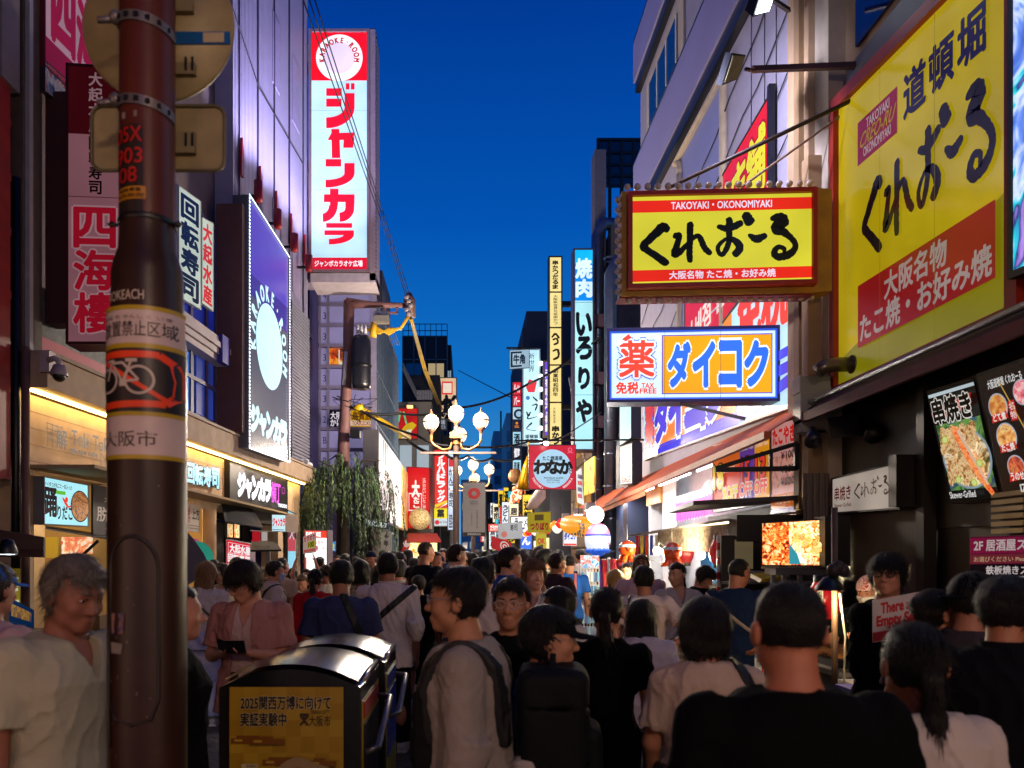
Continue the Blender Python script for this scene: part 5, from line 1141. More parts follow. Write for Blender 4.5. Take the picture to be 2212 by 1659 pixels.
# ---- white shop banners in the blue window
for x0, x1, t0, t1, b0, b1, tx, c, lab in ((386, 433, 402, 436, 640, 668, '回転寿司', '14162c', 'pale window banner with dark navy brush kanji'), (436, 460, 470, 484, 654, 672, '大起水産', 'd4282c', 'pale window banner with red kanji next to the navy one')):
 s = Sign('window_banner', lab, 'banner', x0, t0, b0, LD(x0) + .0, x1, t1, b1, LD(x1), thick=.04, frame='b8bcb4', rim=.01, bg='c3d2c4', lit=.72); s.text(tx, .12, .02, .88, .97, c, vert=True, bold=.045); s.done()
s = Sign('shop_letters', 'cyan lit sushi shop kanji with black sides on the beige wall', 'lettering', 401, 998, 1042, LD(401), 473, 1014, 1056, LD(473), plain=True, lit=1.0, bg=BEIGE, tubes=.03)
s.mb = MB()
for i, t in enumerate('回転寿司'): s.text(t, .01 + i * .25, .02, .235 + i * .25, .98, '9fe4fa', bold=.045, outline='0a0c10', ow=.06)
SLT = s.done('letters'); part('letter_backs', SLT, lambda mb: [mb.hexa(s.P4(.0 + i * .25, .05, .22 + i * .25, .92), -s.n * .07, BLK) for i in range(4)])
s = Sign('shop_sign', 'black fascia sign with white block katakana and pink neon kanji', 'sign', 496, 996, 1084, LD(496), 620, 1036, 1105, LD(620), thick=.12, frame='0c0c0e', rim=.02, bg=pm('2c2b2e', .35, var=.1), lit=1.15, tubes=.03)
for i, t in enumerate('ジャンカラ'): s.text(t, .12 + i * .108, .22, .225 + i * .108, .76, 'f4f8ff', bold=.10, outline='10162c', ow=.05)
s.text('横', .665, .2, .765, .78, 'f060e8', bold=.02); s.text('丁', .765, .2, .845, .76, 'f060e8', bold=.03); s.text('YOKOCHO', .80, .10, .985, .2, 'eef6ff', bold=.06)
for a in (0, 90, 180, 270): s.stroke([(.905 + .03 * math.cos(math.radians(a + t)), .62 + .10 * math.sin(math.radians(a + t)), .018) for t in (0, 45, 90)], 'e048d8', 1, 0)
s.done()
s = Sign('escape_lettering', 'dark metal cafe lettering and maze emblem on the beige wall', 'lettering', 96, 908, 984, LD(96), 238, 945, 1012, LD(238), plain=True, lit=0, bg=BEIGE); s.mb = MB()
for k in range(4): s.stroke([(.02, .95 - k * .15, .022), (.25 - .02 * k, .90 - k * .15, .022)], '120e0c', 1, 0)
for k in range(4): s.stroke([(.03 + k * .065, .95, .022), (.03 + k * .065, .28, .022)], '120e0c', 1, 0)
s.text('解', .15, .30, .30, .85, '120e0c', bold=.02); s.text('Toki Toki', .36, .48, .97, .92, '120e0c', bold=.015); s.text('escape cafe', .34, .20, .76, .42, '120e0c', bold=.03)
s.stroke([(.82, .42, .03), (.82, -.05, .03)], '120e0c', 1, 0); s.stroke([(.83, .40, .03), (.93, .08, .03)], '120e0c', 1, 0); s.text('by TOKI', .84, -.06, .98, .02, '702030'); s.done('letters')
s = Sign('menu_lightbox', 'cyan lit box with brush kana and a brown octopus ball picture', 'menu board', 95, 1031, 1131, LD(95) - .1, 189, 1049, 1136, LD(189) - .1, thick=.12, frame='6a6a6e', rim=.012, bg='a8ecf8', lit=.95, tubes=.05)
s.text('イイダコが丸ごと一匹入った', .01, .82, .62, .92, '20242c', bold=.02); s.text('踊', .0, .18, .26, .78, '101418', bold=.04); s.text('りだこ', .28, .12, .62, .42, '101418', bold=.03); s.rect(.25, .68, .46, .76, '58b82c'); s.stroke([(.40, .60, .05), (.46, .50, .08), (.52, .42, .05), (.58, .44, .03)], 'e03a2c', 1, .2); s.disc(.48, .58, .06, 'e8402c')
s.disc(.80, .46, .40, '28120a', .5, sq=.95, n=40); s.disc(.80, .46, .37, ramp_mat('octopus_ball', ['3a1a0c', '7d4a24', 'b8804a', '5a2c14', 'd8a870'], 4, .62, 'n', 5, 3), sq=.95, n=40); s.done()
s = Sign('cloth_banner', 'dark grey hanging banner with pale kanji partly behind the pole', 'banner', 201, 1046, 1160, LD(201) - .15, 262, 1060, 1168, LD(262) - .15, thick=.02, frame='2c2c30', rim=.004, bg='323338', lit=0); s.text('大人の', .38, .70, .95, .82, 'c8c4c0'); s.text('脱出', .12, .32, .98, .60, 'd0ccc8', bold=.02); s.text('Toki', .4, .1, .8, .2, 'b0aca8'); s.done()
s = Sign('cloth_banner', 'white printed shop curtain next to the round column', 'banner', 396, 1086, 1146, LD(396), 432, 1092, 1150, LD(432), thick=.015, frame='b0a898', rim=.003, bg='b9b2a6', lit=0); s.text('海鮮', .05, .3, .4, .9, '9a3a34', bold=.02); s.text('上方', .5, .45, .95, .85, '20242c', bold=.03); s.rect(.05, .1, .9, .13, '6a6460'); s.rect(.05, .2, .9, .23, '6a6460'); s.done()
s = Sign('projecting_sign', 'small white lightbox with red katakana beside the black fascia sign', 'sign', 588, 1112, 1147, 17.0, 617, 1113, 1148, 16.9, thick=.5, frame='8a7c70', rim=.012, bg='c4ecf8', lit=1.0); s.text('ジャンカラ', .05, .30, .95, .80, 'e8323c', bold=.07); s.rect(.05, .06, .9, .12, '7d8a90'); s.done()
s = Sign('standing_sign', 'red lit sushi sign with white kanji behind the crowd', 'sign', 490, 1166, 1235, 14.2, 541, 1176, 1240, 14.0, thick=.12, frame='d8d0d0', rim=.01, bg='d81e38', lit=.92); s.rect(.06, .60, .99, .94, 'f4d8dc'); s.rect(.075, .62, .99, .925, 'd81e38'); s.text('大起水産', .14, .64, 1.0, .90, 'f8eef0', bold=.05); s.text('回転寿司', .06, .33, .99, .58, 'f8eef0', bold=.05); s.text('Conveyor Belt', .06, .18, .98, .29, 'f8eef0', bold=.02, skew=.03); s.text('DAIKI', .3, .03, .7, .14, 'f8eef0', bold=.02)
part('leg', s.o, lambda mb: mb.box(XZ(500, 14.2), XZ(503, 14.2), 14.25, 14.3, 0, ZP(1236, 14.2), BLK)); part('leg', s.o, lambda mb: mb.box(XZ(532, 14.1), XZ(535, 14.1), 14.2, 14.25, 0, ZP(1236, 14.1), BLK)); s.done()
s = Sign('standing_sign', 'tall white glowing karaoke price panel with a red top', 'sign', 659, 1146, 1352, 18.0, 706, 1147, 1350, 17.8, thick=.22, frame='70686e', rim=.02, bg='f4f6f4', lit=1.55, tubes=.03)
s.rect(0, .925, 1, 1, 'e8402c', .7); s.text('KARAOKE', .06, .94, .72, .985, 'fff4f0', bold=.06); s.text('ジャンカラ', .22, .855, .82, .895, 'b81c34', .6, bold=.04); s.text('飲み放題', .05, .79, .60, .84, 'c01c34', .6, bold=.04); s.text('一人利用歓迎', .6, .80, .95, .83, 'c04a54', .6); s.rect(0, .60, .08, .72, 'e05a4c', .6); s.rect(0, .38, .09, .50, '48b8b8', .6)
for y, a, b in ((.68, '150', '210'), (.60, '310', '480'), (.44, '380', '550'), (.38, '420', '600')): s.text(a, .36, y, .52, y + .028, '7a7a80', .5, bold=.01); s.text(b, .64, y, .82, y + .028, '7a7a80', .5, bold=.01)
for y in (.76, .55, .32, .25, .18): s.rect(.12, y, .9, y + .006, 'b8c4c8', .6)
s.done()
s = Sign('poster', 'small blue poster with a yellow number beside the karaoke panel', 'poster', 710, 1170, 1190, 19.0, 724, 1170, 1190, 19.0, thick=.03, frame='4a8ac0', rim=.01, bg='3a9ad8', lit=.8); s.text('30', .15, .3, .85, .75, 'e8e04a', bold=.06); s.rect(.1, .08, .9, .2, 'e8f0f4'); s.done()
s = Sign('corner_poster', 'tall cyan and red glowing poster at the corner of the beige building', 'poster', 621, 1103, 1262, LD(621), 639, 1112, 1255, LD(639), thick=.05, frame='22262c', rim=.02, bg='8fd0ea', lit=.85); s.rect(0, .62, 1, .95, '5a3440'); s.rect(.05, .45, .95, .64, 'b84a54'); s.text('天', .2, .62, .8, .8, 'c8b0b8', bold=.03); s.rect(.08, .88, .92, .92, 'e0a0b0'); s.done()
for i, (a, b) in enumerate(((490, 503), (505, 517))):
 s = Sign('menu_lightbox', ('amber menu picture of drinks in the dark shopfront', 'amber menu picture of noodles in the dark shopfront')[i], 'menu board', a, 1131 + i, 1160 + i, LD(a) + .1, b, 1133 + i, 1161 + i, LD(b) + .1, thick=.04, frame='1a1410', rim=.01, bg=ramp_mat('menu_print%d' % i, (['6a3a14', 'c88a3c', 'f0d8a0', 'a8642c'], ['a8441c', 'e8903c', 'f8e0b0', 'c8501c'])[i], 7, 1.0, 'v'), lit=.9); s.rect(.15, .2, .45, .8, 'f0e0b8', .8) if i == 0 else None; s.done()
# ---- far left signs
s = Sign('vertical_sign', 'red drugstore vertical sign with white katakana by the first lamp post', 'sign', 939, 972, 1098, 40, 966, 972, 1098, 40, thick=.3, frame='8a1018', rim=.05, bg='e82420', lit=1.0); s.text('ツルハドラッグ', .22, .10, .80, .97, 'f8f4f4', vert=True, bold=.07); s.poly([(0, .0), (1, .10), (1, .14), (0, .06)], 'f0c82c'); s.poly([(.3, 0), (1, .07), (1, .10)], 'f4f0e0'); s.done()
s = Sign('projecting_sign', 'yellow pharmacy sign with a black kanji below the red vertical sign', 'sign', 938, 1098, 1136, 39.8, 966, 1098, 1136, 39.8, thick=.3, frame='b8a020', rim=.03, bg='ecd81c', lit=1.0); s.text('薬', .25, .5, .75, .92, '14120c', bold=.07); s.rect(0, 0, 1, .42, 'c8d4dc'); s.disc(.22, .2, .13, 'd83038'); s.text('Japan Tax-free', .4, .12, .95, .3, '404850'); s.done()
s = Sign('vertical_sign', 'white vertical sign with black brush kana behind the lamp post', 'sign', 968, 974, 1144, 42, 981, 974, 1144, 42, thick=.3, frame='9aa0a8', rim=.04, bg='d4e6fc', lit=1.0); s.rect(.1, .80, .9, .92, 'd8343c'); s.text('がんこ寿司', .15, .28, .85, .78, '101420', vert=True, bold=.03); s.text('個室宴会', .1, .02, .9, .2, '20242c', bold=.03); s.done()
s = Sign('vertical_sign', 'beige vertical sign with a black brush kana and a plain red square', 'sign', 948, 817, 905, 43, 985, 817, 905, 43, thick=.5, frame='5a4a40', rim=.05, bg='d8b48c', lit=.95, tubes=.15); s.rect(.18, .60, .80, .92, 'd8282c'); s.rect(.24, .64, .74, .88, 'e8d8c0'); s.stroke([(.2, .38, .10), (.5, .46, .12), (.68, .36, .10), (.55, .10, .12), (.40, .02, .08)], '0c0a08', 1, .2); s.stroke([(.45, .56, .08), (.40, .30, .10), (.25, .08, .08)], '0c0a08', 1, .2); s.stroke([(.78, .46, .07), (.92, .54, .10)], '0c0a08', 1, .3); s.done()
s = Sign('name_plate', 'dark building name plate under the beige vertical sign', 'sign', 932, 905, 928, 42, 964, 905, 928, 42, thick=.2, frame='3a3c44', rim=.03, bg='4a5058', lit=.5); s.text('道頓堀', .3, .5, .9, .9, 'c8d0d8', bold=.03); s.text('センタービル', .08, .08, .95, .45, 'c8d0d8', bold=.03); s.done()
s = Sign('wall_sign', 'red wall sign with a green kanji and yellow wave on the grey building', 'sign', 858, 883, 947, 36.5, 901, 883, 947, 36.5, thick=.2, frame='5a1c14', rim=.05, bg='b41c1c', lit=.75, tubes=.3); s.poly([(.02, .55), (.12, .9), (.2, .9), (.1, .55)], '4ad88a'); s.poly([(.28, .9), (.36, .9), (.5, .5), (.42, .5)], '4ad88a'); s.poly([(0, .1), (.45, .48), (.75, .55), (.98, .45), (.8, .3), (.3, 0), (0, 0)], 'c8a81c'); s.poly([(.2, .0), (.5, .3), (.75, .3), (.6, 0)], 'd8d8c0')
part('wall_lamp', s.o, lambda mb: mb.box(XZ(880, 36.3), XZ(892, 36.3), 36.0, 36.3, ZP(882, 36.3), ZP(878, 36.3), em('ffb060', 4))); s.done()
s = Sign('wall_sign', 'curved red octopus dumpling sign with white kanji over a red awning', 'sign', 880, 1010, 1140, 34.2, 926, 1012, 1140, 34, thick=.5, frame='7d1418', rim=.04, bg='c41c22', lit=.85, tubes=.15); s.rect(.06, .28, .68, .58, 'e8d8d4'); s.rect(.09, .30, .65, .56, 'c41c22'); s.text('大', .22, .52, .56, .78, 'f4ece8', bold=.06); s.text('たこ', .3, .33, .55, .52, 'f4ece8', vert=True, bold=.05); s.text('江戸のおいしいたこ焼', .72, .32, .86, .84, 'e8d0cc', vert=True)
part('takoyaki_ball', s.o, lambda mb: mb.ball((XZ(907, 33.6), 33.5, ZP(1121, 33.6)), .46, ramp_mat('takoyaki_model', ['3a1c0c', '8a5a2c', 'e8dca0', '5a2c14', 'c8b060'], 6, .25, 'n', 4, 4), 20, 14)); s.done()
def tako(mb):
 d = 33; m = pm('7d2420', .6, var=.15); mb.hexa([PX(878, 1171, d - 1.2), PX(954, 1171, d - 1.2), PX(944, 1152, d), PX(880, 1152, d)], (0, .03, -.03), m)
tk = thing('takoyaki_stall', 'takoyaki shop with a red awning and golden lit front', 'stall', (XZ(915, 34), 34, 0)); part('awning', tk, tako)
part('lit_front', tk, lambda mb: mb.box(XZ(882, 34), XZ(944, 34), 34, 34.1, 1.2, ZP(1172, 34), ramp_mat('stall_front', ['6a4a1c', 'e8c060', 'fff0b8', 'c89030', '8a3a1c'], 3, 1.5, 'n')))
part('counter', tk, lambda mb: mb.box(XZ(868, 33.6), XZ(945, 33.6), 33.4, 33.9, 0, 1.15, ramp_mat('stall_counter', ['a8341c', 'e8762c', 'f8c868'], 4, .9, 'n')))
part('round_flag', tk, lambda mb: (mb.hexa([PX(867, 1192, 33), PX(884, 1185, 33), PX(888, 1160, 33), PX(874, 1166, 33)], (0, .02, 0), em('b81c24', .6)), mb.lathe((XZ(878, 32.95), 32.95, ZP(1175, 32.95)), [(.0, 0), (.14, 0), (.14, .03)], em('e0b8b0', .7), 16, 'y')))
# hoarding and portico
d0, d1 = 23.2, 33
ho = thing('hoarding', 'pale lilac printed hoarding with an orange end panel above the pavement', 'hoarding', (-2.6, 28, 0))
part('panel', ho, lambda mb: mb.hexa([np.array((-2.5, 22.9, 2.9)), np.array((-2.5, 30.5, 2.9)), np.array((-2.5, 30.5, 5.35)), np.array((-2.5, 22.9, 5.35))], (-.2, 0, 0), ramp_mat('hoarding_print', ['b8b0c4', 'c4bccc', 'a8a0b8', '9a92ac'], 1.2, .28, 'n')))
part('end_panel', ho, lambda mb: mb.hexa([np.array((-2.5, 30.52, 2.9)), np.array((-2.5, 34, 2.9)), np.array((-2.5, 34, 5.35)), np.array((-2.5, 30.52, 5.35))], (-.2, 0, 0), ramp_mat('hoarding_poster', ['8a4a14', 'c8842c', 'e0b878', 'b8b0c4'], 1.5, .5, 'n')))
part('front_edge', ho, lambda mb: mb.box(-2.95, -2.5, 22.75, 22.895, 2.9, 5.4, pm('55535a', .6)))
part('stripe', ho, lambda mb: [mb.box(-2.495, -2.49, 24 + k * .5, 24.2 + k * .5, 4.6, 5.3, em('c86a6a', .4)) for k in range(3)])
po = thing('portico', 'grey stone shop portico with a slanted silver name board under the hoarding', 'portico', (-3, 23, 0))
part('pier', po, lambda mb: (mb.box(XZ(805, 22.8), XZ(832, 22.8), 22.75, 23.6, 0, 3.1, pm('6d6562', .6, var=.1)), mb.box(XZ(770, 23), XZ(804, 22.8), 23.0, 23.8, 0, 3.0, pm('4b4440', .6))))
s = Sign('x', '', '', 786, 1118, 1136, 22.4, 838, 1128, 1144, 22.2, parent=po, plain=True, lit=.7, bg='30343a'); s.text('MASCRAZI', .08, .2, .92, .8, 'd8e4ec', bold=.05, skew=.05); s.done('name_board')
s = Sign('x', '', '', 822, 1150, 1205, 22.70, 846, 1150, 1205, 22.70, parent=po, plain=True, lit=0, bg='8a8884'); s.text('88', .3, .5, .7, .68, '3a3836', bold=.02); s.text('88', .3, .1, .7, .28, '3a3836', bold=.02); s.disc(.5, .85, .07, '4a4846'); s.done('door_panel')
# ---- signs hung along the far right of the street
s = Sign('vertical_sign', 'tall blue and white lit sign with white kanji on top and black brush kana', 'sign', 1242, 540, 970, 22.8, 1280, 540, 970, 22.8, thick=.5, frame='3a3040', rim=.05, bg='a8e4f0', lit=.96, tubes=.12); s.rect(0, .745, 1, 1, '0c86e8'); s.rect(0, .93, 1, 1, '10b4f4'); s.text('焼', .06, .86, .94, .955, 'd4f0fc', bold=.05); s.text('肉', .08, .765, .94, .85, 'd4f0fc', bold=.05)
for i, (t, y) in enumerate((('い', .575), ('ろ', .455), ('り', .305), ('や', .14))): s.text(t, .10, y, .92, y + .105, '0c1018', bold=.06)
for y in (.735, .50, .27): s.rect(0, y, 1, y + .003, '5a98a8')
V1 = s.done(); part('bracket', V1, lambda mb: [mb.box(XZ(1281, 22.9), 4.3, 22.9, 23.1, ZP(y + 14, 22.9), ZP(y - 12, 22.9), pm('4a3440', .5)) for y in (690, 815, 910)])
s = Sign('vertical_sign', 'tall yellow lit sign in stacked boxes with black brush writing', 'sign', 1188, 556, 960, 27.5, 1212, 556, 960, 27.5, thick=.4, frame='1c140c', rim=.05, bg='f0dc90', lit=1.0, tubes=.08)
s.text('串かつだるま', .25, .83, .72, .985, '181008', vert=True, bold=.05); s.text('大阪新世界元祖串かつ', .32, .64, .68, .80, '2c1c10', vert=True, bold=.02)
s.stroke([(.2, .575, .010), (.5, .59, .012), (.8, .57, .010)], '2c2010', 1, .3); s.stroke([(.3, .56, .010), (.6, .565, .010), (.7, .545, .01), (.4, .535, .012)], '2c2010', 1, .3); s.stroke([(.3, .50, .010), (.7, .505, .012), (.75, .47, .012), (.35, .455, .012)], '2c2010', 1, .3)
s.text('創業昭和四年', .28, .255, .72, .405, '2c1c10', vert=True, bold=.03); s.text('串かつ', .2, .0, .8, .10, '181008', vert=True, bold=.06); s.text('大阪新世界', .3, .11, .5, .2, '4a3418', vert=True)
for y in (.81, .62, .42, .22): s.rect(0, y, 1, y + .008, '3a2810', .4)
V2 = s.done(); part('bracket', V2, lambda mb: [mb.box(XZ(1213, 27.6), XZ(1240, 27.6), 27.6, 27.8, ZP(y + 5, 27.6), ZP(y - 5, 27.6), BLK) for y in (655, 780, 878)])
s = Sign('vertical_sign', 'violet lit vertical sign between the white and the yellow ones', 'sign', 1177, 782, 940, 31, 1186, 782, 940, 31, thick=.3, frame='5a5048', rim=.06, bg='6a4ad8', lit=1.0); s.text('元祖串かつ横綱', .1, .04, .9, .9, 'e4dcfc', vert=True, bold=.05); s.done()
s = Sign('vertical_sign', 'tall white lit sign with sparse black brush kana and a red seal', 'sign', 1131, 756, 959, 36, 1165, 756, 959, 36, thick=.4, frame='8aa0b0', rim=.05, bg='c0ecfa', lit=1.02, tubes=.05)
s.text('新世界', .3, .76, .7, .97, '1c242c', vert=True, bold=.0); s.poly([(.15, .60), (.35, .69), (.85, .66), (.7, .55), (.3, .55)], 'd83a44'); s.disc(.27, .49, .022, '3a7ab8'); s.stroke([(.6, .50, .012), (.85, .46, .02)], '14181c', 1, .2); s.stroke([(.55, .41, .01), (.85, .42, .016), (.75, .36, .014)], '14181c', 1, .2); s.stroke([(.2, .34, .012), (.3, .30, .02), (.45, .34, .012), (.25, .27, .014), (.85, .29, .006)], '14181c', 1, .2); s.stroke([(.5, .22, .02), (.2, .16, .008), (.8, .14, .006)], '14181c', 1, .2)
s.text('道頓堀', .1, .06, .9, .10, '1c242c', bold=.03); s.text('戎橋店', .1, .015, .9, .055, '1c242c', bold=.03)
V3 = s.done(); part('edge_lights', V3, lambda mb: [mb.ball(PX(1168.5, 785 + i * 28, 35.9), .10, em('e8f8ff', 5), 8, 6) for i in range(7)])
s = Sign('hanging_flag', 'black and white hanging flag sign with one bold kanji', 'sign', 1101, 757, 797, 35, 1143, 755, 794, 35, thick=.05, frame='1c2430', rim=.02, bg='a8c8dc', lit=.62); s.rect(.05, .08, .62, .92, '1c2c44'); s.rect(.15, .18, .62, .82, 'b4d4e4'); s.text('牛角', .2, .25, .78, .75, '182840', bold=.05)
part('rail', s.o, lambda mb: mb.bar(PX(1094, 752, 35), PX(1168, 752, 35), .08, BLK)); s.done()
cols = ((826, 853, 'd82c40', 'ダーツ&'), (854, 878, 'd82c40', 'バー'), (880, 906, 'b8d8e8', ''), (907, 931, '16203a', 'BAR'), (933, 962, '9fd4ec', '酒'), (964, 992, '14203c', '個室'), (994, 1022, 'a8dcf0', '和屋'), (1023, 1044, 'e8d81c', '焼'))
o_ = None
for i, (t, b, c, tx) in enumerate(cols):
 s = Sign('stacked_sign', ('red darts bar sign box, topmost of the stacked column', 'red bar sign box, second from the top of the stacked column', 'pale blue sign box with a dark ring in the stacked column', 'navy grill sign box with an orange mark in the stacked column', 'sky blue sign box with one kanji in the stacked column', 'navy sign box with two white kanji in the stacked column', 'light blue sign box near the foot of the stacked column', 'yellow sign box at the foot of the stacked column')[i], 'sign', 1108, t, b, 38, 1125, t, b, 38, thick=.4, frame='22262e', rim=.03, bg=c, lit=.9, group='stacked tenant signs on the far house')
 if i == 2: s.disc(.75, .45, .42, '20283a'); s.disc(.75, .45, .24, '9cc4dc')
 elif i == 3: s.disc(.5, .7, .12, 'e8862c'); s.text('GRILL', .2, .3, .8, .5, 'e8862c', bold=.03)
 elif tx: s.text(tx, .15, .15, .85, .85, 'f4f4f8' if c[0] in 'd1' else '18202c', bold=.04)
 s.done()
s = Sign('hanging_sign', 'square red hanging sign with a pale round plate and brushed kana', 'sign', 1143, 963, 1056, 15, 1243, 962, 1057, 15, thick=.06, frame='2a1418', rim=.012, bg='c8243c', lit=.85, tubes=.1); s.disc(.5, .47, .44, 'a8d4ec', n=56)
s.text('たこ焼道楽', .29, .66, .72, .76, '14181c', bold=.03);
for i, t in enumerate('わなか'): s.text(t, .11 + i * .27, .36, .39 + i * .27, .66, '0c1014', bold=.06)
s.rect(.86, .36, .93, .48, '1c2024'); s.text('大阪', .865, .365, .925, .475, 'e0ecf4', vert=True); s.text('MICHELIN GUIDE', .32, .235, .73, .275, '2c3c54', bold=.02); s.text('KYOTO OSAKA', .38, .185, .66, .22, '2c3c54', bold=.02); s.text('2016  2017  2018', .39, .14, .66, .165, '3c4c60'); s.arc('TAKOYAKI', .5, .47, .50, 207, 243, .06, 'f0e4e8', bold=.05, flip=True); s.arc('WANAKA', .5, .47, .50, 303, 332, .06, 'f0e4e8', bold=.05, flip=True)
s.disc(.88, .90, .05, 'e06a7c'); s.disc(.88, .90, .03, 'c8243c')
for k in range(6): s.stroke([(.88, .87, .014), (.82 + k * .026, .82, .01)], 'e06a7c', 1, .1)
W1 = s.done(); part('picture_lamp', W1, lambda mb: mb.ball(PX(1180, 957, 14.7), .05, em('fff4e0', 14), 10, 8)); part('hanging_rod', W1, lambda mb: mb.bar(PX(1115, 952, 15), PX(1390, 950, 13), .03, BLK)); part('hanging_rod', W1, lambda mb: mb.bar(PX(1215, 945, 15), PX(1300, 890, 15), .02, BLK))
s = Sign('projecting_sign', 'small drugstore sign board under the white lightbox panel', 'sign', 1340, 967, 1046, 17.6, 1366, 958, 1043, 16.6, thick=.2, frame='14161c', rim=.02, bg='cfe4f0', lit=.9); s.rect(.35, .45, .95, .95, 'ee8a1a'); s.text('薬', .03, .5, .33, .95, 'e0342c', bold=.05); s.text('ダイコク', .38, .5, .92, .9, '3a50d8', vert=False, bold=.08); s.text('ドラッグ', .1, .22, .9, .42, 'e0342c', bold=.05); s.text('免税店', .1, .03, .9, .2, 'e0342c', bold=.05); s.done()
s = Sign('projecting_sign', 'plain glowing white lightbox panel at the corner of the drugstore', 'sign', 1339, 880, 962, 17.8, 1364, 868, 945, 16.8, thick=.2, frame='14161c', rim=.02, bg='b8e8ec', lit=1.0); s.done()
s = Sign('standing_sign', 'small drugstore board on the pavement behind the big balloon', 'sign', 1218, 1139, 1178, 19, 1245, 1139, 1178, 19, thick=.1, frame='a8a8b0', rim=.01, bg='d8dce4', lit=.7); s.text('薬', .3, .72, .7, .98, 'd8343c', bold=.05); s.text('ダイコク', .05, .32, .95, .70, '2c48b8', bold=.08); s.rect(0, 0, 1, .1, 'c83a2c'); s.done()
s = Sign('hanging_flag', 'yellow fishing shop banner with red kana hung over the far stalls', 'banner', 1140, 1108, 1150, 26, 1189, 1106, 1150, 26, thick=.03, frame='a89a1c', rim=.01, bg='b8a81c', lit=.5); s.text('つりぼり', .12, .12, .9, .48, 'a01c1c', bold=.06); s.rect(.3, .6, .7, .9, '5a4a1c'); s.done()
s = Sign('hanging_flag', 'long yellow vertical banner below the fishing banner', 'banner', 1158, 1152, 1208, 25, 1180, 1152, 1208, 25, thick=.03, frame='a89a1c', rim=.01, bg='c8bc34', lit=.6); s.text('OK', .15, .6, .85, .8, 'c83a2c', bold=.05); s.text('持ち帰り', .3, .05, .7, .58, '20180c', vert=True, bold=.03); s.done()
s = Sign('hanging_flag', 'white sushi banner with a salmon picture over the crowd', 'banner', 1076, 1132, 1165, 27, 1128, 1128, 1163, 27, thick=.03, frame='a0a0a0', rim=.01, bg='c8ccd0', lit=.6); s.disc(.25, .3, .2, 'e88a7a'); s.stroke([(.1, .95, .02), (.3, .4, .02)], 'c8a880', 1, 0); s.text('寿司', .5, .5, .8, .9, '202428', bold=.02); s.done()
s = Sign('standing_sign', 'tilted red round target sign board near the sushi banner', 'sign', 1062, 1158, 1184, 26, 1104, 1172, 1200, 26, thick=.04, frame='6a1414', rim=.01, bg='c0242c', lit=.6); s.disc(.68, .5, .42, 'e8d8d0'); s.disc(.68, .5, .32, 'c0242c'); s.disc(.68, .5, .2, 'e8d8d0'); s.disc(.68, .5, .1, 'c0242c'); s.done()
# expo banners on the lamp posts
def expo(px0, px1, t, b, d, lab, small=False):
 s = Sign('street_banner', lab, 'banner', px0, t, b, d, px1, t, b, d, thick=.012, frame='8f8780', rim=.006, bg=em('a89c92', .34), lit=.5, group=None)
 for k in range(13):
  a = 2 * math.pi * k / 13; r_ = random.Random(k); s.disc(.5 + .20 * math.cos(a) + r_.uniform(-.01, .01), .80 + .075 * math.sin(a), .030 + .010 * r_.random(), 'c8302c')
 s.text('EXPO', .33, .63, .67, .66, '5a4a48'); s.text('2025', .33, .595, .67, .62, '5a4a48'); s.rect(.3, .575, .7, .577, '7d706a'); s.text('いのち輝く未来社会', .60, .14, .68, .50, '5a504c', vert=True); s.text('大阪関西万博', .36, .20, .42, .44, '6a605c', vert=True); s.rect(0, 0, 1, .07, '2a2624'); s.text('道頓堀商店会', .2, .015, .8, .055, 'b8b0a8', bold=.02)
 part('rail', s.o, lambda mb: mb.bar(PX(px0 - 4, t - 2, d), PX(px1 + 4, t - 2, d), .02, BLK)); s.done()
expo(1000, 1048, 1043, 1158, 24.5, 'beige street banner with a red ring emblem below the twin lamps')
expo(952, 983, 1130, 1176, 33, 'pale street banner with a red emblem, half behind the first lamp post') if False else None
# ================================================================ street furniture and stalls
def lamp(kind, energy, loc, color, size=.1, rot=None, sx=None, sy=None, spot=None, name='lamp_light'):
 L = bpy.data.lights.new(name, kind); L.energy = energy; L.color = color
 if kind == 'AREA': L.shape = 'RECTANGLE'; L.size = sx; L.size_y = sy
 else: L.shadow_soft_size = size
 if spot: L.spot_size = math.radians(spot); L.spot_blend = .8
 o = bpy.data.objects.new(name, L); COL.objects.link(o); o.location = [float(v) for v in loc]
 if rot: o.rotation_euler = rot
 return o
def globe(o, c, r):
 iron = pm('5a4030', .45, .3)
 g = part('lamp_globe', o, lambda mb: mb.lathe(c, [(.02, -r * 1.0), (r * .55, -r * .92), (r * .86, -r * .55), (r, 0), (r * .92, r * .45), (r * .62, r * .82), (.03, r)], em('ffecc8', 2.0), 20))
 def cage(mb):
  mb.lathe(c, [(r * 1.01, -.018), (r * 1.05, 0), (r * 1.01, .018)], iron, 20); mb.lathe(c, [(r * .3, r * .93), (r * .22, r * 1.12), (.02, r * 1.3), (.012, r * 1.65)], iron, 12); mb.lathe(c, [(.03, -r * 1.7), (r * .3, -r * 1.25), (r * .62, -r * .98), (r * .6, -r * .9)], iron, 16)
  for k in range(4):
   a = math.pi / 4 + k * math.pi / 2; mb.tube([(c[0] + math.cos(a) * r * q, c[1] + math.sin(a) * r * q, c[2] + r * z) for q, z in ((.57, -.92), (.88, -.55), (1.02, 0), (.94, .46), (.3, .95))], .013, iron, 5)
 part('lamp_cage', o, cage)
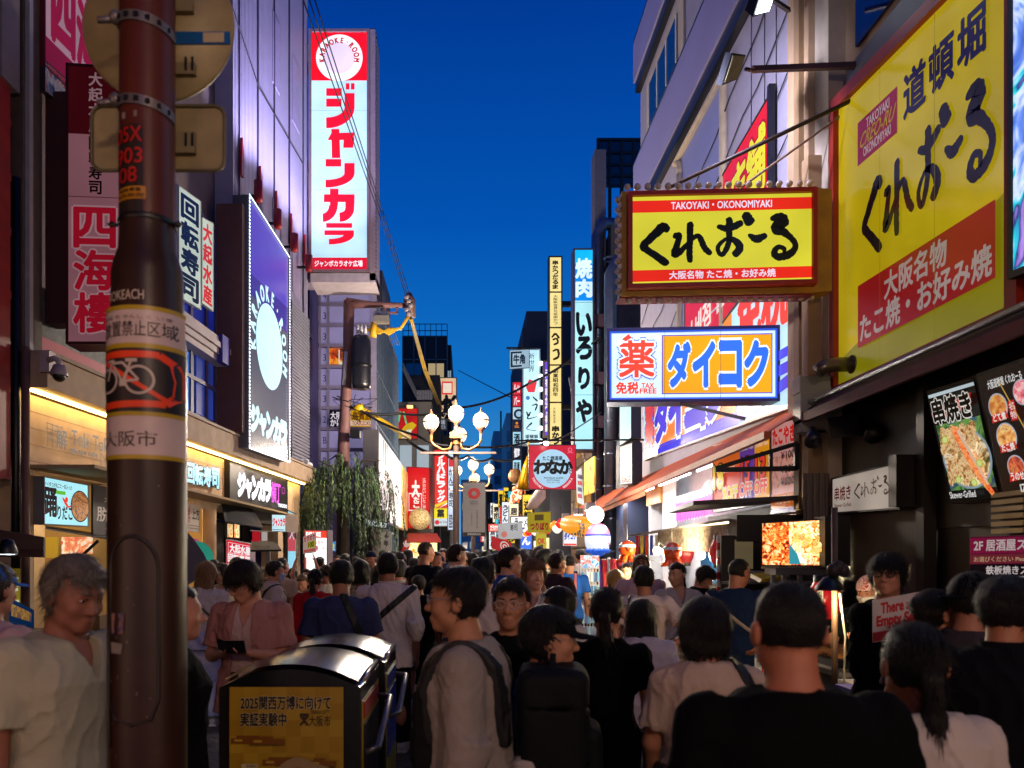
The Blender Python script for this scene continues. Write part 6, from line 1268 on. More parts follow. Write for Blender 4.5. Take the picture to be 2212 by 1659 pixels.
def lamp_post(x, d, zt, r, label, side=True):
 """post with a centre globe, two on curved arms and one behind"""
 o = thing('street_lamp', label, 'street lamp', (x, d, 0), 'globe lamps along the street'); iron = pm('4a3a34', .45, .3); gold = pm('7a5228', .4, .4)
 part('post', o, lambda mb: mb.lathe((x, d, 0), [(.13, 0), (.13, .3), (.085, .5), (.075, zt - .9), (.06, zt - r * 1.6)], iron, 16))
 part('collar', o, lambda mb: (mb.box(x - .15, x + .15, d - .15, d + .15, zt - r * 3.1, zt - r * 2.4, gold), mb.lathe((x, d, zt - r * 3.8), [(.1, 0), (.09, .1)], gold, 12)))
 globe(o, (x, d, zt), r)
 for sx, sy, dz in ((-1, 0, -.22), (1, 0, -.18), (.12, 1, -.45)):
  e = (x + sx * r * 3.05, d + sy * r * 3.05, zt + dz)
  part('arm', o, lambda mb: mb.tube([(x + sx * .06, d + sy * .06, zt - r * 2.8), (x + sx * r * .7, d + sy * r * .7, zt - r * 4.3), (x + sx * r * 1.6, d + sy * r * 1.6, zt - r * 4.5), (x + sx * r * 2.7, d + sy * r * 2.7, zt - r * 3.9), (e[0], e[1], e[2] - r * 2.4), (e[0], e[1], e[2] - r * 1.3)], .035, gold, 8)); globe(o, e, r * .97)
 part('banner_rail', o, lambda mb: mb.bar((x - .9, d - .1, zt - r * 4.9), (x + 1.0, d - .1, zt - r * 4.9), .05, pm('6a5a54', .5)))
 lamp('POINT', 520 if d < 0 else 1500, (x - (.3 if d < 0 else 0), d + (.75 if d < 0 else -.75), zt + .05), (1, .70, .52) if d < 0 else (1, .83, .66), .3)
 return o
lamp_post(XZ(985, 20), 20, ZP(893, 20), .205, 'globe lamp post rising above the crowd, the nearer of the two in the street')
lamp_post(XZ(1022, 30), 30, ZP(1004, 30), .20, 'second globe lamp post further down the street, beside the expo banner')
lamp_post(2.1, -4.5, 4.6, .205, 'added globe lamp post behind the photographer, out of the picture')  # unseen lamp post added to throw warm light on the near people
# ---- brown street pole with stickers (near)
PD = 2.5
def near_pole():
 x = XZ(319, PD); br = pm('4c1e17', .42, var=.18, scale=5, bump=.08, bscale=30, spec=.28); br2 = pm('2e1a14', .38, var=.22, scale=5, bump=.06, spec=.3)
 o = thing('street_pole', 'thick brown steel street pole with stickers and a no bicycle parking wrap', 'pole', (x, PD, 0))
 r0 = 56 / FPX * PD; r1 = 74 / FPX * PD; r2 = 81 / FPX * PD
 part('shaft', o, lambda mb: mb.lathe((x, PD, 0), [(r2, 0), (r2, ZP(990, PD)), (r2 * .99, ZP(760, PD)), (r1, ZP(690, PD)), (r1 * .99, ZP(600, PD)), (r1 * .94, ZP(575, PD)), (r0 * 1.06, ZP(545, PD)), (r0 * 1.02, ZP(500, PD)), (r0, ZP(485, PD)), (r0, 4.6)], br2, 40));
 part('upper_shaft', o, lambda mb: mb.lathe((x, PD, 0), [(r0 * 1.015, ZP(487, PD)), (r0 * 1.015, 4.6)], br, 40))
 def wrapband(mb, y0, y1, m, k=1.012, a0=180, a1=360, rr=r2):
  n = 28; vs = []; fs = []
  for i in range(n + 1):
   a = math.radians(a0 + (a1 - a0) * i / n)
   for y in (y0, y1): vs.append((x + rr * k * math.cos(a), PD + rr * k * math.sin(a), ZP(y, PD)))
  for i in range(n): fs.append((2 * i, 2 * i + 2, 2 * i + 3, 2 * i + 1)[::-1])
  mb.add(vs, fs, m, True)
 def cyl(pts, k, rr, u0=319):                       # pixel outline around the shaft
  out = []
  for px, py in pts:
   t = max(-.995, min(.995, (px - u0) / FPX * PD / (rr * k))); a = math.asin(t); out.append((x + rr * k * math.sin(a), PD - rr * k * math.cos(a), ZP(py, PD)))
  return out
 pl = lambda h: pm(h, .4, var=.05, grime=.08)
 sg = part('parking_wrap', o, lambda mb: (wrapband(mb, 1000, 685, pl('bda8a4')), wrapband(mb, 693, 684, pl('a58a10'), 1.02), wrapband(mb, 772, 762, pl('a58a10'), 1.02), wrapband(mb, 912, 903, pl('a58a10'), 1.02), wrapband(mb, 1001, 992, pl('a58a10'), 1.02), wrapband(mb, 903, 772, pl('1a1416'), 1.018)))
 def art(mb):
  og = pl('dc3a08')
  def band(pts, w, m, k=1.03):
   for (a, b), (c, d_) in zip(pts[:-1], pts[1:]):
    n = max(1, int(math.hypot(c - a, d_ - b) / 6)); L_ = math.hypot(c - a, d_ - b); nx, ny = -(d_ - b) / L_ * w / 2, (c - a) / L_ * w / 2
    for i in range(n):
     p0 = (a + (c - a) * i / n, b + (d_ - b) * i / n); p1 = (a + (c - a) * (i + 1.02) / n, b + (d_ - b) * (i + 1.02) / n)
     mb.add(cyl([(p0[0] - nx, p0[1] - ny), (p1[0] - nx, p1[1] - ny), (p1[0] + nx, p1[1] + ny), (p0[0] + nx, p0[1] + ny)], k, r2), [(0, 1, 2, 3)], m)
  band([(240, 785), (370, 785), (392, 800), (399, 835), (396, 868), (380, 886), (240, 890)], 14, og); band([(240, 790), (385, 880)], 9, og, 1.026)
  wh = pl('b5a49a')
  for cx, cy, rr in ((262, 838, 24), (333, 838, 28)): band([(cx + rr * math.cos(t), cy + rr * math.sin(t)) for t in np.linspace(0, 6.283, 22)], 5, wh, 1.038)
  band([(262, 838), (272, 803), (300, 803), (333, 838), (300, 842), (278, 808)], 5, wh, 1.038); band([(300, 842), (318, 800)], 5, wh, 1.038); band([(306, 798), (330, 798)], 7, wh, 1.038); band([(262, 798), (280, 798)], 5, wh, 1.038); band([(292, 844), (308, 844)], 14, wh, 1.038)
  def word(t, x0, x1, yb, yt, m, rr=r2, k=1.022, bold=.02):
   v, f = glyphs(t); lo = v.min(0); hi = v.max(0); w = (v - lo) / (hi - lo)
   for i in range(4):
    b = bold * 18; mb.add(cyl([(x0 + (x1 - x0) * p + b * (i % 2 - .5), yb + (yt - yb) * q + b * (i // 2 - .5)) for p, q in w], k + i * .001, rr), f, m)
  ink = pl('2a2422'); word('放置禁止区域', 247, 397, 748, 716, ink); word('大阪市', 248, 366, 975, 943, ink); word('はな ち きんし く いき', 250, 390, 712, 704, pl('6a5c58'), bold=0)
  word('INOKEACH', 247, 340, 670, 650, pl('b8a898'), r1)
  rd = pl('a81410')
  mb.add(cyl([(268, 478), (331, 478), (331, 300), (268, 300)], 1.03, r0), [(0, 1, 2, 3)], pl('241a16'));
  for i in range(6): mb.add(cyl([(268 + i * 10.5, 485), (278.5 + i * 10.5, 485), (278.5 + i * 10.5, 298), (268 + i * 10.5, 298)], 1.035, r0), [(0, 1, 2, 3)], pl('241a16'))
  for t, yb, a, b in (('05X', 335, 269, 330), ('903', 380, 269, 331), ('08', 420, 277, 320)): word(t, a, b, yb, yb - 32, rd, r0, 1.06, .05)
  for i in range(7): mb.add(cyl([(270 + i * 9.6, 455), (279.6 + i * 9.6, 455), (279.6 + i * 9.6, 428), (270 + i * 9.6, 428)], 1.045, r0), [(0, 1, 2, 3)], pl('a8700c'))
  word('0120-000-000', 274, 334, 451, 443, pl('2a1c0c'), r0, 1.06, .01); word('道路管理', 276, 328, 439, 432, pl('2a1c0c'), r0, 1.06, .01)
  mb.add(cyl([(284, 283), (320, 283), (320, 270), (284, 270)], 1.05, r0), [(0, 1, 2, 3)], pl('7d6a66'))
  mb.add(cyl([(263, 1362), (301, 1362), (303, 1320), (265, 1320)], 1.03, r2), [(0, 1, 2, 3)], ramp_mat('sticker_print', ['2a2030', '5a4a6a', '8a5a3c', '3a2a3a'], 30, 0, 'n')); mb.add(cyl([(264, 1402), (296, 1404), (300, 1382), (266, 1380)], 1.03, r2), [(0, 1, 2, 3)], pl('7d726a'))
  for k in range(16):
   r_ = random.Random(k); a, b = r_.uniform(255, 370), r_.uniform(1050, 1640); mb.add(cyl([(a, b), (a + r_.uniform(2, 5), b), (a + 3, b - r_.uniform(3, 9))], 1.02, r2), [(0, 1, 2)], pl('6a5a54'))
 part('sticker_print', o, art)
 part('access_door', o, lambda mb: [mb.tube(cyl([(258 + 10, 1600)] + [(318 + 50 * math.cos(t), 1230 - 0 + -(70) * math.sin(t)) for t in np.linspace(math.pi, 0, 14)] + [(368, 1500), (355, 1540), (318, 1550), (280, 1540), (268, 1500)], 1.0, r2), .006, pm('1c1210', .4), 5)])
 part('wire_hook', o, lambda mb: (mb.lathe((x, PD, ZP(492, PD)), [(r0 * 1.06, 0), (r0 * 1.09, .008), (r0 * 1.06, .016)], BLK, 30), [mb.tube([(x + sg * r0 * 1.05, PD - .02, ZP(492, PD)), (x + sg * r0 * 1.3, PD - .02, ZP(494, PD)), (x + sg * r0 * 1.42, PD - .02, ZP(490, PD)), (x + sg * r0 * 1.3, PD - .02, ZP(486, PD)), (x + sg * r0 * 1.1, PD - .02, ZP(491, PD))], .005, BLK, 6) for sg in (-1, 1)]))
 # road sign seen from the back
 zinc = pm('8c7d58', .5, .15, var=.14, scale=12, grime=.08); d = PD + r0 + .03
 rs = thing('road_sign', 'round metal road sign seen from behind, strapped high on the brown pole', 'road sign', (x, d, ZP(60, d)))
 c = (XZ(341, d), d, ZP(55, d)); R_ = 163 / FPX * d
 part('disc', rs, lambda mb: mb.lathe(c, [(0.0, 0), (R_, 0), (R_ * 1.01, .01), (R_, .018), (.0, .018)], zinc, 48, 'y'))
 part('channel', rs, lambda mb: [mb.box(XZ(a, d), XZ(b, d), d - .02, d - .001, ZP(y + 12, d), ZP(y - 12, d), pm('7d7052', .5, .2)) for a, b, y in ((262, 420, 20), (262, 425, 155))])
 part('label_strip', rs, lambda mb: (mb.box(XZ(375, d), XZ(498, d), d - .005, d - .001, ZP(97, d), ZP(70, d), pm('0c4a80', .4)), mb.box(XZ(440, d), XZ(485, d), d - .007, d - .0052, ZP(94, d), ZP(73, d), pm('a89878', .4))))
 part('slot', rs, lambda mb: [mb.box(XZ(a, d), XZ(a + 5, d), d - .024, d - .0205, ZP(160, d), ZP(132, d), BLK) for a in (404, 418, 268)])
 r2s = thing('road_sign', 'rounded rectangular road sign seen from behind below the round one', 'road sign', (x, d, ZP(300, d)))
 def rr(mb):
  pts = []; X0, X1, Z0, Z1 = XZ(199, d), XZ(486, d), ZP(369, d), ZP(230, d); q = .035
  for cx, cz, a0 in ((X1 - q, Z1 - q, 0), (X0 + q, Z1 - q, 90), (X0 + q, Z0 + q, 180), (X1 - q, Z0 + q, 270)):
   for k in range(6): a = math.radians(a0 + 18 * k); pts.append((cx + q * math.cos(a), cz + q * math.sin(a)))
  n = len(pts); mb.add([(a, d, b) for a, b in pts] + [(a, d + .012, b) for a, b in pts], [tuple(range(n))[::1]] + [(i, i + n, (i + 1) % n + n, (i + 1) % n) for i in range(n)] + [tuple(range(n, 2 * n))[::-1]], zinc)
  mb.tube([(a, d - .003, b) for a, b in pts] + [(pts[0][0], d - .003, pts[0][1])], .006, pm('5d543c', .5, .2), 5, cap=False)
 part('plate', r2s, rr)
 part('channel', r2s, lambda mb: [mb.box(XZ(262, d), XZ(425, d), d - .02, d - .001, ZP(336, d), ZP(290, d), pm('7d7052', .5, .2))]); part('slot', r2s, lambda mb: [mb.box(XZ(a, d), XZ(a + 5, d), d - .024, d - .0205, ZP(322, d), ZP(295, d), BLK) for a in (404, 418, 268)])
 for y in (75, 250):
  def clamp(mb):
   m = pm('6d6668', .4, .5); wrap = []
   for k in range(25): a = math.radians(180 + 180 * k / 24); wrap.append((x + r0 * 1.05 * math.cos(a), PD + r0 * 1.05 * math.sin(a), ZP(y - 18 + 30 * k / 24, PD)))
   for a, b in zip(wrap[:-1], wrap[1:]): mb.bar(a, b, .006, m, .03)
   for k in range(3, 22, 3): p = np.array(wrap[k]); mb.box(p[0] - .007, p[0] + .007, p[1] - .008, p[1] - .003, p[2] - .007, p[2] + .007, BLK)
   mb.tube([(x - r0 * 1.0, PD - .05, ZP(y - 10, PD)), (x - r0 * 1.6, PD - .06, ZP(y - 4, PD))], .010, m, 8); mb.ball((x - r0 * .95, PD - .05, ZP(y - 14, PD)), .022, m, 10, 6)
  part('strap_clamp', rs if y == 75 else r2s, clamp)
near_pole()
# ---- solar litter bins
def bins():
 blk = pm('0b0b0d', .3, var=.1, spec=.5); sol = pm('10141f', .22, var=.25, scale=3, spec=.6); yel = pm('a3841c', .5, var=.1)
 for k, (x0, x1, y0, y1, lab) in enumerate(((XZ(473, 3.75), XZ(778, 3.75), 3.75, 4.55, 'black solar litter bin with a yellow illustrated front panel'), (XZ(640, 4.62), XZ(833, 4.62) - .005, 4.62, 5.35, 'second solar litter bin with a blue side, joined behind the yellow fronted one'))):
  if k: x0 = x1 - .66
  zt = ZP(1446, 3.75) if k == 0 else ZP(1392, 4.62) - .02; w = x1 - x0
  o = thing('litter_bin', lab, 'litter bin', ((x0 + x1) / 2, (y0 + y1) / 2, 0))
  def body(mb):
   n = 14; prof = [(x0, 0), (x0, zt - .14)] + [(x0 + w * t, zt - .10 + .10 * math.sin(math.pi * min(.98, max(.02, t))) ** .7) for t in np.linspace(.0, 1, n)] + [(x1, zt - .14), (x1, 0)]
   m = len(prof); mb.add([(a, y0, b) for a, b in prof] + [(a, y1, b) for a, b in prof], [tuple(range(m))[::-1], tuple(range(m, 2 * m))] + [(i, i + 1, i + 1 + m, i + m) for i in range(m - 1)], blk)
  part('body', o, body)
  def lid(mb):
   n = 18; vs = []; fs = []
   for i in range(n + 1):
    t = i / n; X = x0 + .012 + (w - .024) * t
    for j in range(9):
     u = j / 8; z = zt - .09 + .10 * math.sin(math.pi * min(.98, max(.02, t))) ** .6 + .028 * math.sin(math.pi * (.15 + .75 * u)); vs.append((X, y0 + .02 + (y1 - y0 - .04) * u, z))
   for i in range(n):
    for j in range(8): fs.append((i * 9 + j, (i + 1) * 9 + j, (i + 1) * 9 + j + 1, i * 9 + j + 1))
   mb.add(vs, fs, sol, True)
  part('solar_lid', o, lid)
  part('lid_rim', o, lambda mb: mb.tube([(x1 - .02, y0 + .01, zt - .10), (x1 - .02, y1 - .02, zt - .07)], .022, pm('9a9ca4', .18, .9), 10))
  def side(mb):
   X = x1 + .004
   mb.box(x1 - .01, X, y0 + .06, y1 - .05, .04, zt - .16, yel if k == 0 else pm('8a7a2c', .5)); mb.box(X - .001, X + .006, y0 + .10, y1 - .10, zt - .25, zt - .17, pm('a31c1c' if k == 0 else '1c3a8a', .4)); mb.box(X - .001, X + .007, y0 + .10, y1 - .10, zt - .66, zt - .28, pm('17171a', .35) if k == 0 else pm('16309a', .35));
   if k: mb.lathe((X + .008, (y0 + y1) / 2, zt - .5), [(0, 0)], yel) if False else None
  part('side_panel', o, side)
  part('handle', o, lambda mb: mb.tube([(x1 + .01, y0 + .12, zt - .42), (x1 + .07, y0 + .14, zt - .40), (x1 + .08, y1 - .16, zt - .24), (x1 + .01, y1 - .12, zt - .24)], .017, pm('8d8880', .4, .7), 10))
  if k == 0:
   s = Sign('x', '', '', 496, 1484, 1840, 3.742, 742, 1484, 1840, 3.742, parent=o, plain=True, lit=0, bg=pm('a8821a', .45, var=.08))
   for i in range(80): s.lay = .001; u, v = (i % 8) / 8, (i // 8) / 10; s.rect(u, v, u + .125, v + .1, ('b08c22', 'a07a14')[(i + i // 8) % 2]) if (i * 7) % 5 < 3 else None
   s.lay = .003
   ink = '241a10'; s.text('2025関西万博に向けて', .10, .865, .89, .945, ink, bold=.035, outline='cbb88a', ow=.035); s.text('実証実験中', .10, .765, .50, .845, ink, bold=.035, outline='cbb88a', ow=.035); s.text('大阪市', .70, .765, .89, .83, '3a2c14', bold=.01); s.text('OSAKA CITY', .715, .838, .88, .862, '4a3a1c')
   s.stroke([(.63, .835, .016), (.69, .835, .016)], '3a2c14', 1, 0); s.stroke([(.63, .825, .014), (.69, .775, .014)], '3a2c14', 1, 0); s.stroke([(.69, .825, .014), (.63, .775, .014)], '3a2c14', 1, 0); s.stroke([(.66, .83, .014), (.66, .79, .012)], '3a2c14', 1, 0)
   for i in range(9):
    v = .68 - (i % 5) * .13; a = (.02, .30, .58, .05, .45, .2, .7, .0, .5)[i]; b = a + (.35, .4, .38, .5, .45, .3, .25, .4, .45)[i]; s.rect(a, v - .018, min(1, b), v + .014, '7d4a0c'); s.rect(a + .05, v + .014, min(1, b - .1), v + .03, '7d4a0c'); s.rect(a + .03, v - .006, a + .10, v + .008, 'b89830')
   s.stroke([(.45, .50, .05), (.60, .56, .06), (.75, .53, .05), (.90, .50, .05)], '9a8058', 1, .1); s.stroke([(.80, .50, .03), (.92, .47, .04), (.94, .44, .02)], 'b0745c', 1, .1); s.rect(.13, .525, .27, .55, 'c8b888'); s.text('花鳥風月', .17, .53, .26, .547, '3a2c14')
   s.done('front_panel')
   s2 = None
bins()
# ---- utility pole with transformer, willow, cables
def utility():
 d = 21.5; x = XZ(752, d); pk = pm('6d4a48', .6, var=.15); o = thing('utility_pole', 'pinkish steel utility pole with a cross arm and a black transformer', 'utility pole', (x, d, 0))
 part('shaft', o, lambda mb: mb.tube([(XZ(738, d), d, 0), (XZ(742, d), d, ZP(960, d)), (XZ(752, d), d, ZP(760, d)), (XZ(754, d), d, ZP(650, d))], [.17, .16, .14, .15], pk, 14))
 part('cross_arm', o, lambda mb: (mb.tube([(XZ(748, d), d, ZP(655, d)), (XZ(800, d), d, ZP(658, d)), (XZ(884, d), d, ZP(660, d))], [.15, .09, .06], pk, 10), mb.bar((XZ(832, d), d, ZP(662, d)), (XZ(832, d), d, ZP(676, d)), .05, pk), mb.bar((XZ(858, d), d, ZP(662, d)), (XZ(858, d), d, ZP(676, d)), .05, pk), mb.bar((XZ(828, d), d, ZP(676, d)), (XZ(860, d), d, ZP(676, d)), .05, pk)))
 part('insulator_head', o, lambda mb: (mb.tube([(XZ(884, d), d, ZP(632, d)), (XZ(884, d), d, ZP(648, d)), (XZ(889, d), d, ZP(685, d))], [.05, .16, .12], pm('5a4440', .6, var=.4, scale=12), 10), [mb.ball((XZ(880 + 4 * (i % 3), d), d - .12, ZP(645 + 9 * i, d)), .08, pm('7d7478', .4), 8, 6) for i in range(5)]))
 part('transformer', o, lambda mb: (mb.lathe((XZ(784, d), d - .3, ZP(845, d)), [(.0, 0), (.23, .0), (.25, .12), (.25, 1.25), (.20, 1.4), (.0, 1.42)], pm('0c0c12', .35, spec=.6), 24), mb.lathe((XZ(784, d), d - .3, ZP(800, d)), [(.26, 0), (.275, .04), (.26, .08)], BLK, 24), [mb.tube([(XZ(776 + 8 * i, d), d - .3, ZP(727, d)), (XZ(776 + 8 * i, d), d - .3, ZP(708, d))], [.05, .03], pm('b8b4b8', .4), 8) for i in range(3)]))
 part('conduit', o, lambda mb: mb.tube([(XZ(745, d), d - .2, ZP(835, d)), (XZ(750, d), d - .25, ZP(765, d))], .05, pm('a8a4b0', .5), 8))
 def yel(mb):
  for k in range(7): mb.tube([PX(792 + 2 * k, 712 + k, d), PX(815 + k, 708 + 2 * k, d), PX(840, 722 - 2 * k, d), PX(870 - k, 705 + k, d), PX(886, 680 - k, d)], .035, pm('b8901c', .5), 6)
  mb.tube([PX(808, 697, d), PX(806, 728, d)], .09, pm('c89a1c', .5), 8)
 part('yellow_sleeves', o, yel)
 part('junction_gear', o, lambda mb: (mb.box(XZ(810, d), XZ(842, d), d - .3, d - .05, ZP(702, d), ZP(688, d), pm('8a8478', .4, .4)), [mb.lathe((XZ(812 + i * 6, d), d - .2, ZP(688, d)), [(.05, 0), (.06, .08), (.03, .14)], STEEL, 8) for i in range(5)], [mb.bar(PX(830 + i * 6, 705, d), PX(848 + i * 5, 745, d), .02, STEEL) for i in range(4)]))
 part('camera_box', o, lambda mb: (mb.box(XZ(762, d), XZ(782, d), d - .5, d - .2, ZP(950, d), ZP(935, d), BLK), mb.bar(PX(745, 945, d), PX(765, 943, d), .04, BLK)))
 def tangle(mb):
  r = random.Random(4)
  for k in range(14):
   a = PX(742 + r.uniform(-5, 8), 880 + r.uniform(-14, 20), d); mb.tube([a, a + np.array([r.uniform(-.3, .5), r.uniform(-.2, .2), r.uniform(-.3, .3)]), a + np.array([r.uniform(.2, 1.0), r.uniform(-.2, .2), r.uniform(-.4, .3)])], .010, BLK, 4)
 part('cable_tangle', o, tangle)
 part('guard_sleeve', o, lambda mb: (mb.tube([PX(772, 878, d), PX(885, 946, d + 2)], .075, pm('c09a10', .45), 8), mb.tube([PX(818, 905, d + .8), PX(822, 908, d + .9)], .08, BLK, 8), mb.tube([PX(765, 885, d), PX(785, 880, d)], .12, pm('c09a10', .45), 8)))
 part('shop_camera', o, lambda mb: (mb.box(XZ(650, 20.4), XZ(656, 20.4), 20.3, 20.5, ZP(1008, 20.4), ZP(990, 20.4), WHITE), mb.tube([PX(656, 995, 20.4), PX(664, 994, 20.4), PX(667, 1000, 20.4)], .03, WHITE, 8), mb.lathe(PX(667, 1010, 20.4), [(.0, 0), (.11, .02), (.10, .1), (.03, .14)], WHITE, 12)))
 # cables, each a thing
 def cable(name, lab, pts, r=.018, n=14, sag=0):
  P_ = [np.array(PX(*p)) for p in pts]; out = []
  for a, b in zip(P_[:-1], P_[1:]):
   for t in np.linspace(0, 1, n): out.append(a + (b - a) * t - np.array([0, 0, sag * 4 * t * (1 - t)]))
  one(name, lab, 'cable', lambda mb: mb.tube(out, r, pm('0c0d12', .6), 4))
 for i, (a, b, c) in enumerate((((658, -20), (880, 648)), ((672, -20), (883, 646)), ((684, -20), (887, 644))) and [((655, 0), (818, 460), (880, 650)), ((668, 0), (820, 450), (883, 648)), ((680, 0), (826, 455), (888, 646))]):
  cable('overhead_cable', ('overhead wire crossing the tall white sign, lowest of its three', 'overhead wire crossing the tall white sign, between two others', 'overhead wire crossing the tall white sign, uppermost of its three')[i], [(a[0], a[1], 12), (b[0], b[1], 19), (c[0], c[1], 21.5)], .011)
 cable('overhead_cable', 'thin wire running down the purple metal tower', [(497, 0, 14.6), (560, 190, 16.8), (655, 355, 20.3)], .012)
 cable('overhead_cable', 'thick twin cable slung from the pole across to the blue sign', [(750, 875, 21.5), (860, 893, 22), (1000, 880, 24), (1140, 830, 25), (1300, 725, 22.5)], .035, 10, .12)
 cable('overhead_cable', 'lower slack cable from the pole towards the lamp arm', [(770, 880, 21.5), (900, 940, 20.5), (985, 962, 20), (1140, 955, 24), (1250, 930, 24)], .03, 10, .1)
 cable('overhead_cable', 'faint wire descending across the sky behind the lamps', [(990, 800, 60), (1110, 862, 40)], .03)
 cable('overhead_cable', 'wavy black cable above the second lamp', [(880, 950, 23), (960, 980, 25), (1010, 985, 28), (1060, 990, 30), (1125, 985, 34)], .05, 8, .15)
 for k in range(3):
  cable('overhead_cable', ('yellow sheathed cable running away from the pole head, innermost of three', 'yellow sheathed cable running away from the pole head, middle of three', 'yellow sheathed cable running away from the pole head, outermost of three')[k], [(886 + 2 * k, 690, 21.5), (915 + 3 * k, 800, 30), (950 + 3 * k, 885, 42)], .03)
  bpy.context.scene.objects[-1].data.materials[0] = pm('9a7c24', .5)
utility()
def willow():
 d = 21.0; x = XZ(742, d); o = thing('willow_tree', 'weeping willow with dark hanging foliage behind the karaoke panel', 'tree', (x, d, 0))
 part('trunk', o, lambda mb: (mb.tube([(x - .1, d + .3, 0), (x - .05, d + .3, 1.5), (x, d + .2, 3.0), (x + .05, d + .1, 4.3)], [.2, .17, .13, .07], pm('2c241c', .9, var=.3, bump=.6, bscale=20), 10), [mb.tube([(x, d + .2, 3.0 + .2 * k), (x + .5 * math.cos(k * 2.1), d + .5 * math.sin(k * 2.1), 3.7 + .2 * k), (x + 1.0 * math.cos(k * 2.1), d + .9 * math.sin(k * 2.1), 4.0 + .1 * k)], [.06, .035, .012], pm('2c241c', .9, var=.3), 6) for k in range(5)]))
 r = np.random.default_rng(5); cols = [pm(h, .6, var=.3, scale=3) for h in ('2a3a20', '3d5630', '1c2a14', '56703e', '34483a')]
 def crown(mb):
  n = 235
  for i in range(n):
   a = r.uniform(0, 2 * math.pi); q = math.sqrt(r.uniform(0, 1)); rx = 1.28 * q * (1 + .18 * math.sin(3 * a + 1)); cx, cy = x + .05 + rx * math.cos(a), d + rx * .9 * math.sin(a)
   zt = 4.35 - .9 * q ** 2 + r.uniform(-.2, .25); ln = r.uniform(.6, 1.5) + .9 * q * (1 if math.sin(5 * a) > -.3 else .2) ; ln = min(ln, zt - 1.05)
   sw = r.normal(0, .12, 2); m = cols[r.integers(0, 5)]; vs = []; fs = []
   for s_ in range(int(ln / .045)):
    t = s_ * .045 / ln; p = np.array([cx + sw[0] * t * t + .10 * math.cos(a) * math.sin(min(1, t * 2) * 1.6), cy + sw[1] * t * t, zt - ln * t + .12 * math.sin(min(1, t * 3) * math.pi)])
    for side in (0, 1):
     ang = r.uniform(0, 2 * math.pi); L_ = r.uniform(.07, .13); w_ = .011; dirv = np.array([math.cos(ang) * .045, math.sin(ang) * .045, -L_]); u = np.array([-math.sin(ang), math.cos(ang), 0]) * w_
     b = len(vs); vs += [p, p + dirv * .5 + u, p + dirv, p + dirv * .5 - u]; fs.append((b, b + 1, b + 2, b + 3))
   mb.add(vs, fs, m)
 part('crown', o, crown)
willow()
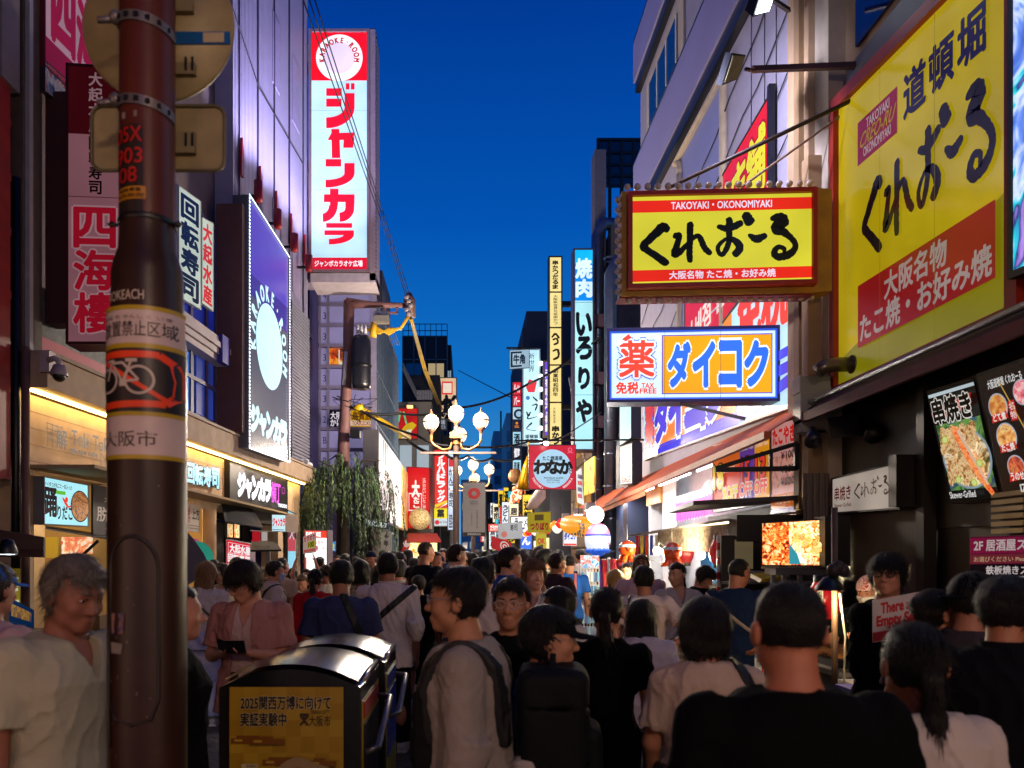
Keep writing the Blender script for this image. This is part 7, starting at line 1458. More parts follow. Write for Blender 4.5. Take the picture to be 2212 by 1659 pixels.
# ---- right side: awning, drugstore room, stalls
def drugstore():
 o = thing('drugstore', 'bright drugstore room with ceiling tubes behind the orange awning', 'shop', (5, 14, 0))
 wh = pm('c4c4c4', .6, var=.05)
 part('ceiling', o, lambda mb: mb.box(4.02, 8.4, 10.6, 18.0, 3.42, 3.5, wh));
 def room(mb):
  mb.box(4.15, 8.4, 17.9, 18.1, 0, 3.41, wh); mb.box(4.12, 4.14, 10, 12.85, 0, 2.45, wh); mb.box(4.10, 4.12, 15.6, 16.6, 0, 3.4, pm('c9c9cc', .5)); mb.box(4.05, 4.12, 16.62, 17.9, 2.9, 3.41, pm('b07a34', .5))
 part('wall', o, room)
 for k, (a, b) in enumerate(((4.4, 0), (5.2, 0), (6.0, 0))): part('ceiling_tube', o, lambda mb: [mb.box(a, a + .08, 11 + j * 2.3, 12.9 + j * 2.3, 3.38, 3.415, em('f4fbff', 14)) for j in range(3)])
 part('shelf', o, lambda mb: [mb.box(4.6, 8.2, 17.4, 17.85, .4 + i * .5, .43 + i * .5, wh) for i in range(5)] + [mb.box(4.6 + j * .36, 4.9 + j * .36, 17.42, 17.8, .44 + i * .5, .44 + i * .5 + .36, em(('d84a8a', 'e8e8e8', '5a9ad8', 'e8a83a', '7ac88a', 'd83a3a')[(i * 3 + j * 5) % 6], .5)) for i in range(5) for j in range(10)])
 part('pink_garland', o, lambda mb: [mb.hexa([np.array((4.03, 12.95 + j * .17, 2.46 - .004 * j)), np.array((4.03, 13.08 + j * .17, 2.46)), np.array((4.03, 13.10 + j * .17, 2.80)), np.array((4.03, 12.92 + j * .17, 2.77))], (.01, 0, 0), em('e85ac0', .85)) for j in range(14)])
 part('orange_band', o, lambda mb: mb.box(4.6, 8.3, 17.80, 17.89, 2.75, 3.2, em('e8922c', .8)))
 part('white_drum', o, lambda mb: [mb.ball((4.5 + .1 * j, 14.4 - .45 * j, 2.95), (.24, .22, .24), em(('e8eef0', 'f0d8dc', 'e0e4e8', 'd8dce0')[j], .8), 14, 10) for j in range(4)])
 for y, e in ((12.0, 220), (15.5, 380)): lamp('AREA', e, (5.0, y, 3.33), (.92, .97, 1.0), rot=(0, math.radians(-28), 0), sx=1.6, sy=2.4, name='ceiling_tube_light')
 aw = thing('orange_awning', 'long orange shop awning on folding arms along the drugstore', 'awning', (3.4, 14, 3))
 org = pm('d0602c', .6, var=.08, bump=.1)
 part('fabric', aw, lambda mb: mb.hexa([np.array((3.28, 27.5, 2.92)), np.array((3.28, 8.7, 3.11)), np.array((4.02, 8.7, 3.58)), np.array((4.02, 27.5, 3.58))], (0, 0, -.012), org))
 part('front_bar', aw, lambda mb: mb.bar((3.27, 8.65, 3.08), (3.27, 27.5, 2.89), .07, pm('c0582c', .5), .08))
 part('valance', aw, lambda mb: mb.hexa([np.array((3.26, 14.5, 2.88)), np.array((3.26, 27.5, 2.75)), np.array((3.26, 27.5, 2.87)), np.array((3.26, 14.5, 3.0))], (.01, 0, 0), pm('a8562c', .6, var=.1)))
 for y in (10.4, 13.2, 16.2, 19.6): part('folding_arm', aw, lambda mb: (mb.bar((4.0, y, 3.36), (3.65, y + .7, 3.22), .05, pm('c05a30', .5)), mb.bar((3.65, y + .7, 3.22), (3.3, y + .1, 3.08 - .01 * (y - 8)), .045, pm('c05a30', .5))))
 part('end_cap', aw, lambda mb: mb.hexa([np.array((3.62, 8.6, 3.25)), np.array((4.0, 8.6, 3.3)), np.array((4.0, 8.6, 3.62)), np.array((3.66, 8.6, 3.5))], (0, .1, 0), pm('9a8e86', .5)))
 for j, y in enumerate((13.8, 15.6, 17.4, 19.4)):
  t = thing('tube_lamp', 'bright tube lamp under the orange awning, %s along the row' % ('first', 'second', 'third', 'fourth')[j], 'lamp', (3.3, y, 3.2), 'tube lamps under the orange awning')
  part('tube', t, lambda mb: mb.box(3.62, 3.68, y, y + 1.2, 3.10, 3.13, em('fff2e4', 30))); part('housing', t, lambda mb: mb.box(3.63, 3.67, y - .03, y + 1.23, 3.131, 3.15, WHITE))
  lamp('AREA', 45, (3.65, y + .6, 3.08), (.95, .97, 1), sx=.15, sy=1.2, name='tube_light')
 for j, y in enumerate((18.5, 20.5, 23)):
  t = thing('stall_floodlight', 'boxy clip lamp on the far edge of the orange awning, %s in line' % ('first', 'second', 'third')[j], 'lamp', (2.9, y, 3.0), 'clip lamps on the orange awning')
  part('housing', t, lambda mb: mb.hexa([np.array((2.78, y, 2.86)), np.array((3.02, y, 2.86)), np.array((3.0, y, 3.02)), np.array((2.8, y, 3.02))], (0, .3, .02), STEEL)); part('lens', t, lambda mb: mb.box(2.80, 3.0, y - .01, y + .28, 2.845, 2.858, em('fff2d8', 9)))
  lamp('SPOT', 130, (2.9, y, 2.8), (1, .93, .8), .06, rot=(math.radians(12), math.radians(-8), 0), spot=120)
 # grey canopy, black canopy block, clear curtain, striped post
 st = thing('souvenir_stall', 'street stall with a grey canopy roof, clear curtain and counter full of goods', 'stall', (3.4, 11, 0))
 part('canopy', st, lambda mb: mb.hexa([np.array((2.55, 12.6, ZP(1160, 12.6))), np.array((2.95, 9.3, ZP(1128, 9.3))), np.array((3.98, 9.3, 2.27)), np.array((3.98, 12.6, 2.30))], (0, 0, .03), pm('8f8880', .6, var=.15, bump=.2)))
 part('black_fascia', st, lambda mb: mb.box(3.06, 3.97, 9.0, 9.28, ZP(1170, 9), ZP(1112, 9), pm('1a1412', .5, var=.2)))
 part('black_roof', st, lambda mb: mb.hexa([np.array((2.65, 9.29, 2.36)), np.array((3.99, 9.1, 2.42)), np.array((3.99, 10.4, 2.45)), np.array((2.9, 11.6, 2.38))], (0, 0, .05), pm('2a2422', .5)))
 part('clear_curtain', st, lambda mb: mb.hexa([np.array((2.72, 11.3, 1.86)), np.array((3.04, 9.3, 1.80)), np.array((3.04, 9.3, 2.14)), np.array((2.72, 11.3, 2.14))], (.01, 0, 0), pm('8d7f70', .15, var=.5, scale=18, spec=.8)))
 part('striped_post', st, lambda mb: [mb.lathe((XZ(1562, 9.2), 9.2, .9 + i * .085), [(.075, 0), (.075, .0845)], pm('b0242c' if i % 2 else 'c8c4c4', .5), 16) for i in range(13)])
 part('counter', st, lambda mb: (mb.box(3.0, 3.9, 9.4, 12.4, 0, .9, pm('5a4c44', .6, var=.2)), mb.box(2.95, 3.95, 9.35, 12.45, .9, .95, pm('9a9088', .4))))
 part('back_wall', st, lambda mb: mb.box(3.92, 3.99, 9.3, 12.9, .0, 2.4, pm('3a2c26', .6, var=.3)))
 part('blue_flag', st, lambda mb: mb.hexa([np.array((3.5, 11.9, 1.35)), np.array((3.62, 11.3, 1.4)), np.array((3.62, 11.3, 2.1)), np.array((3.5, 11.9, 2.1))], (.01, 0, 0), pm('1c6ab8', .7)))
 part('goods', st, lambda mb: [mb.box(3.05 + .13 * (i % 6), 3.15 + .13 * (i % 6), 9.5 + .33 * (i // 6), 9.75 + .33 * (i // 6), .951, 1.02 + .05 * ((i * 7) % 4), pm(('b84a5a', 'd8d4cc', '3a6ab0', 'd8a83a', '6a9a5a', 'e0e0e0')[(i * 5) % 6], .5)) for i in range(48)])
 fl = ['c8202c', 'e8e8e8', '2c4ab8', 'e8c83a', '2c8a4a', 'f0f0f0', 'd84a2c']
 part('flag_row', st, lambda mb: [mb.hexa([np.array((2.62 + .045 * i, 12.3 - .12 * i, 1.78)), np.array((2.62 + .045 * i + .03, 12.3 - .12 * i - .07, 1.78)), np.array((2.62 + .045 * i + .03, 12.3 - .12 * i - .07, 2.08)), np.array((2.62 + .045 * i, 12.3 - .12 * i, 2.08))], (0, .004, 0), pm(fl[(i * 3) % 7], .6)) for i in range(10)])
 for j, (px, py) in enumerate(((1515, 1199), (1572, 1208), (1420, 1190), (1640, 1215))):  # last two bulbs are added to brighten the goods stall and kitchen
  b = thing('bare_bulb', ('bare glowing bulb on a bracket inside the goods stall', 'bare glowing bulb next to the striped post', 'added bare bulb between the two octopus balloons', 'added bare bulb over the kitchen worktop')[j], 'lamp', PX(px, py, 10.2)); c = PX(px, py, 10.2)
  part('bulb', b, lambda mb: mb.ball(c, .055, em('ffe2a8', 16), 12, 8)); part('socket', b, lambda mb: mb.tube([c + (0, 0, .05), c + (.03, 0, .12), c + (.3, .1, -.15)], .014, BLK, 6)); lamp('POINT', 140, c - np.array((0, .12, .05)), (1, .82, .5), .05)
 # lanterns
 def lantern(px, py, d, r, col, lab, n=9, label_col='f0e0c0', lit=.5, elong=1.15):
  c = PX(px, py, d); o = thing('paper_lantern', lab, 'lantern', c)
  part('shade', o, lambda mb: mb.lathe(c, [(r * (.62 + .38 * math.sin(math.pi * (i + .5) / 22)) * (1 + .03 * (i % 2)), r * elong * (-1 + 2 * i / 22)) for i in range(23)], em(col, lit), 22)); part('cap_ring', o, lambda mb: (mb.lathe((c[0], c[1], c[2] + r * elong), [(r * .62, -.01), (r * .62, .05), (r * .5, .05)], BLK, 18), mb.lathe((c[0], c[1], c[2] - r * elong), [(r * .62, .01), (r * .62, -.05), (.01, -.05)], BLK, 18)))
  return o, c
 lantern(1556, 1192, 9.6, .13, 'b0282c', 'red paper lantern half behind the striped post', lit=.35); lantern(1481, 1195, 11, .11, '8a2028', 'small dark red lantern above the goods stall', lit=.25)
 o3, c3 = lantern(1780, 1296, 6.2, .125, 'c01c1c', 'red paper lantern with a cream label beside the grill counter', lit=.6)
 s = Sign('x', '', '', 1764, 1278, 1308, 6.06, 1778, 1272, 1304, 6.06, parent=o3, plain=True, lit=.8, bg='e8d8b0'); s.text('おでん', .2, .05, .8, .95, '1c1410', vert=True, bold=.03); s.done('label')
 o4, c4 = lantern(1700, 1325, 6.8, .08, 'a81c48', 'small pink lantern glowing behind the crew cut man', lit=.5)
 # the takoyaki lantern, globe lamp and painted balloon
 c = PX(1244, 1138, 16.5); o5 = thing('paper_lantern', 'long orange takoyaki lantern with black brush kana beside the white globe', 'lantern', c)
 ax0, ax1 = PX(1226, 1132, 17.0), PX(1270, 1140, 15.6)
 def orange(mb):
  n = 18; pts = [ax0 + (ax1 - ax0) * i / n for i in range(n + 1)]; mb.tube(pts, [.21 * (.80 + .20 * math.sin(math.pi * (i + .5) / (n + 1))) * (1 + .035 * (i % 2)) for i in range(n + 1)], em('f09a20', .95), 22)
 part('shade', o5, orange)
 s = Sign('x', '', '', 1229, 1118, 1160, 16.4, 1265, 1122, 1164, 15.15, parent=o5, plain=True, lit=.3, bg='f09a20'); s.mb = MB(); s.text('たこ焼き', .05, .1, .95, .85, '140c06', bold=.05); s.done('brush_kana')
 c = PX(1286, 1112, 15.2); g = thing('globe_lamp', 'white glowing globe lamp above the painted balloon', 'lamp', c); part('globe', g, lambda mb: mb.ball(c, .165, em('fffaf0', 6), 20, 14)); part('hanger', g, lambda mb: mb.tube([c + (0, 0, .16), c + (.02, .1, .6)], .01, BLK, 5)); lamp('POINT', 120, c - np.array((0, .25, 0)), (1, .97, .92), .15)
 c = PX(1291, 1166, 15.4); b = thing('painted_balloon', 'big round balloon with pink top and blue wave painting under the globe lamp', 'balloon', c)
 def bal(mb, z0, z1, m, k=1.0):
  zs = np.linspace(z0, z1, 9); mb.lathe(c, [(max(.004, .25 * k * math.sqrt(max(0, 1 - (z / .33) ** 2)) * (1 + .12 * z)), z * k) for z in zs], m, 28)
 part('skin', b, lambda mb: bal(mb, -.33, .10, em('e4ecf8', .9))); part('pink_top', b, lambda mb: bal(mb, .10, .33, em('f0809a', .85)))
 part('blue_band', b, lambda mb: bal(mb, .07, .105, em('2a4ac8', .8), 1.012)); part('blue_waves', b, lambda mb: (bal(mb, -.33, -.22, em('2a5ac8', .75), 1.012), [mb.ball(c + (.185 * math.cos(a_), .185 * math.sin(a_), -.21), (.06, .06, .05), em('2a5ac8', .75), 8, 6) for a_ in np.linspace(3.3, 6.1, 7)]))
 part('red_kanji', b, lambda mb: [mb.ball(c + (.17 + .015 * i, -.17 + .02 * i, -.0 - .05 * i), (.012, .012, .04), em('d83a4a', .7), 6, 5) for i in range(3)])
 # souvenir rack
 d = 11.5; x0, x1 = XZ(1254, d), XZ(1294, d); rk = thing('souvenir_rack', 'white wire souvenir rack hung with blue packets in front of the stall', 'rack', ((x0 + x1) / 2, d, 0)); wr = pm('c8d0d4', .4)
 part('wire_frame', rk, lambda mb: [mb.bar((x0 + (x1 - x0) * i / 6, d + e, .12), (x0 + (x1 - x0) * i / 6, d + e, 1.6), .008, wr) for i in range(7) for e in (0, .25)] + [mb.bar((x0, d, .15 + k * .12), (x1, d, .15 + k * .12), .008, wr) for k in range(13)])
 part('header_card', rk, lambda mb: mb.box(x0, x1, d - .01, d, 1.6, 1.78, ramp_mat('header_print', ['2c6ab0', '8ac8e8', 'd84a3c', 'e8f0f4'], 9, .6, 'n')))
 part('packets', rk, lambda mb: [mb.box(x0 + .01 + (x1 - x0) * i / 6, x0 + (x1 - x0) * (i + .85) / 6, d - .05, d - .01, .2 + k * .2, .34 + k * .2, pm(('8ac0d8', 'c8dce8', '5a9ac8', 'e8eef0', '4a7ab8')[(i * 3 + k * 2) % 5], .3)) for i in range(6) for k in range(7)])
 part('base', rk, lambda mb: mb.box(x0 - .03, x1 + .03, d - .1, d + .3, .04, .10, wr))
 x2 = XZ(1318, 11.7); sr = thing('souvenir_rack', 'red and violet souvenir strands hanging beside the white wire rack', 'rack', (x2, 11.8, 0)); part('stand', sr, lambda mb: (mb.tube([(x2, 11.8, 0), (x2, 11.8, 1.75)], .02, wr, 8), mb.lathe((x2, 11.8, 0), [(.2, 0), (.2, .04), (.02, .05)], wr, 14)))
 part('strands', sr, lambda mb: [mb.tube([(x2 + .16 * math.cos(k), 11.8 + .16 * math.sin(k), 1.72), (x2 + .2 * math.cos(k) + .04, 11.8 + .2 * math.sin(k), 1.3), (x2 + .22 * math.cos(k), 11.8 + .22 * math.sin(k), .95)], .028, pm(('a8242c', 'c83a4a', '6a4a9a', '8a1c24')[k % 4], .4), 6) for k in range(14)])
 # octopus balloons
 for j, (px, py, d, lab) in enumerate(((1355, 1186, 10.8, 'orange octopus balloon with a headband over the goods, partly behind the tall man'), (1452, 1192, 9.9, 'orange octopus balloon with a headband beside the black canopy'))):
  c = PX(px, py, d); q = thing('octopus_balloon', lab, 'balloon', c, 'octopus balloons at the stall'); R_ = .115; om = pm('d84a14', .2, var=.06, spec=.7, coat=.4)
  part('head', q, lambda mb: mb.ball(c, (R_, R_, R_ * 1.05), om, 18, 12)); part('headband', q, lambda mb: mb.lathe((c[0], c[1], c[2] + R_ * .22), [(R_ * .99, 0), (R_ * 1.0, .012), (R_ * .92, .034)], pm('b8d0e0', .5, var=.3, scale=40), 18)); part('mouth', q, lambda mb: mb.tube([c + (0, -R_ * .9, -.02), c + (0, -R_ * 1.25, -.02)], [.03, .022], om, 10))
  for e in (-1, 1): part('eye', q, lambda mb: mb.ball(c + (e * .035, -R_ * .93, .012), .012, BLK, 8, 6))
  for k in range(6): a = k * math.pi / 3; part('tentacle', q, lambda mb: mb.tube([c + (.06 * math.cos(a), .06 * math.sin(a), -R_ * .8), c + (.10 * math.cos(a), .10 * math.sin(a), -R_ * 1.4), c + (.13 * math.cos(a), .13 * math.sin(a), -R_ * 1.5), c + (.14 * math.cos(a), .14 * math.sin(a), -R_ * 1.2)], [.035, .028, .02, .008], om, 8))
  part('string', q, lambda mb: mb.tube([c + (0, 0, R_), c + (0, .02, R_ + .22)], .004, WHITE, 4))
 # giant gold hand of the sushi house and fan sign beyond
 gd = pm('b8860c', .3, .7, var=.15); f = thing('gold_sculpture', 'golden bell shaped sculpture at the edge of the square red sign', 'sculpture', PX(1134, 1050, 20)); part('body', f, lambda mb: mb.tube([PX(1130, 1058, 20), PX(1132, 1040, 20), PX(1137, 1010, 20), PX(1142, 985, 20)], [.16, .14, .10, .04], gd, 14)); part('stem', f, lambda mb: mb.bar(PX(1142, 985, 20), PX(1142, 955, 20), .03, gd))
 f = thing('fish_sculpture', 'pale curved fish sculpture with a red back under the square red sign', 'sculpture', PX(1155, 1090, 18)); part('body', f, lambda mb: mb.tube([PX(1140, 1098, 18), PX(1152, 1090, 18), PX(1166, 1070, 18), PX(1174, 1045, 18.2)], [.05, .13, .15, .05], pm('c8b09c', .5, var=.15), 14)); part('back', f, lambda mb: mb.tube([PX(1147, 1088, 18.03), PX(1158, 1074, 18.03), PX(1166, 1055, 18.1)], [.05, .10, .06], pm('b8282c', .4), 10))
 g = thing('ship_emblem', 'round carved ship emblem over a red ray board in the far row', 'sculpture', PX(1112, 1035, 30)); part('emblem', g, lambda mb: mb.ball(PX(1113, 1028, 30), (.28, .1, .28), pm('6a4a2c', .4, .4, var=.4, scale=10), 14, 10)); part('ray_board', g, lambda mb: mb.hexa([PX(1098, 1092, 30), PX(1126, 1078, 30), PX(1130, 1042, 30), PX(1108, 1052, 30)], (0, .1, 0), ramp_mat('ray_print', ['c8281c', 'e8d8b0', 'c8281c', 'e86a2c', 'f0e0c0'], 5, .6, 'n', 0, 0)))
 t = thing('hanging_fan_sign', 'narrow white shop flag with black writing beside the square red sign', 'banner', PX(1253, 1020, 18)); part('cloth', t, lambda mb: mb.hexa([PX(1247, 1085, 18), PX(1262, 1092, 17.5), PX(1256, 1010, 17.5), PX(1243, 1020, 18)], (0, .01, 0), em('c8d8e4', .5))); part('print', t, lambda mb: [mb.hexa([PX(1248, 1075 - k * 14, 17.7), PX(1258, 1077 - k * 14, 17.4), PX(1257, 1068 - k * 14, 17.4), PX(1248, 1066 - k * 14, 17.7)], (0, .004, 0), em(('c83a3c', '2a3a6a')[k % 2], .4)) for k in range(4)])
 y = thing('yellow_board', 'yellow printed board with food pictures beside the dark shop house', 'sign', PX(1272, 1030, 18.3)); part('board', y, lambda mb: mb.hexa([PX(1262, 1070, 18.6), PX(1284, 1062, 17.8), PX(1284, 985, 17.8), PX(1262, 1000, 18.6)], (.05, .1, 0), ramp_mat('yellow_print', ['8a5a0c', 'd8a01c', 'f0c83a', '7d4a14'], 2.5, .65, 'n')))
drugstore()
# ---- grill counter and things in front of the dark timber house
def grill():
 o = thing('grill_counter', 'stainless grill counter with skewers in front of the dark timber wall', 'counter', (3.3, 6.2, 0))
 x0, x1, y0, y1 = 2.78, 3.95, 5.9, 7.6
 part('cabinet', o, lambda mb: (mb.box(x0, x1, y0, y1, 0, .86, pm('2a2422', .5, var=.2)), mb.box(x0 - .03, x1, y0 - .03, y1, .86, .90, pm('8a8680', .3, .8))))
 part('grill_top', o, lambda mb: (mb.box(x0 + .05, x0 + .55, y0 + .2, y1 - .1, .901, .96, BLK), [mb.bar((x0 + .08, y0 + .25 + i * .05, .98), (x0 + .5, y0 + .25 + i * .05, .98), .022, ramp_mat('skewers', ['5a2a10', 'b06a2c', 'd8a050', '8a4418'], 30, 0, 'v')) for i in range(24)]))
 part('tray', o, lambda mb: [mb.box(x0 + .6, x0 + .9, y0 + .1 + i * .35, y0 + .38 + i * .35, .901, .95, STEEL) for i in range(4)])
 part('foam_box', o, lambda mb: mb.box(x0 - .06, x0 + .30, y0 - .36, y0 - .06, .62, .86, pm('b8b4b4', .4, bump=.3)))
 part('box_stand', o, lambda mb: mb.box(x0 - .06, x0 + .30, y0 - .36, y0 - .06, 0, .615, pm('5a5654', .5)))
 p = thing('stall_post', 'rusty steel stall post with a clip lamp and hanging cord', 'post', (XZ(1803, 5.6), 5.6, 0)); x = XZ(1803, 5.6)
 part('shaft', p, lambda mb: mb.tube([(x, 5.6, 0), (x, 5.6, 2.1)], .021, pm('5a4436', .5, .3, var=.3), 10)); part('cord', p, lambda mb: mb.tube([(x + .02, 5.57, 1.5), (x + .05, 5.55, 1.2), (x + .04, 5.55, .8), (x + .08, 5.55, .45)], .007, pm('b0a898', .5), 5))
 part('clip_lamp', p, lambda mb: (mb.lathe((x - .06, 5.55, 1.52), [(.10, 0), (.09, .03), (.04, .09), (.0, .10)], BLK, 14), mb.lathe((x - .06, 5.55, 1.522), [(0, 0), (.09, 0)], em('ffd080', 10), 14)))
 lamp('POINT', 26, (x - .06, 5.5, 1.46), (1, .75, .4), .06)
 part('gear_bundle', p, lambda mb: [mb.ball((x - .03 + .03 * i, 5.55, 1.66 + .02 * (i % 2)), .05, pm('2a211c', .6), 8, 6) for i in range(3)])
 fr = thing('steel_bracket', 'black steel bracket frame reaching from the pilaster above the food screen', 'bracket', (3.5, 8.5, 2.6)); d = 8.5
 part('frame', fr, lambda mb: (mb.bar(PX(1545, 1015, d), PX(1722, 1012, d), .05, BLK), mb.bar(PX(1545, 1012, d), PX(1722, 958, d), .045, BLK), mb.bar(PX(1720, 958, d), PX(1720, 1014, d), .05, BLK), mb.bar(PX(1665, 978, d), PX(1665, 1012, d), .035, BLK)))
 cu = thing('drop_curtain', 'greyish gathered cloth curtain hanging next to the cream lightbox', 'curtain', PX(1762, 1130, 8.65))
 part('cloth', cu, lambda mb: mb.add([PX(1735 + i * 2.4, y, 8.62 + .03 * math.sin(i * 1.1)) for i in range(26) for y in (1140, 1022)], [(2 * i, 2 * i + 2, 2 * i + 3, 2 * i + 1) for i in range(25)], pm('6d635a', .85, var=.15, stretch=(6, 6, .6)), True))
 ex = thing('exhaust_pipe', 'bent silver exhaust pipe sticking out below the yellow billboard', 'pipe', PX(1790, 790, 8.3)); part('pipe', ex, lambda mb: mb.tube([PX(1838, 787, 8.25), PX(1800, 788, 8.25), PX(1780, 792, 8.25), PX(1767, 802, 8.25)], .075, pm('6d655a', .35, .7, var=.25), 14)); part('rim', ex, lambda mb: mb.tube([PX(1838, 787, 8.24), PX(1842, 787, 8.24)], .095, pm('5a524a', .4, .6), 14))
 for j, (px, py, d, lab) in enumerate(((1820, 925, 8.2, 'black wall spotlight with a square hood under the dark awning'), (1880, 930, 7.9, 'black round wall spotlight next to the square hooded one'), (1752, 942, 8.3, 'small black spotlight by the steel bracket'))):
  c = PX(px, py, d); sp = thing('wall_spotlight', lab, 'spotlight', c)
  if j == 0: part('hood', sp, lambda mb: mb.hexa([c + (-.16, -.1, -.12), c + (.12, -.16, -.10), c + (.10, -.1, .12), c + (-.18, -.05, .10)], (.12, .25, .05), pm('1a1a1e', .4)))
  else: part('hood', sp, lambda mb: mb.tube([c + (.06, .1, .08), c + (0, -.05, -.02), c + (-.02, -.1, -.08)], [.04, .075, .085], pm('1a1a1e', .4), 14))
  part('bracket', sp, lambda mb: mb.tube([c + (.06, .1, .06), c + (.3, .3, .1)], .018, BLK, 6))
 for j, (px, py, d, lab, on) in enumerate(((1590, 155, 8.6, 'black floodlight at the end of a rusty arm above the bulb framed sign', 0), (1657, 8, 8.6, 'lit floodlight at the upper edge beside the white banded building', 1))):
  c = PX(px, py, d); f = thing('floodlight', lab, 'floodlight', c); s_ = .15
  part('housing', f, lambda mb: mb.hexa([c + (-.17, -.05, -.18), c + (.05, .10, -.02), c + (.10, -.02, .17), c + (-.10, -.16, .10)], (-.02, .14, .10) if not on else (-.05, .1, .14), pm('15161c', .4)))
  part('lens', f, lambda mb: mb.hexa([c + (-.15, -.07, -.16), c + (.04, .07, -.03), c + (.08, -.04, .14), c + (-.09, -.155, .08)], (.006, -.004, -.004), em('e8f4ff', 14) if on else pm('7d7a60', .2, spec=.8)))
  part('arm', f, lambda mb: (mb.bar(c + (.10, 0, .03), c + (.20, .03, .03), .03, BLK), mb.bar(PX(px + 35, py - 5, d), PX(1860, py - 14, 8.3), .055, pm('3a2018', .5, var=.3)), mb.ball(PX(px + 37, py - 5, d), .035, pm('8a5a48', .5), 10, 6)) if not on else mb.bar(c + (.05, .05, .1), c + (.4, .4, .2), .04, BLK))
 lamp('SPOT', 900, PX(1640, 40, 8.0) + np.array((-.9, .5, 0)), (.78, .76, 1.0), .1, rot=(math.radians(70), 0, math.radians(-32)), spot=130)
 lamp('SPOT', 700, (1.6, 12.5, 9.0), (.72, .70, 1.0), .2, rot=(math.radians(88), 0, math.radians(-60)), spot=120) if False else None
 # menu leaflets board, cooler box
 mbd = thing('leaflet_stand', 'purple and red floor guide board with white lettering at the picture edge', 'sign board', PX(2180, 1200, 5));
 s = Sign('x', '', '', 2096, 1160, 1250, 5.2, 2420, 1150, 1250, 4.6, parent=mbd, plain=True, lit=.45, bg='5a1030', rim=.01); s.rect(0, .60, 1, .97, '8a1848'); s.rect(0, .36, 1, .58, '7a2a3a'); s.rect(0, 0, 1, .34, '140c14'); s.text('2F 居酒屋スタイル', .03, .66, .62, .92, 'd8c8cc', bold=.03); s.text('お選びください Please choose between', .03, .40, .72, .52, 'd8b890', bold=.01); s.text('鉄板焼きスタイル', .12, .10, .6, .3, 'd8d0d4', bold=.03); s.text('Teppanyaki style', .3, .01, .6, .08, 'c8c0c4'); s.done('board')
 part('support', mbd, lambda mb: mb.box(XZ(2110, 5.2), XZ(2400, 4.7), 5.3, 5.4, 0, 1.6, pm('2a2022', .6)))
 co = thing('display_fridge', 'blue lit display fridge beside the floor guide board', 'fridge', (3.75, 5.3, 0)); part('case', co, lambda mb: mb.box(3.45, 4.0, 5.42, 5.8, 0, 1.45, pm('16181c', .4))); part('glass', co, lambda mb: mb.box(3.42, 3.449, 5.44, 5.78, .7, 1.4, em('2c8ad0', .8, .3))); part('front_glass', co, lambda mb: mb.box(3.46, 3.95, 5.405, 5.419, .8, 1.35, em('2a7ac0', .55, .4)))
 cb = thing('cooler_box', 'black box with a violet blue lid standing under the grill counter', 'box', (XZ(1895, 4.9), 4.95, 0)); a, b = XZ(1862, 4.9), XZ(1932, 4.9); part('tub', cb, lambda mb: mb.box(a, b, 4.85, 5.2, 0, ZP(1508, 4.9) - .06, pm('101014', .4))); part('lid', cb, lambda mb: mb.box(a - .02, b + .02, 4.83, 5.22, ZP(1508, 4.9) - .058, ZP(1495, 4.9), pm('3a3a8a', .35)))
 mm = thing('menu_stand', 'small white and red food menu card on a stand between the queueing people', 'sign board', PX(1642, 1440, 6.5)); s = Sign('x', '', '', 1630, 1412, 1470, 6.5, 1650, 1416, 1470, 6.5, parent=mm, plain=True, lit=0, bg='b8c0c4'); s.rect(0, .85, 1, 1, '3a7ab0'); s.rect(.75, .1, .95, .8, 'b02c34'); s.text('たこ焼', .15, .15, .6, .8, '2a2a30', vert=True, bold=.02); s.done('card'); part('leg', mm, lambda mb: mb.box(XZ(1638, 6.5), XZ(1642, 6.5), 6.51, 6.54, 0, ZP(1470, 6.5), BLK))
 kt = thing('stall_kitchen', 'dark stall kitchen with shelves, foam boxes and a yellow tray under the food screen', 'stall', (3.2, 8.6, 0))
 part('worktop', kt, lambda mb: (mb.box(2.75, 3.9, 8.1, 9.0, 0, .98, pm('4a403a', .5)), mb.box(2.7, 3.95, 8.05, 9.02, .98, 1.02, pm('9a948c', .3, .7))))
 part('back_shelf', kt, lambda mb: (mb.box(2.9, 3.95, 9.05, 9.1, 1.0, 2.0, pm('1c1614', .5)), mb.box(2.9, 3.9, 8.9, 9.04, 1.45, 1.48, STEEL)))
 part('mirror', kt, lambda mb: [mb.box(3.05 + i * .3, 3.25 + i * .3, 9.02, 9.045, 1.62, 1.95, em('8a7a58', .35, .3)) for i in range(3)])
 part('foam_box', kt, lambda mb: mb.box(3.05, 3.30, 8.85, 9.0, 1.481, 1.60, pm('a8a49c', .5))); part('clear_box', kt, lambda mb: mb.box(XZ(1675, 8.2), XZ(1712, 8.2), 8.2, 8.5, 1.021, 1.18, pm('b0b4b4', .2))); part('yellow_tray', kt, lambda mb: mb.hexa([PX(1640, 1258, 8.15), PX(1700, 1252, 8.15), PX(1700, 1245, 8.15), PX(1645, 1251, 8.15)], (0, .3, .05), pm('c8b01c', .4)))
 part('white_trays', kt, lambda mb: [mb.box(XZ(1535, 8.3), XZ(1572, 8.3), 8.2, 8.5, 1.021 + i * .035, 1.05 + i * .035, pm('b8b0a4', .5)) for i in range(4)])
 part('screen_post', kt, lambda mb: [mb.box(XZ(p, 7.85), XZ(p, 7.85) + .04, 7.86, 7.9, 1.02, 1.62, STEEL) for p in (1668, 1692, 1726, 1765)])
grill()
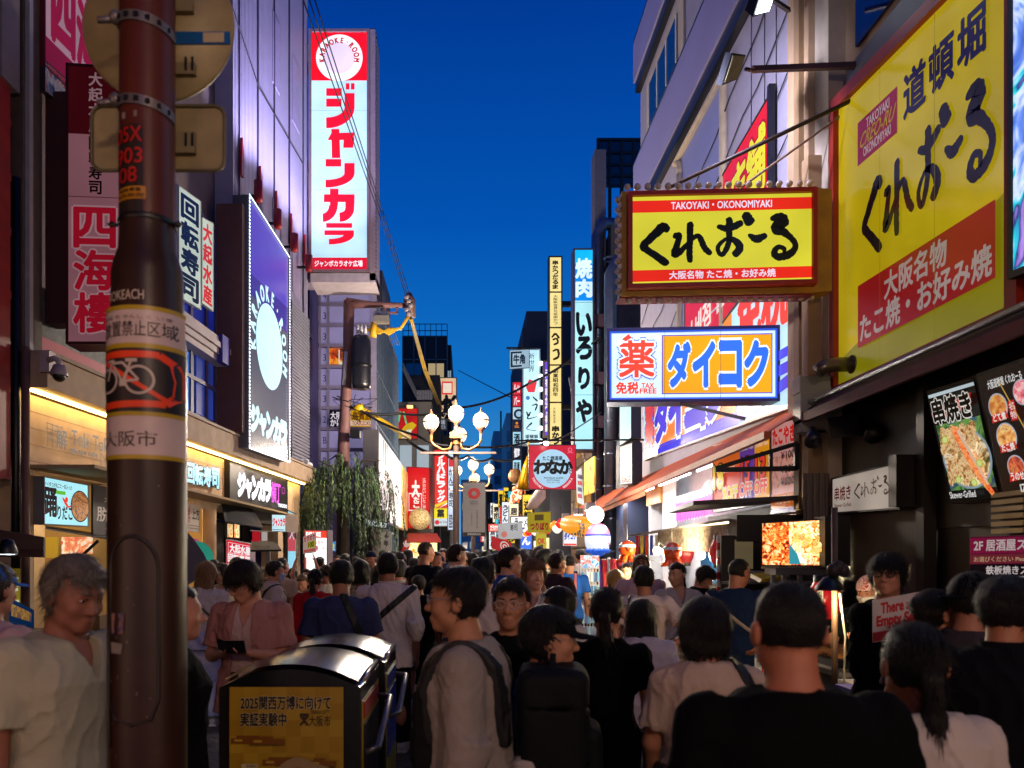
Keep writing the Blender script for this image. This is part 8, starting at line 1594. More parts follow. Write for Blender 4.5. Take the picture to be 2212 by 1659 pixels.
# ---- other side stalls
def left_stalls():
 o = thing('food_stall', 'brown awning food stall with a bright clip lamp at the edge of the picture', 'stall', (-4.2, 7.2, 0))
 part('awning', o, lambda mb: mb.hexa([PX(-160, 1190, 7.2), PX(94, 1200, 7.2), PX(95, 1160, 7.5), PX(-160, 1118, 7.7)], (0, .03, -.02), pm('3a1c18', .7, var=.12, bump=.2)))
 part('valance', o, lambda mb: [mb.hexa([PX(-160 + i * 25.4, 1203 + (i % 2), 7.19), PX(-134.6 + i * 25.4, 1203, 7.19), PX(-134.6 + i * 25.4, 1188, 7.19), PX(-160 + i * 25.4, 1187, 7.19)], (0, .01, 0), pm('3f201b', .7)) for i in range(10)])
 part('pole', o, lambda mb: mb.tube([PX(-60, 1190, 7.25) * (1, 1, 0), PX(-60, 1190, 7.25)], .03, BLK, 8))
 part('counter', o, lambda mb: (mb.box(-6.2, XZ(30, 7.4), 7.35, 8.0, 0, 1.0, pm('4a3a2a', .6)), mb.box(-6.2, XZ(34, 7.35), 7.3, 8.02, 1.0, 1.04, pm('6a5a48', .5))))
 s = Sign('x', '', '', 20, 1228, 1345, 7.3, 44, 1228, 1345, 7.3, parent=o, plain=True, lit=.35, bg='7d6a14'); s.text('たこ焼', .15, .05, .85, .95, 'c8c0a8', vert=True, bold=.04); s.done('side_banner')
 s = Sign('x', '', '', 20, 1290, 1345, 6.9, 74, 1318, 1358, 6.7, parent=o, plain=True, lit=.3, bg='143a6a'); s.rect(.1, .3, .9, .8, ramp_mat('stall_menu', ['1c4a8a', '8a5a2c', 'c89a4a', '2c6a8a'], 14, .3, 'n')); s.done('menu_board')
 c = PX(16, 1192, 6.9); part('clip_lamp', o, lambda mb: (mb.lathe(c, [(.0, .12), (.05, .10), (.085, .0), (.08, -.02)], BLK, 16), mb.lathe(c, [(0, -.025), (.075, -.022)], em('e4f6ff', 14), 16))); lamp('SPOT', 60, c - np.array((0, 0, .05)), (.85, .95, 1), .06, spot=140)
 w = thing('wall_camera', 'white dome security camera on a wall box under the dark red sign', 'camera', PX(110, 780, 8.9)); d = 8.9
 part('box', w, lambda mb: mb.box(XZ(85, d), XZ(106, d), d, d + .15, ZP(803, d), ZP(757, d), pm('9a8c90', .5))); part('arm', w, lambda mb: mb.tube([PX(104, 778, d), PX(118, 774, d), PX(127, 780, d), PX(129, 794, d)], .032, pm('9a8c90', .4), 10)); part('dome', w, lambda mb: (mb.lathe(PX(128, 806, d), [(.0, .10), (.06, .09), (.095, .0), (.09, -.03)], pm('8c7e82', .4), 18), mb.ball(PX(128, 812, d), .07, BLK, 14, 8)))
 # shop goods in the lit openings
 g = thing('ticket_shop', 'golden lit shop interior with rows of food posters under the cyan lit box', 'shop', (-5.6, 10, 0))
 part('poster', g, lambda mb: [mb.box(XZ(134 + i * 17, 10.45), XZ(149 + i * 17, 10.45), 10.44, 10.46, ZP(1196, 10.45), ZP(1160, 10.45), ramp_mat('shop_poster', ['e8d8c0', 'c85a3c', 'e8a878', 'f0ece0', 'b84a30'], 6, .7, 'v')) for i in range(4)])
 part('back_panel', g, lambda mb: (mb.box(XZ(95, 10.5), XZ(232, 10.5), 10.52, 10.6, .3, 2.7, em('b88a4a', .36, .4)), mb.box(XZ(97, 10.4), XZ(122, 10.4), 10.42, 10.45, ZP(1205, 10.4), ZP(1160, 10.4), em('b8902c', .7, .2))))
 part('awning_arm', g, lambda mb: (mb.hexa([PX(98, 1143, 9.2), PX(262, 1170, 10.6), PX(262, 1163, 10.9), PX(98, 1138, 9.5)], (0, 0, .02), BLK), mb.bar(PX(167, 1210, 9.9), PX(212, 1168, 9.9), .03, BLK)))
 part('counter', g, lambda mb: mb.box(XZ(95, 9.6), XZ(215, 9.6), 9.6, 10.2, 0, 1.05, pm('8a6a3c', .6)))
 f = thing('sushi_shopfront', 'warm lit sushi shop doorway with hanging paper parasols beside the round column', 'shop', (-4.9, 13.4, 0))
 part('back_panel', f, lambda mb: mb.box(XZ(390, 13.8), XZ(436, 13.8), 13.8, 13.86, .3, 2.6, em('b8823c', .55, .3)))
 part('parasol', f, lambda mb: (mb.lathe(PX(428, 1205, 13.5), [(.28, -.05), (.0, .05)], em('2c9a88', .5), 16, 'y'), mb.lathe(PX(415, 1190, 13.6), [(.22, -.05), (.0, .05)], em('b84a8a', .5), 16, 'y')))
 h = thing('metal_hood', 'big grey metal hood tilted over a food cart behind the street pole', 'hood', PX(425, 1230, 9.6)); d = 9.4
 part('shell', h, lambda mb: mb.add([PX(396, 1140, d), PX(415, 1160, d), PX(440, 1195, d), PX(459, 1236, d), PX(424, 1254, d), PX(396, 1268, d)] + [PX(380, 1145, d + .7), PX(400, 1162, d + .7), PX(425, 1195, d + .7), PX(440, 1232, d + .7), PX(410, 1248, d + .7), PX(384, 1258, d + .7)], [(0, 5, 4, 3, 2, 1), (0, 1, 7, 6), (1, 2, 8, 7), (2, 3, 9, 8)], pm('5d5a66', .35, .1, var=.1)))
 part('lower_shade', h, lambda mb: mb.hexa([PX(410, 1275, d), PX(440, 1258, d), PX(459, 1238, d), PX(440, 1246, d)], (0, .3, 0), BLK)); part('stand', h, lambda mb: mb.bar(PX(430, 1250, d + .3) * (1, 1, 0), PX(430, 1250, d + .3), .05, BLK))
 a = thing('shop_awning', 'steep black shop awning in front of the amber menu pictures', 'awning', PX(520, 1110, 14)); part('fabric', a, lambda mb: (mb.hexa([PX(486, 1125, 14.3), PX(570, 1140, 15.2), PX(545, 1098, 16.6), PX(478, 1082, 15.2)], (0, 0, -.02), pm('101216', .7, bump=.1)),))
 c = thing('cart_awning', 'small flat black awning over a cart beside the red sushi sign', 'awning', PX(575, 1180, 13)); part('top', c, lambda mb: mb.hexa([PX(541, 1188, 12.6), PX(608, 1187, 12.6), PX(595, 1170, 13.6), PX(543, 1168, 13.6)], (0, 0, -.03), pm('14141a', .6))); part('post', c, lambda mb: mb.bar(PX(580, 1180, 13) * (1, 1, 0), PX(580, 1180, 13), .06, STEEL)); part('cart', c, lambda mb: mb.box(XZ(545, 13), XZ(605, 13), 12.8, 13.4, .5, 1.25, pm('8a8a8c', .4)))
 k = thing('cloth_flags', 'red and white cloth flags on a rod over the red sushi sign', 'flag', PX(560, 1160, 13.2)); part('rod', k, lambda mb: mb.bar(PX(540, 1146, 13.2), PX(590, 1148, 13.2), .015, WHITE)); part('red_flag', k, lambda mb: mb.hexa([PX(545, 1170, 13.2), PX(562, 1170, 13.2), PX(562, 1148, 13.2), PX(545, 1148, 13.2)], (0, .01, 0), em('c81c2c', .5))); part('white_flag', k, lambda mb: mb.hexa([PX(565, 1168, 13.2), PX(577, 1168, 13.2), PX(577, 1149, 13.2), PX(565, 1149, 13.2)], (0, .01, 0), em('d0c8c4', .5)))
left_stalls()
# far strings of shop lights and small far signs
def far_bits():
 r = random.Random(9); W_ = ('酒', '焼肉', 'カラオケ', '寿司', '薬', 'ラーメン', '居酒屋', '串かつ', 'たこ焼', '免税', '道頓堀', 'うどん')
 C_ = (('e8362c', 'red'), ('f0c83a', 'yellow'), ('3a6ae0', 'blue'), ('e8f0f8', 'white'), ('f07a2c', 'orange'), ('40c8e0', 'cyan'), ('f8e8c0', 'cream'))
 n = 0
 for i in range(400):
  if n >= 92: break
  sd = 1 if i % 5 < 3 else -1; d = r.uniform(34, 95); x = (r.uniform(2.2, 3.9) if sd > 0 else r.uniform(-3.1, -1.5)); z = r.uniform(2.1, 6.2) if d > 55 else r.uniform(2.1, 4.2); px = VX + x / d * FPX
  if not (952 < px < 1140) or 990 < px < 1004 and False: continue
  n += 1; tall = r.random() < .5; w, h = (r.uniform(.35, .6), r.uniform(1.2, 2.6)) if tall else (r.uniform(.8, 1.5), r.uniform(.4, .7)); c, cn = C_[(i * 3 + n) % 7]
  py = VY - (z - CAMH) / d * FPX; ph = h / d * FPX; pw = w / d * FPX; tx = W_[(i + n) % 12]
  s = Sign('distant_sign', 'tiny %s %s shop sign glowing far down the street' % (cn, 'upright' if tall else 'wide'), 'sign', px - pw / 2, py - ph, py, d, px + pw / 2, py - ph, py, d, thick=.15, frame='16161a', rim=.04, bg=c, lit=1.15, tubes=.2, group='tiny lit shop signs far down the street, %s %s' % (cn, 'upright' if tall else 'wide'))
  s.text(tx, .15, .12, .85, .88, 'f4f0ec' if cn in ('red', 'blue') else '1c1414', vert=tall, bold=.05); s.done()
  part('arm', s.o, lambda mb: mb.bar((x, d + .2, z + h / 2), (4.2 * sd, d + .2, z + h / 2), .08, BLK))
 for k, (sd, d0, d1, z, c, fc, lab) in enumerate(((-1, 36, 43, 5.5, '3a342e', 'ffd9a0', 'shop house with a cream lit front past the takoyaki shop'), (-1, 46, 58, 7, '2c2c34', 'fff0d8', 'grey shop house with a long white lit front far along the street'), (-1, 62, 90, 9, '22242c', 'ffcf90', 'tall dim shop house at the far end of the pavement'), (1, 62, 90, 8, '2a2a32', 'd8ecff', 'dark shop house with cool lit front beyond the stacked signs'))):
  o = thing('shop_building', lab, 'building', (5 * sd, (d0 + d1) / 2, 0)); x = 3.7 if sd > 0 else -2.7
  part('wall', o, lambda mb: mb.box(min(x, x + 6 * sd), max(x, x + 6 * sd), d0, d1, 0, z, pm(c, .8, var=.2)))
  part('shopfront', o, lambda mb: [mb.box(x - .06 if sd > 0 else x + .003, x - .003 if sd > 0 else x + .06, d0 + .4 + j * 2.6, d0 + 2.6 + j * 2.6, .4, 2.7, em((fc, 'ffe9c8', 'ffb870', 'cfe6ff')[j % 4], 1.4, .5)) for j in range(int((d1 - d0) / 2.7))])
  part('awning', o, lambda mb: [mb.hexa([np.array((x - sd * .9, d0 + .4 + j * 2.6, 2.7)), np.array((x - sd * .9, d0 + 2.4 + j * 2.6, 2.7)), np.array((x, d0 + 2.4 + j * 2.6, 3.15)), np.array((x, d0 + .4 + j * 2.6, 3.15))], (0, 0, -.03), pm(('8a2420', '2c5a8a', 'b08a2c')[j % 3], .7)) for j in range(int((d1 - d0) / 2.7))])
 for k in range(16):
  d = 19.5 + k * 1.15; c = np.array((2.75 + .05 * (k % 3) - .012 * k, d, 2.55 + .12 * (k % 2) + .02 * k)); cn = ('red', 'white', 'orange')[k % 3]
  o = thing('paper_lantern', 'small %s round paper lantern in the far string along the stalls' % cn, 'lantern', c, 'far string lanterns, %s' % cn)
  part('shade', o, lambda mb: mb.lathe(c, [(.13 * math.sin(math.pi * (i + .6) / 10.2) + .02, -.15 + .03 * i) for i in range(11)], em(('d82c20', 'fff0dc', 'f0902c')[k % 3], 1.3), 12)); part('string', o, lambda mb: mb.tube([c + (0, 0, .15), c + (0, 0, .5)], .008, BLK, 4))
 for j, (x, d) in enumerate(((-1.2, 45), (2.6, 42), (-.6, 62), (2.4, 60), (1.0, 80), (-2.2, 30), (3.0, 33))): lamp('POINT', 190, (x, d, 3.4), (1, .86, .66), .3, name='shop_glow')
far_bits()
def behind():  # unseen buildings added to block blue horizon light and give warm fill
 for sd in (-1, 1):
  o = thing('added_building', 'added unseen shop building behind the photographer, on the %s side' % ('arcade' if sd < 0 else 'billboard'), 'building', (6 * sd, -14, 0)); x = 4.75 * sd
  part('wall', o, lambda mb: mb.box(min(x, x + 5 * sd), max(x, x + 5 * sd), -31, .96, 0, 13, pm('5d5048', .8, var=.15)))
  for k in range(8): part('fill_window', o, lambda mb: mb.box(min(x, x - .05 * sd), max(x, x - .05 * sd), -2.6 - k * 2.9, -.2 - k * 2.9, .5, 2.8, em(('ffd0b0', 'ffe0d0', 'ffa8a0', 'f4ecff')[k % 4], 2.0, .4)))  # glowing panels added as warm fill light, never in view
  part('fill_band', o, lambda mb: mb.box(min(x, x - .12 * sd), max(x, x - .12 * sd), -24, -.3, 3.2, 4.3, em('d86a4a' if sd < 0 else 'e0b0b8', 1.0, .4)))  # added glowing band, more fill from behind the camera
 o = thing('added_building', 'added unseen block closing the street behind the photographer', 'building', (0, -33, 0)); part('wall', o, lambda mb: mb.box(-12, 12, -36, -32, 0, 15, pm('5d5048', .8, var=.15))); part('fill_window', o, lambda mb: mb.box(-4, 4, -31.99, -31.9, .5, 6, em('ffd8c0', 1.0, .5)))
behind()
# ================================================================ the crowd
BL = '060608'; WH = 'b9b0ac'
def P(*a, **k): return Person(*a, **k)
# --- front row
p = P(125, 1203, 2.85, -112, 'grey haired man in a pale green v-neck shirt walking past behind the pole', sk='8d5a48', vox=.0075, head=(-8, -14), hs=1.04, build=1.08, stride=.5, lean=.10).make().eyes('6a5c56', '7a3c34').hair('grey', '6d635a').shirt('a09a84', sleeve=.7, neck='v', loose=.035, flare=.05, folds=.75).trousers('23252c').shoes('3a3632')
p = P(-22, 1218, 3.6, -25, 'man in a blue cap and pink shirt cut off by the edge of the picture', sk='a06a58', vox=.011, head=(10, 0)).make().hair('short', '2a2220').cap('2f62b4').shirt('a8888a').trousers('2a2a30').shoes()
p = P(372, 1262, 3.25, -70, 'person in a black tee mostly hidden by the brown street pole', fem=True, sk='a5705a', vox=.011).make().hair('pony', '120e0d').shirt(BL, sleeve=.6).trousers('101014').shoes()
p = P(1024, 1230, 2.95, 84, 'young man in profile with glasses, grey long sleeved top and a black backpack', sk='9a6a4e', vox=.007, head=(0, 2), lean=.10, arms=('down', 'down')).make().eyes().hair('short', '0a0809').glasses('8a8c98', .0018, .5).shirt('857b72', sleeve=1.75, hem=.72, loose=.045, flare=.04, folds=.9).trousers('202228').shoes()
p.strap((1, 0, .12), (-.150, 0, 1.3), .024, c='060608', name='backpack_strap', t=.016, zlo=1.08); p.strap((1, 0, 0), (.125, 0, 0), .034, c='060608', name='backpack_strap', t=.016, zlo=1.0)
R = np.array(Matrix.Rotation(p.yaw, 3, 'Z'))
def bag(person, name, label, cat, at, size, c, seed=1, front=False, vox=.010):
 def f(q):
  d = rbox(q, at, size, min(size) * .42); y = -1 if not front else 1
  d = smin(d, rbox(q, np.array(at) + (0, y * size[1] * .8, -size[2] * .35), (size[0] * .8, size[1] * .55, size[2] * .5), .035), .02)
  d = np.minimum(d, np.maximum(np.abs(np.linalg.norm((q - np.array(at) - (0, 0, size[2] + .003))[:, [0, 2]], axis=1) - .032) - .009, np.abs(q[:, 1] - at[1]) - .013))
  d = smax(d, -(np.abs(q[:, 2] - at[2] - size[2] * .45) - .003), .005); d = smax(d, -(np.abs(np.abs(q[:, 0] - at[0]) - size[0] * .82) - .0025), .004)
  return d - .0028 * wob(q, 24, seed)
 V, Q = sn_mesh(f, np.array(at) - np.array(size) - .12, np.array(at) + np.array(size) + .12, vox); R = np.array(Matrix.Rotation(person.yaw, 3, 'Z'))
 mb = MB(); mb.add((V * person.k) @ R.T + np.array(person.loc), Q.tolist(), pm(c, .7, bump=.3, bscale=120, spec=.15), True); return mb.build(name, None, label, cat)
bag(p, 'backpack', 'bulky black backpack on the young man with glasses in profile', 'backpack', (.02, -.29, 1.10), (.15, .13, .25), '08090c', 3)
bag(p, 'chest_bag', 'black bag worn on the chest of the young man with glasses', 'bag', (-.02, .165, 1.12), (.13, .045, .15), '060608', 4, True)
p = P(1106, 1253, 3.75, 172, 'man with clear framed glasses and a black tee facing the camera', sk='a06e54', vox=.0075, head=(-6, 2)).make().eyes(wide=.0068).hair('short', '15100e').glasses('a8a09c', .0017).shirt(BL).trousers('16161a').shoes()
p = P(1176, 1316, 3.05, -98, 'woman in profile wearing a black baseball cap and a white collar', fem=True, sk='a8765c', vox=.0075, head=(4, -2), hs=1.02).make().eyes('221815', '9a4a44').hair('grey', '0c0a0a').cap('0b0c12').glasses('8a8480', .0012).shirt('9a918c', sleeve=1.7, neck='collar').trousers('2a2c34').shoes()
p = P(1310, 1272, 4.0, -8, 'woman with a long ponytail in a black dress seen from behind', fem=True, sk='9d6650', vox=.008, arms=('down', 'down'), head=(-8, 0)).make().hair('pony', '120b0b').shirt('040405', sleeve=.62, hem=.76, loose=.012, flare=-.02).skirt('040405', .42, .22).shoes('101010')
p = P(1527, 1297, 3.15, -6, 'woman with a dark bob in a beige tee with a black shoulder strap', fem=True, sk='9d6a50', vox=.0075, head=(12, -3), arms=('fwd', 'fwd')).make().hair('bob', '0f0a0c').shirt('a08d80', sleeve=.72, loose=.032, flare=.03, folds=1.0)
p.strap((.62, 0, .30), (.135, 0, 1.40), .022, name='bag_strap', zlo=1.20, t=.012); p.strap((0, .10, 1), (0, 0, .985), .022, c='1a1614', name='waist_belt', t=.012); p.trousers('8a8078').shoes()
p = P(1708, 1257, 1.92, 2, 'broad man with a cropped head and black tee seen from behind', sk='965c44', vox=.0072, build=1.10, sh=1.10, head=(0, 0), hs=1.0).make().hair('buzz', '0a0808').shirt('030304', loose=.03, flare=.02, folds=.8).trousers('101014').shoes('101010')
p = P(1978, 1349, 2.2, -4, 'woman with a low ponytail in a white tee seen from behind', fem=True, sk='8a5640', vox=.0075, head=(-4, 3)).make().hair('pony', '0a0809').shirt('a39a94', loose=.035, flare=.03, folds=1.2).trousers('202024').shoes()
p = P(2170, 1248, 2.9, -38, 'man in a dark grey collared shirt at the edge of the picture, seen from behind', sk='9a6448', vox=.008, build=1.15, sh=1.08, head=(-14, 0)).make().eyes().hair('short', '0a0808').shirt('0d0e12', sleeve=.8, neck='collar', loose=.04, flare=.04, folds=1.2).trousers('14141a').shoes('18181a')
p = P(2098, 1241, 3.6, -68, 'man in profile with a black backward cap, glasses and a grey tee', sk='a06c54', vox=.008, head=(-10, 0), build=1.05).make().eyes().hair('short', '0c0a0a').cap('08090c', rev=True).glasses('1c1a1a').shirt('3a3438', loose=.03).trousers('18181c').shoes()
p = P(2012, 1274, 3.75, -72, 'woman in profile with her hair in a bun beside the empty seats card', fem=True, sk='a86f54', vox=.008, head=(-6, 0)).make().eyes('1a1210', '8a3c3c').hair('bun', '120c0b').shirt('3a2a30', sleeve=.6).trousers('18181c').shoes()
p = P(1921, 1199, 4.7, -178 + 22, 'staff man in black with glasses holding an empty seats card', sk='a8745c', vox=.0078, head=(-62, 4), arms=('down', (( .06, .04, -.27), (-.12, .22, -.20)))).make().eyes().hair('mop', '0a0808').glasses('101012', .0026).shirt('040405', sleeve=1.85, loose=.03, flare=.02).trousers('0c0c0f').shoes('101010')
d = 4.42
s = Sign('card', 'white card with red words about empty seats held by the staff man in black', 'card', 1885, 1298, 1388, d, 2000, 1276, 1372, d - .1, thick=.006, frame='c0b8b4', rim=.001, bg=pm('b4aca8', .5, var=.04), lit=0); q = s.q; s.text('There are', .16, .66, .86, .90, 'a81c24', bold=.05); s.text('Empty Seats', .08, .30, .98, .60, 'a81c24', bold=.06); s.rect(.0, .02, 1, .24, 'a02028'); s.text('お席あります', .3, .06, .9, .20, 'c8b8b4', bold=.03); s.done()
# --- second row
p = P(445, 1214, 8.3, 2, 'woman with long fair hair, white tee and tie dye trousers seen from behind', fem=True, sk='b07c68', vox=.009, head=(-14, 0)).make().hair('long', '7a5a38').shirt('b5a8a8', sleeve=.55, hem=.98, loose=.014)
p.strap((.70, 0, .71), (0, 0, 1.22), .014, c='5a4a40', t=.008).trousers('8a86a4', loose=.045, mat=ramp_mat('tie_dye_cloth', ['6a6a94', '9a94b4', 'b8a8b8', '7d7aa0'], 3, 0, 'n', 3, 2, .85)).shoes('b0a8a4')
p = P(541, 1210, 5.2, 172, 'young man in a pink overshirt and white tee looking down into a wallet', sk='b07a62', vox=.0068, head=(-28, -24), arms=('hold', 'hold'), hs=1.03).make().eyes().hair('mop', '160e0c').glasses('1a1412', .002)
p.shirt('b0948c', sleeve=.4, hem=.72, neck='v', loose=.014, name='undershirt').shirt('9a6a62', sleeve=.82, hem=.74, loose=.032, flare=.05, openf=True, name='overshirt', folds=1.1).trousers('3a2a2a').shoes()
h = p.arm[0][2] * .5 + p.arm[1][2] * .5 + np.array([0, .07, .04]); p.item('wallet', 'black open wallet held by the young man in the pink overshirt', 'wallet', lambda mb: (mb.hexa([h + (-.09, 0, -.03), h + (.02, .02, -.03), h + (.02, .05, .05), h + (-.09, .03, .05)], (0, .012, 0), BLK), mb.hexa([h + (.02, .02, -.03), h + (.10, -.03, -.01), h + (.10, 0, .06), h + (.02, .05, .05)], (0, .012, 0), BLK)))
p = P(737, 1211, 5.9, 6, 'man in a navy tee with a black bag strap seen from behind near the bins', sk='8a5a42', vox=.0085, arms=('down', 'hold'), head=(0, -6)).make().hair('short', '0b0908').shirt('2c3050', sleeve=.72, loose=.034, flare=.03, folds=1.0); p.strap((.85, 0, .35), (.11, 0, 1.25), .028, t=.014); p.trousers('16181f').shoes()
p = P(838, 1196, 7.0, -4, 'man in a white shirt with rolled sleeves and a black sling strap walking away', sk='905c46', vox=.0085, arms=('hold', 'swing'), stride=.55, head=(16, 0)).make().hair('short', '0c0a09').shirt('b5a6a4', sleeve=1.45, hem=.76, loose=.034, neck='collar', flare=.03, folds=1.15); p.strap((.66, 0, -.75), (0, 0, 1.22), .026, t=.012); p.trousers('12141c').shoes('a8a29c')
p = P(679, 1231, 9.0, 4, 'woman in a red jacket with a ponytail under a dark cap seen from behind', fem=True, sk='a06a56', vox=.010, head=(-10, -5)).make().hair('pony', '0a0909').cap('0d121c').shirt('9a1620', sleeve=1.9, hem=.78, loose=.035).trousers('0e0e12').shoes('a09a90')
p = P(778, 1212, 8.0, 6, 'woman with curly dark hair in a leopard print blouse seen from behind', fem=True, sk='9a6650', vox=.010).make().hair('bob', '0c0908').shirt(mat=ramp_mat('leopard_cloth', ['1a120e', '6a5440', 'a88c6c', '2a1c14', 'b09878'], 26, 0, 'n', 1, .5, .85), sleeve=.9, loose=.028).trousers('14141a').shoes()
p = P(655, 1240, 11.0, 140, 'older woman in a black and white patterned long dress', fem=True, sk='b07c64', vox=.011, head=(30, -20), arms=('hold', 'hold')).make().hair('short', '5a4630').shirt(mat=ramp_mat('zebra_cloth', ['0c0c10', 'c8c0c0', '101014', 'b8b0b0', '0c0c10'], 16, 0, 'n', 2, 3, .85), sleeve=1.5, hem=.5, loose=.05).skirt('1a1a20', .4, .2).shoes('202020')
p = P(703, 1222, 11.0, 190, 'woman in a dark cap and white tee facing us before the karaoke panel', fem=True, sk='b5846c', vox=.011, head=(20, -10), arms=('down', 'hold')).make().eyes().hair('bob', '100c0c').cap('141a2a').shirt('a8a09c').trousers('1a1a22').shoes()
p = P(722, 1216, 12, 150, 'man in a navy cap with a round badge behind the capped woman', sk='a5725c', vox=.013).make().hair('short', '100c0c').cap('151a33').shirt('14141a').trousers('1a1a22').shoes()
p = P(661, 1245, 13.5, 185, 'person in black lifting a karaoke placard overhead with both arms', sk='b07c66', vox=.0105, arms=('up', 'up'), h=1.55).make().eyes().hair('short', '0c0a0a').shirt('0b0b0f').trousers('121218').shoes('202020')
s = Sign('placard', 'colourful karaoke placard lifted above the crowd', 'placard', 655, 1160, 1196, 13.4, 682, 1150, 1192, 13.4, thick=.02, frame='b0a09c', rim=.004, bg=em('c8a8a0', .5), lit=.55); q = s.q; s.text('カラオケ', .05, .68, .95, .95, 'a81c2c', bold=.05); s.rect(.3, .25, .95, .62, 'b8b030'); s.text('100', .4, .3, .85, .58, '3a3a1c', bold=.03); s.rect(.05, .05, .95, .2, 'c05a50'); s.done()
p = P(590, 1212, 9.2, -62, 'man with a light blue face mask and white shirt in the queue', sk='a5735c', vox=.0105, head=(0, -5)).make().hair('short', '1a1412').mask('8aa8cc').shirt('a89c9c', neck='collar', sleeve=.9); p.strap((-.7, 0, .6), (0, 0, 1.22), .02); p.trousers('2a2a32').shoes('202020')
p = P(607, 1205, 10.5, -30, 'man in a tan tee with a shoulder strap behind the masked man', sk='9a6a52', vox=.012).make().hair('buzz', '0d0b0a').shirt('a08c78'); p.strap((.6, 0, .8), (0, 0, 1.25), .016); p.trousers('22242c').shoes('202020')
p = P(486, 1216, 9.8, 165, 'woman with glasses and long dark hair in a lettered top behind the wallet man', fem=True, sk='b58468', vox=.0105, head=(-28, -16)).make().eyes().hair('long', '0c0a0a').glasses('15120f', .002).shirt('a89c8c', neck='v').trousers('1a1a20').shoes()
p = P(462, 1210, 11.2, 20, 'short haired man in black between the fair haired woman and the red sushi sign', sk='a06c56', vox=.013).make().hair('short', '0a0909').shirt('111116').trousers('15151c').shoes('202020')
p = P(578, 1222, 11.0, 60, 'person with close cropped fair hair in black near the cart', sk='b0846c', vox=.013).make().hair('buzz', '7a6a50').shirt('101014').trousers('15151c').shoes('202020')
# centre
p = P(917, 1171, 10.2, -42, 'tall man with a shaved head in a dark sleeveless top above the crowd', sk='a06a54', vox=.0105, head=(-22, 0), build=1.05).make().eyes().hair('buzz', '3a2c24').shirt('15151e', sleeve=.25).trousers('1c1e28').shoes()
p = P(905, 1244, 9.6, -5, 'man in a black tee with a raised hand, mask and bracelet seen from behind', sk='8a5844', vox=.0095, arms=((( .10, .06, -.22), (.06, .10, .06)), 'down'), head=(28, 0)).make().hair('short', '1a1210').mask('9a9aa4').shirt('0a0a0e', loose=.034).trousers('14141a', end=.45).shoes('b0aca8')
p = P(984, 1178, 9.0, -48, 'young man with brown hair in profile looking up the street', sk='b58068', vox=.010, head=(-25, 2)).make().eyes().hair('short', '1d120e').shirt('2c2c38').trousers('1c1e26').shoes()
p = P(1042, 1206, 5.6, -6, 'man in a white tee seen from behind, behind the young man in profile', sk='96604a', vox=.009, head=(-8, 0)).make().hair('short', '0a0808').shirt('b09f9c', loose=.036).trousers('20222a').shoes()
p = P(1074, 1198, 7.6, -20, 'dark haired person behind the man in the blue shirt', sk='a06c56', vox=.011).make().hair('short', '0b0909').shirt('3a3438').trousers('15151c').shoes('202020')
p = P(1098, 1184, 7.4, -66, 'young man in profile with short brown hair and a royal blue shirt', sk='b57f68', vox=.0095, head=(-14, 0)).make().eyes().hair('short', '1c120d').shirt('1c3a94', neck='collar').trousers('20222a').shoes()
p = P(1122, 1198, 8.0, 152, 'man with dark rimmed glasses and a hand at his mouth', sk='b0705a', vox=.0095, arms=('mouth', 'down'), head=(10, -4)).make().eyes().hair('curly', '3a2416').glasses('15120f', .0022).shirt('7d5a50').trousers('20222a').shoes()
p = P(1152, 1214, 6.6, 168, 'curly haired young man with a shocked face in an open white shirt', sk='b58470', vox=.008, head=(26, 4), arms=('down', 'hold')).make().eyes('5a3c26').hair('curly', '5a3c24').shirt('b0a49c', sleeve=.85, neck='v', loose=.04); p.trousers('4a4640').shoes()
p = P(1200, 1196, 9.6, -52, 'older man in a purple polo shirt with glasses and a lanyard', sk='9a6248', vox=.010, head=(-22, -4), arms=('down', 'hold')).make().eyes().hair('short', '2c1a14').glasses('3a3230').shirt('33262e', neck='collar', loose=.04).trousers('20222a').shoes('202020')
p = P(1175, 1188, 11, -60, 'young man with dark hair in a pale green top further back', sk='b5846c', vox=.012, head=(-10, 0)).make().eyes().hair('mop', '0c0a0a').shirt('8fa89c').trousers('20222a').shoes()
p = P(1163, 1182, 12.5, -150, 'woman with brown fringe and a smile in the middle of the crowd', fem=True, sk='b08068', vox=.013).make().eyes().hair('bob', '2c1a14').shirt('5a4a4c').trousers('20222a').shoes()
p = P(1229, 1199, 11.5, -8, 'man in a blue tee with orange backpack straps seen from behind', sk='9a6a54', vox=.0115).make().hair('buzz', '0c0a0a').shirt('1f4f9a'); p.strap((1, 0, 0), (-.09, 0, 0), .014, c='b8501c', zlo=1.0); p.strap((1, 0, 0), (.09, 0, 0), .014, c='b8501c', zlo=1.0); p.trousers('20222a').shoes()
p = P(1212, 1270, 5.2, 42, 'girl in a white tee with a high ponytail turning her head', fem=True, sk='8a5644', vox=.0085, head=(32, 0)).make().eyes().hair('long', '0a0809').shirt('aba09c', sleeve=.8, hem=.85, loose=.035).trousers('3a4252').shoes()
p = P(1386, 1297, 4.9, -14, 'girl with long wavy dark hair in a pale puff sleeved blouse seen from behind', fem=True, sk='9d6a56', vox=.0085).make().hair('long', '120c0b').shirt('a39aa4', sleeve=.5, loose=.04); p.strap((.5, 0, .85), (0, 0, 1.2), .012).trousers('3a3a44').shoes()
p = P(1391, 1224, 7.0, -16, 'man in a pale pink tee with a black strap seen from behind, arm bent', sk='96604a', vox=.0085, arms=('down', 'hip')).make().hair('short', '0b0908').shirt('b5a09e', loose=.034, folds=1.0); p.strap((1, 0, 0), (-.12, 0, 0), .014, zlo=1.25); p.trousers('202430').shoes()
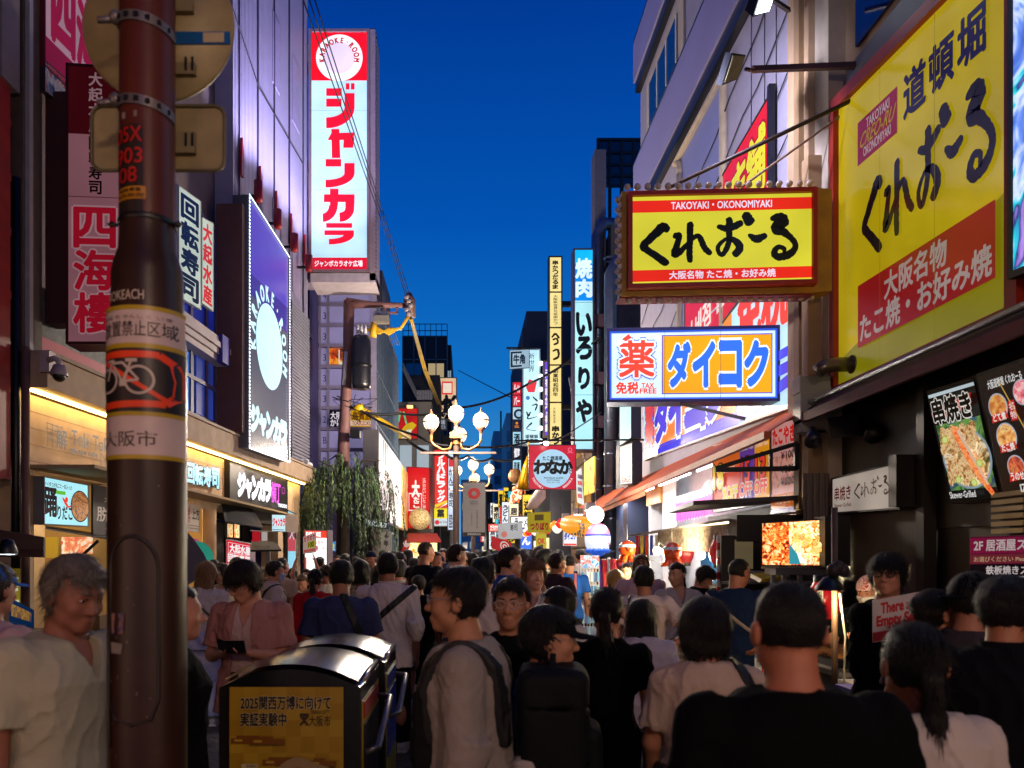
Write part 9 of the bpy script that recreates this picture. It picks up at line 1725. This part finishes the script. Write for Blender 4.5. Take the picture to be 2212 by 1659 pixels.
bag(p, 'shoulder_bag', 'beige shoulder bag with black piping hanging by the man in the pink tee', 'bag', (.26, -.05, .92), (.12, .05, .12), '8a7464', 8)
p = P(1385, 1199, 9.2, 176, 'tall long haired man in a pink tee facing the camera', sk='b58068', vox=.010, arms=('down', 'side'), head=(-5, 2)).make().eyes('5a3c26').hair('long', '5a4028').shirt('b5989c', loose=.034).trousers('303440').shoes()
p = P(1466, 1216, 8.2, 178, 'girl with a white headband, cream cardigan and teal skirt', fem=True, sk='b5866c', vox=.009, head=(-44, -6), arms=('down', 'down')).make().eyes().hair('pony', '0e0a0a').shirt('a8a09a', sleeve=1.8, hem=.78, loose=.04, neck='v').skirt('4f9c94', .12, .27).shoes()
p = P(1512, 1221, 9.3, -162, 'stall worker in a black tee looking down behind the counter', sk='b07c64', vox=.010, head=(36, -30), arms=('reach', 'reach')).make().eyes().hair('mop', '100c0a').shirt('0c0c10').trousers('15151c').shoes('202020')
p = P(1591, 1207, 7.0, -28, 'man in a navy tee with a cream sling strap and a hand on his hip', sk='96604a', vox=.0085, arms=('down', 'hip'), head=(-34, -6), build=1.06).make().eyes().hair('buzz', '120e0c').glasses('15120f', .0016).shirt('14213c', loose=.034, hem=.80, folds=1.0); p.strap((.62, 0, .78), (0, 0, 1.20), .014, c='8a7a70', t=.01).trousers('3a3634').shoes()
p = P(1330, 1228, 9.6, 10, 'woman with long blonde hair at the souvenir racks', fem=True, sk='b58870', vox=.0105, h=1.60).make().hair('long', 'a08450').shirt('8a98a8').trousers('303440').shoes()
p = P(1352, 1218, 11, 165, 'dark haired shop girl smiling between the racks', fem=True, sk='b5866c', vox=.0115).make().eyes().hair('pony', '0c0a0a').shirt('5a6a8a').trousers('303440').shoes()
p = P(1691, 1236, 8.6, 5, 'person with cropped black hair partly behind the broad man in front of the counter', sk='9a6650', vox=.012).make().hair('buzz', '0b0909').shirt('1a1a22').trousers('15151c').shoes('202020')
p = P(1882, 1242, 6.0, 118, 'cook with a red and white bandana and mask leaning over the grill', sk='b07a60', vox=.0095, head=(10, -14), arms=('reach', 'reach')).make().eyes().hair('buzz', '0c0a0a').mask('c8c4c0').shirt('15201f', sleeve=.75).trousers('15151c').shoes('202020')
def bnd(q):
 u = p.hp_(q); dd = p.skull(u) - .013; return np.maximum(dd, .028 + .25 * u[:, 1] * 0 - u[:, 2]) * p.hs
p.emit('bandana', bnd, p.hc - .16, p.hc + .17, ramp_mat('bandana_cloth', ['a02c28', 'c8b0a8', 'b03a34', 'd0c0b8', 'a83430'], 22, 0, 'n', 1, 1, .8), .007)
p = P(818, 1222, 9.4, 14, 'person with long dark hair in black between the leopard blouse and the white shirt', fem=True, sk='96604a', vox=.012).make().hair('long', '0b0909').shirt('0f0f13').trousers('15151c').shoes('202020')
p = P(1060, 1200, 9.4, 12, 'person in black with straight dark hair just behind the row of men in the middle', sk='96604a', vox=.013).make().hair('short', '0b0909').shirt('16161c').trousers('15151c').shoes('202020')
# --- deeper crowd: a few figures, repeated with other clothes and sizes
bases = []
for i, (fm, hs_, hc, yw) in enumerate(((0, 'short', '0c0a09', 0), (1, 'long', '0e0b0a', 0), (0, 'mop', '18110d', 0), (1, 'bob', '120d0b', 0), (0, 'buzz', '0d0b0a', 0), (1, 'pony', '15100c', 0))):
 q = Person(0, 0, 5, 0, 'x', h=1.70, x=0, fem=bool(fm), vox=.017, sk=('a06c56', 'b58068', '96604a', 'b07a62', '8a5a46', 'a87258')[i], arms=(('down', 'down'), ('hold', 'down'), ('swing', 'swing'), ('down', 'fwd'), ('phone', 'down'), ('down', 'hold'))[i]).make().hair(hs_, hc); q = (q.cap(('151a2c', 'a89f94')[i // 4 - 1], rev=i == 4) if i == 4 else q).shirt('888888', sleeve=(.65, .6, 1.8, .7, .6, .65)[i], loose=.03).trousers('1a1c24').shoes('3a3836')
 bases.append(q.o)
spots = []; r = random.Random(21)
fixed = [(770, 1206, 13), (745, 1196, 15), (802, 1192, 14), (795, 1204, 17), (863, 1195, 12), (880, 1188, 15), (852, 1190, 18), (895, 1206, 14), (940, 1192, 12), (948, 1200, 14), (862, 1212, 11), (828, 1190, 20), (958, 1186, 17), (1010, 1192, 15), (1022, 1196, 12), (1032, 1188, 19), (968, 1192, 21), (1142, 1192, 16), (1130, 1188, 14.5), (1190, 1190, 15), (1208, 1188, 17), (1050, 1190, 14), (1110, 1186, 19), (1078, 1192, 20), (510, 1206, 12.5), (1255, 1188, 17), (632, 1228, 14.5), (872, 1206, 22), (690, 1204, 16), (730, 1200, 19), (784, 1194, 24)]
for px, py, d in fixed: spots.append((px, d, ZP(py, d)))
tries = 0
while len(spots) < 118 and tries < 4000:
 tries += 1; d = 13 + 62 * r.random() ** 1.3; x = r.uniform(-2.4, 2.9) if d > 22 else r.uniform(-3.0, 2.3); px = VX + x / d * FPX
 if all(abs(XZ(a, b) - x) > .42 or abs(b - d) > .55 for a, b, c in spots): spots.append((px, d, r.uniform(1.55, 1.82)))
shirts = ['a89c98', '15151b', '22283a', '5a2a2c', '8d8880', '0e0e12', '3a4a5c', 'b0a8a4', '2c2c30', '7d6a5c', '4a5a4a', '9a8a90']
words_c = {'a89c98': 'white', '15151b': 'black', '22283a': 'navy', '5a2a2c': 'maroon', '8d8880': 'pale grey', '0e0e12': 'black', '3a4a5c': 'slate blue', 'b0a8a4': 'white', '2c2c30': 'charcoal', '7d6a5c': 'brown', '4a5a4a': 'olive', '9a8a90': 'mauve'}
hairn = ('short dark hair', 'long dark hair', 'a shaggy dark fringe', 'a dark bob', 'a dark cap', 'a dark ponytail')
for i, (px, d, h) in enumerate(spots):
 bi = (i * 5 + (i // 7)) % 6; b = bases[bi]; c = shirts[(i * 7 + i // 5) % 12]; away = r.random() < .68; yw = r.uniform(-.7, .7) + (0 if away else math.pi)
 o = b if i == bi and False else clone(b, (XZ(px, d), d, 0), rz=yw, scale=h / 1.70)
 zone = 'mid street' if d < 20 else ('between the lamp posts' if d < 30 else 'far down the street')
 o['label'] = 'person with %s, %s top, %s, %s' % (hairn[bi].replace('a shaggy dark fringe', 'shaggy dark hair'), words_c[c], 'walking away' if away else 'coming closer', zone)
 o['group'] = 'deeper crowd: ' + o['label']
 for ch in o.children:
  if ch.name.startswith('shirt'):
   ch.material_slots[0].link = 'OBJECT'; ch.material_slots[0].material = cloth(c)
for b in bases:
 for ch in list(b.children): bpy.data.objects.remove(ch)
 bpy.data.objects.remove(b)
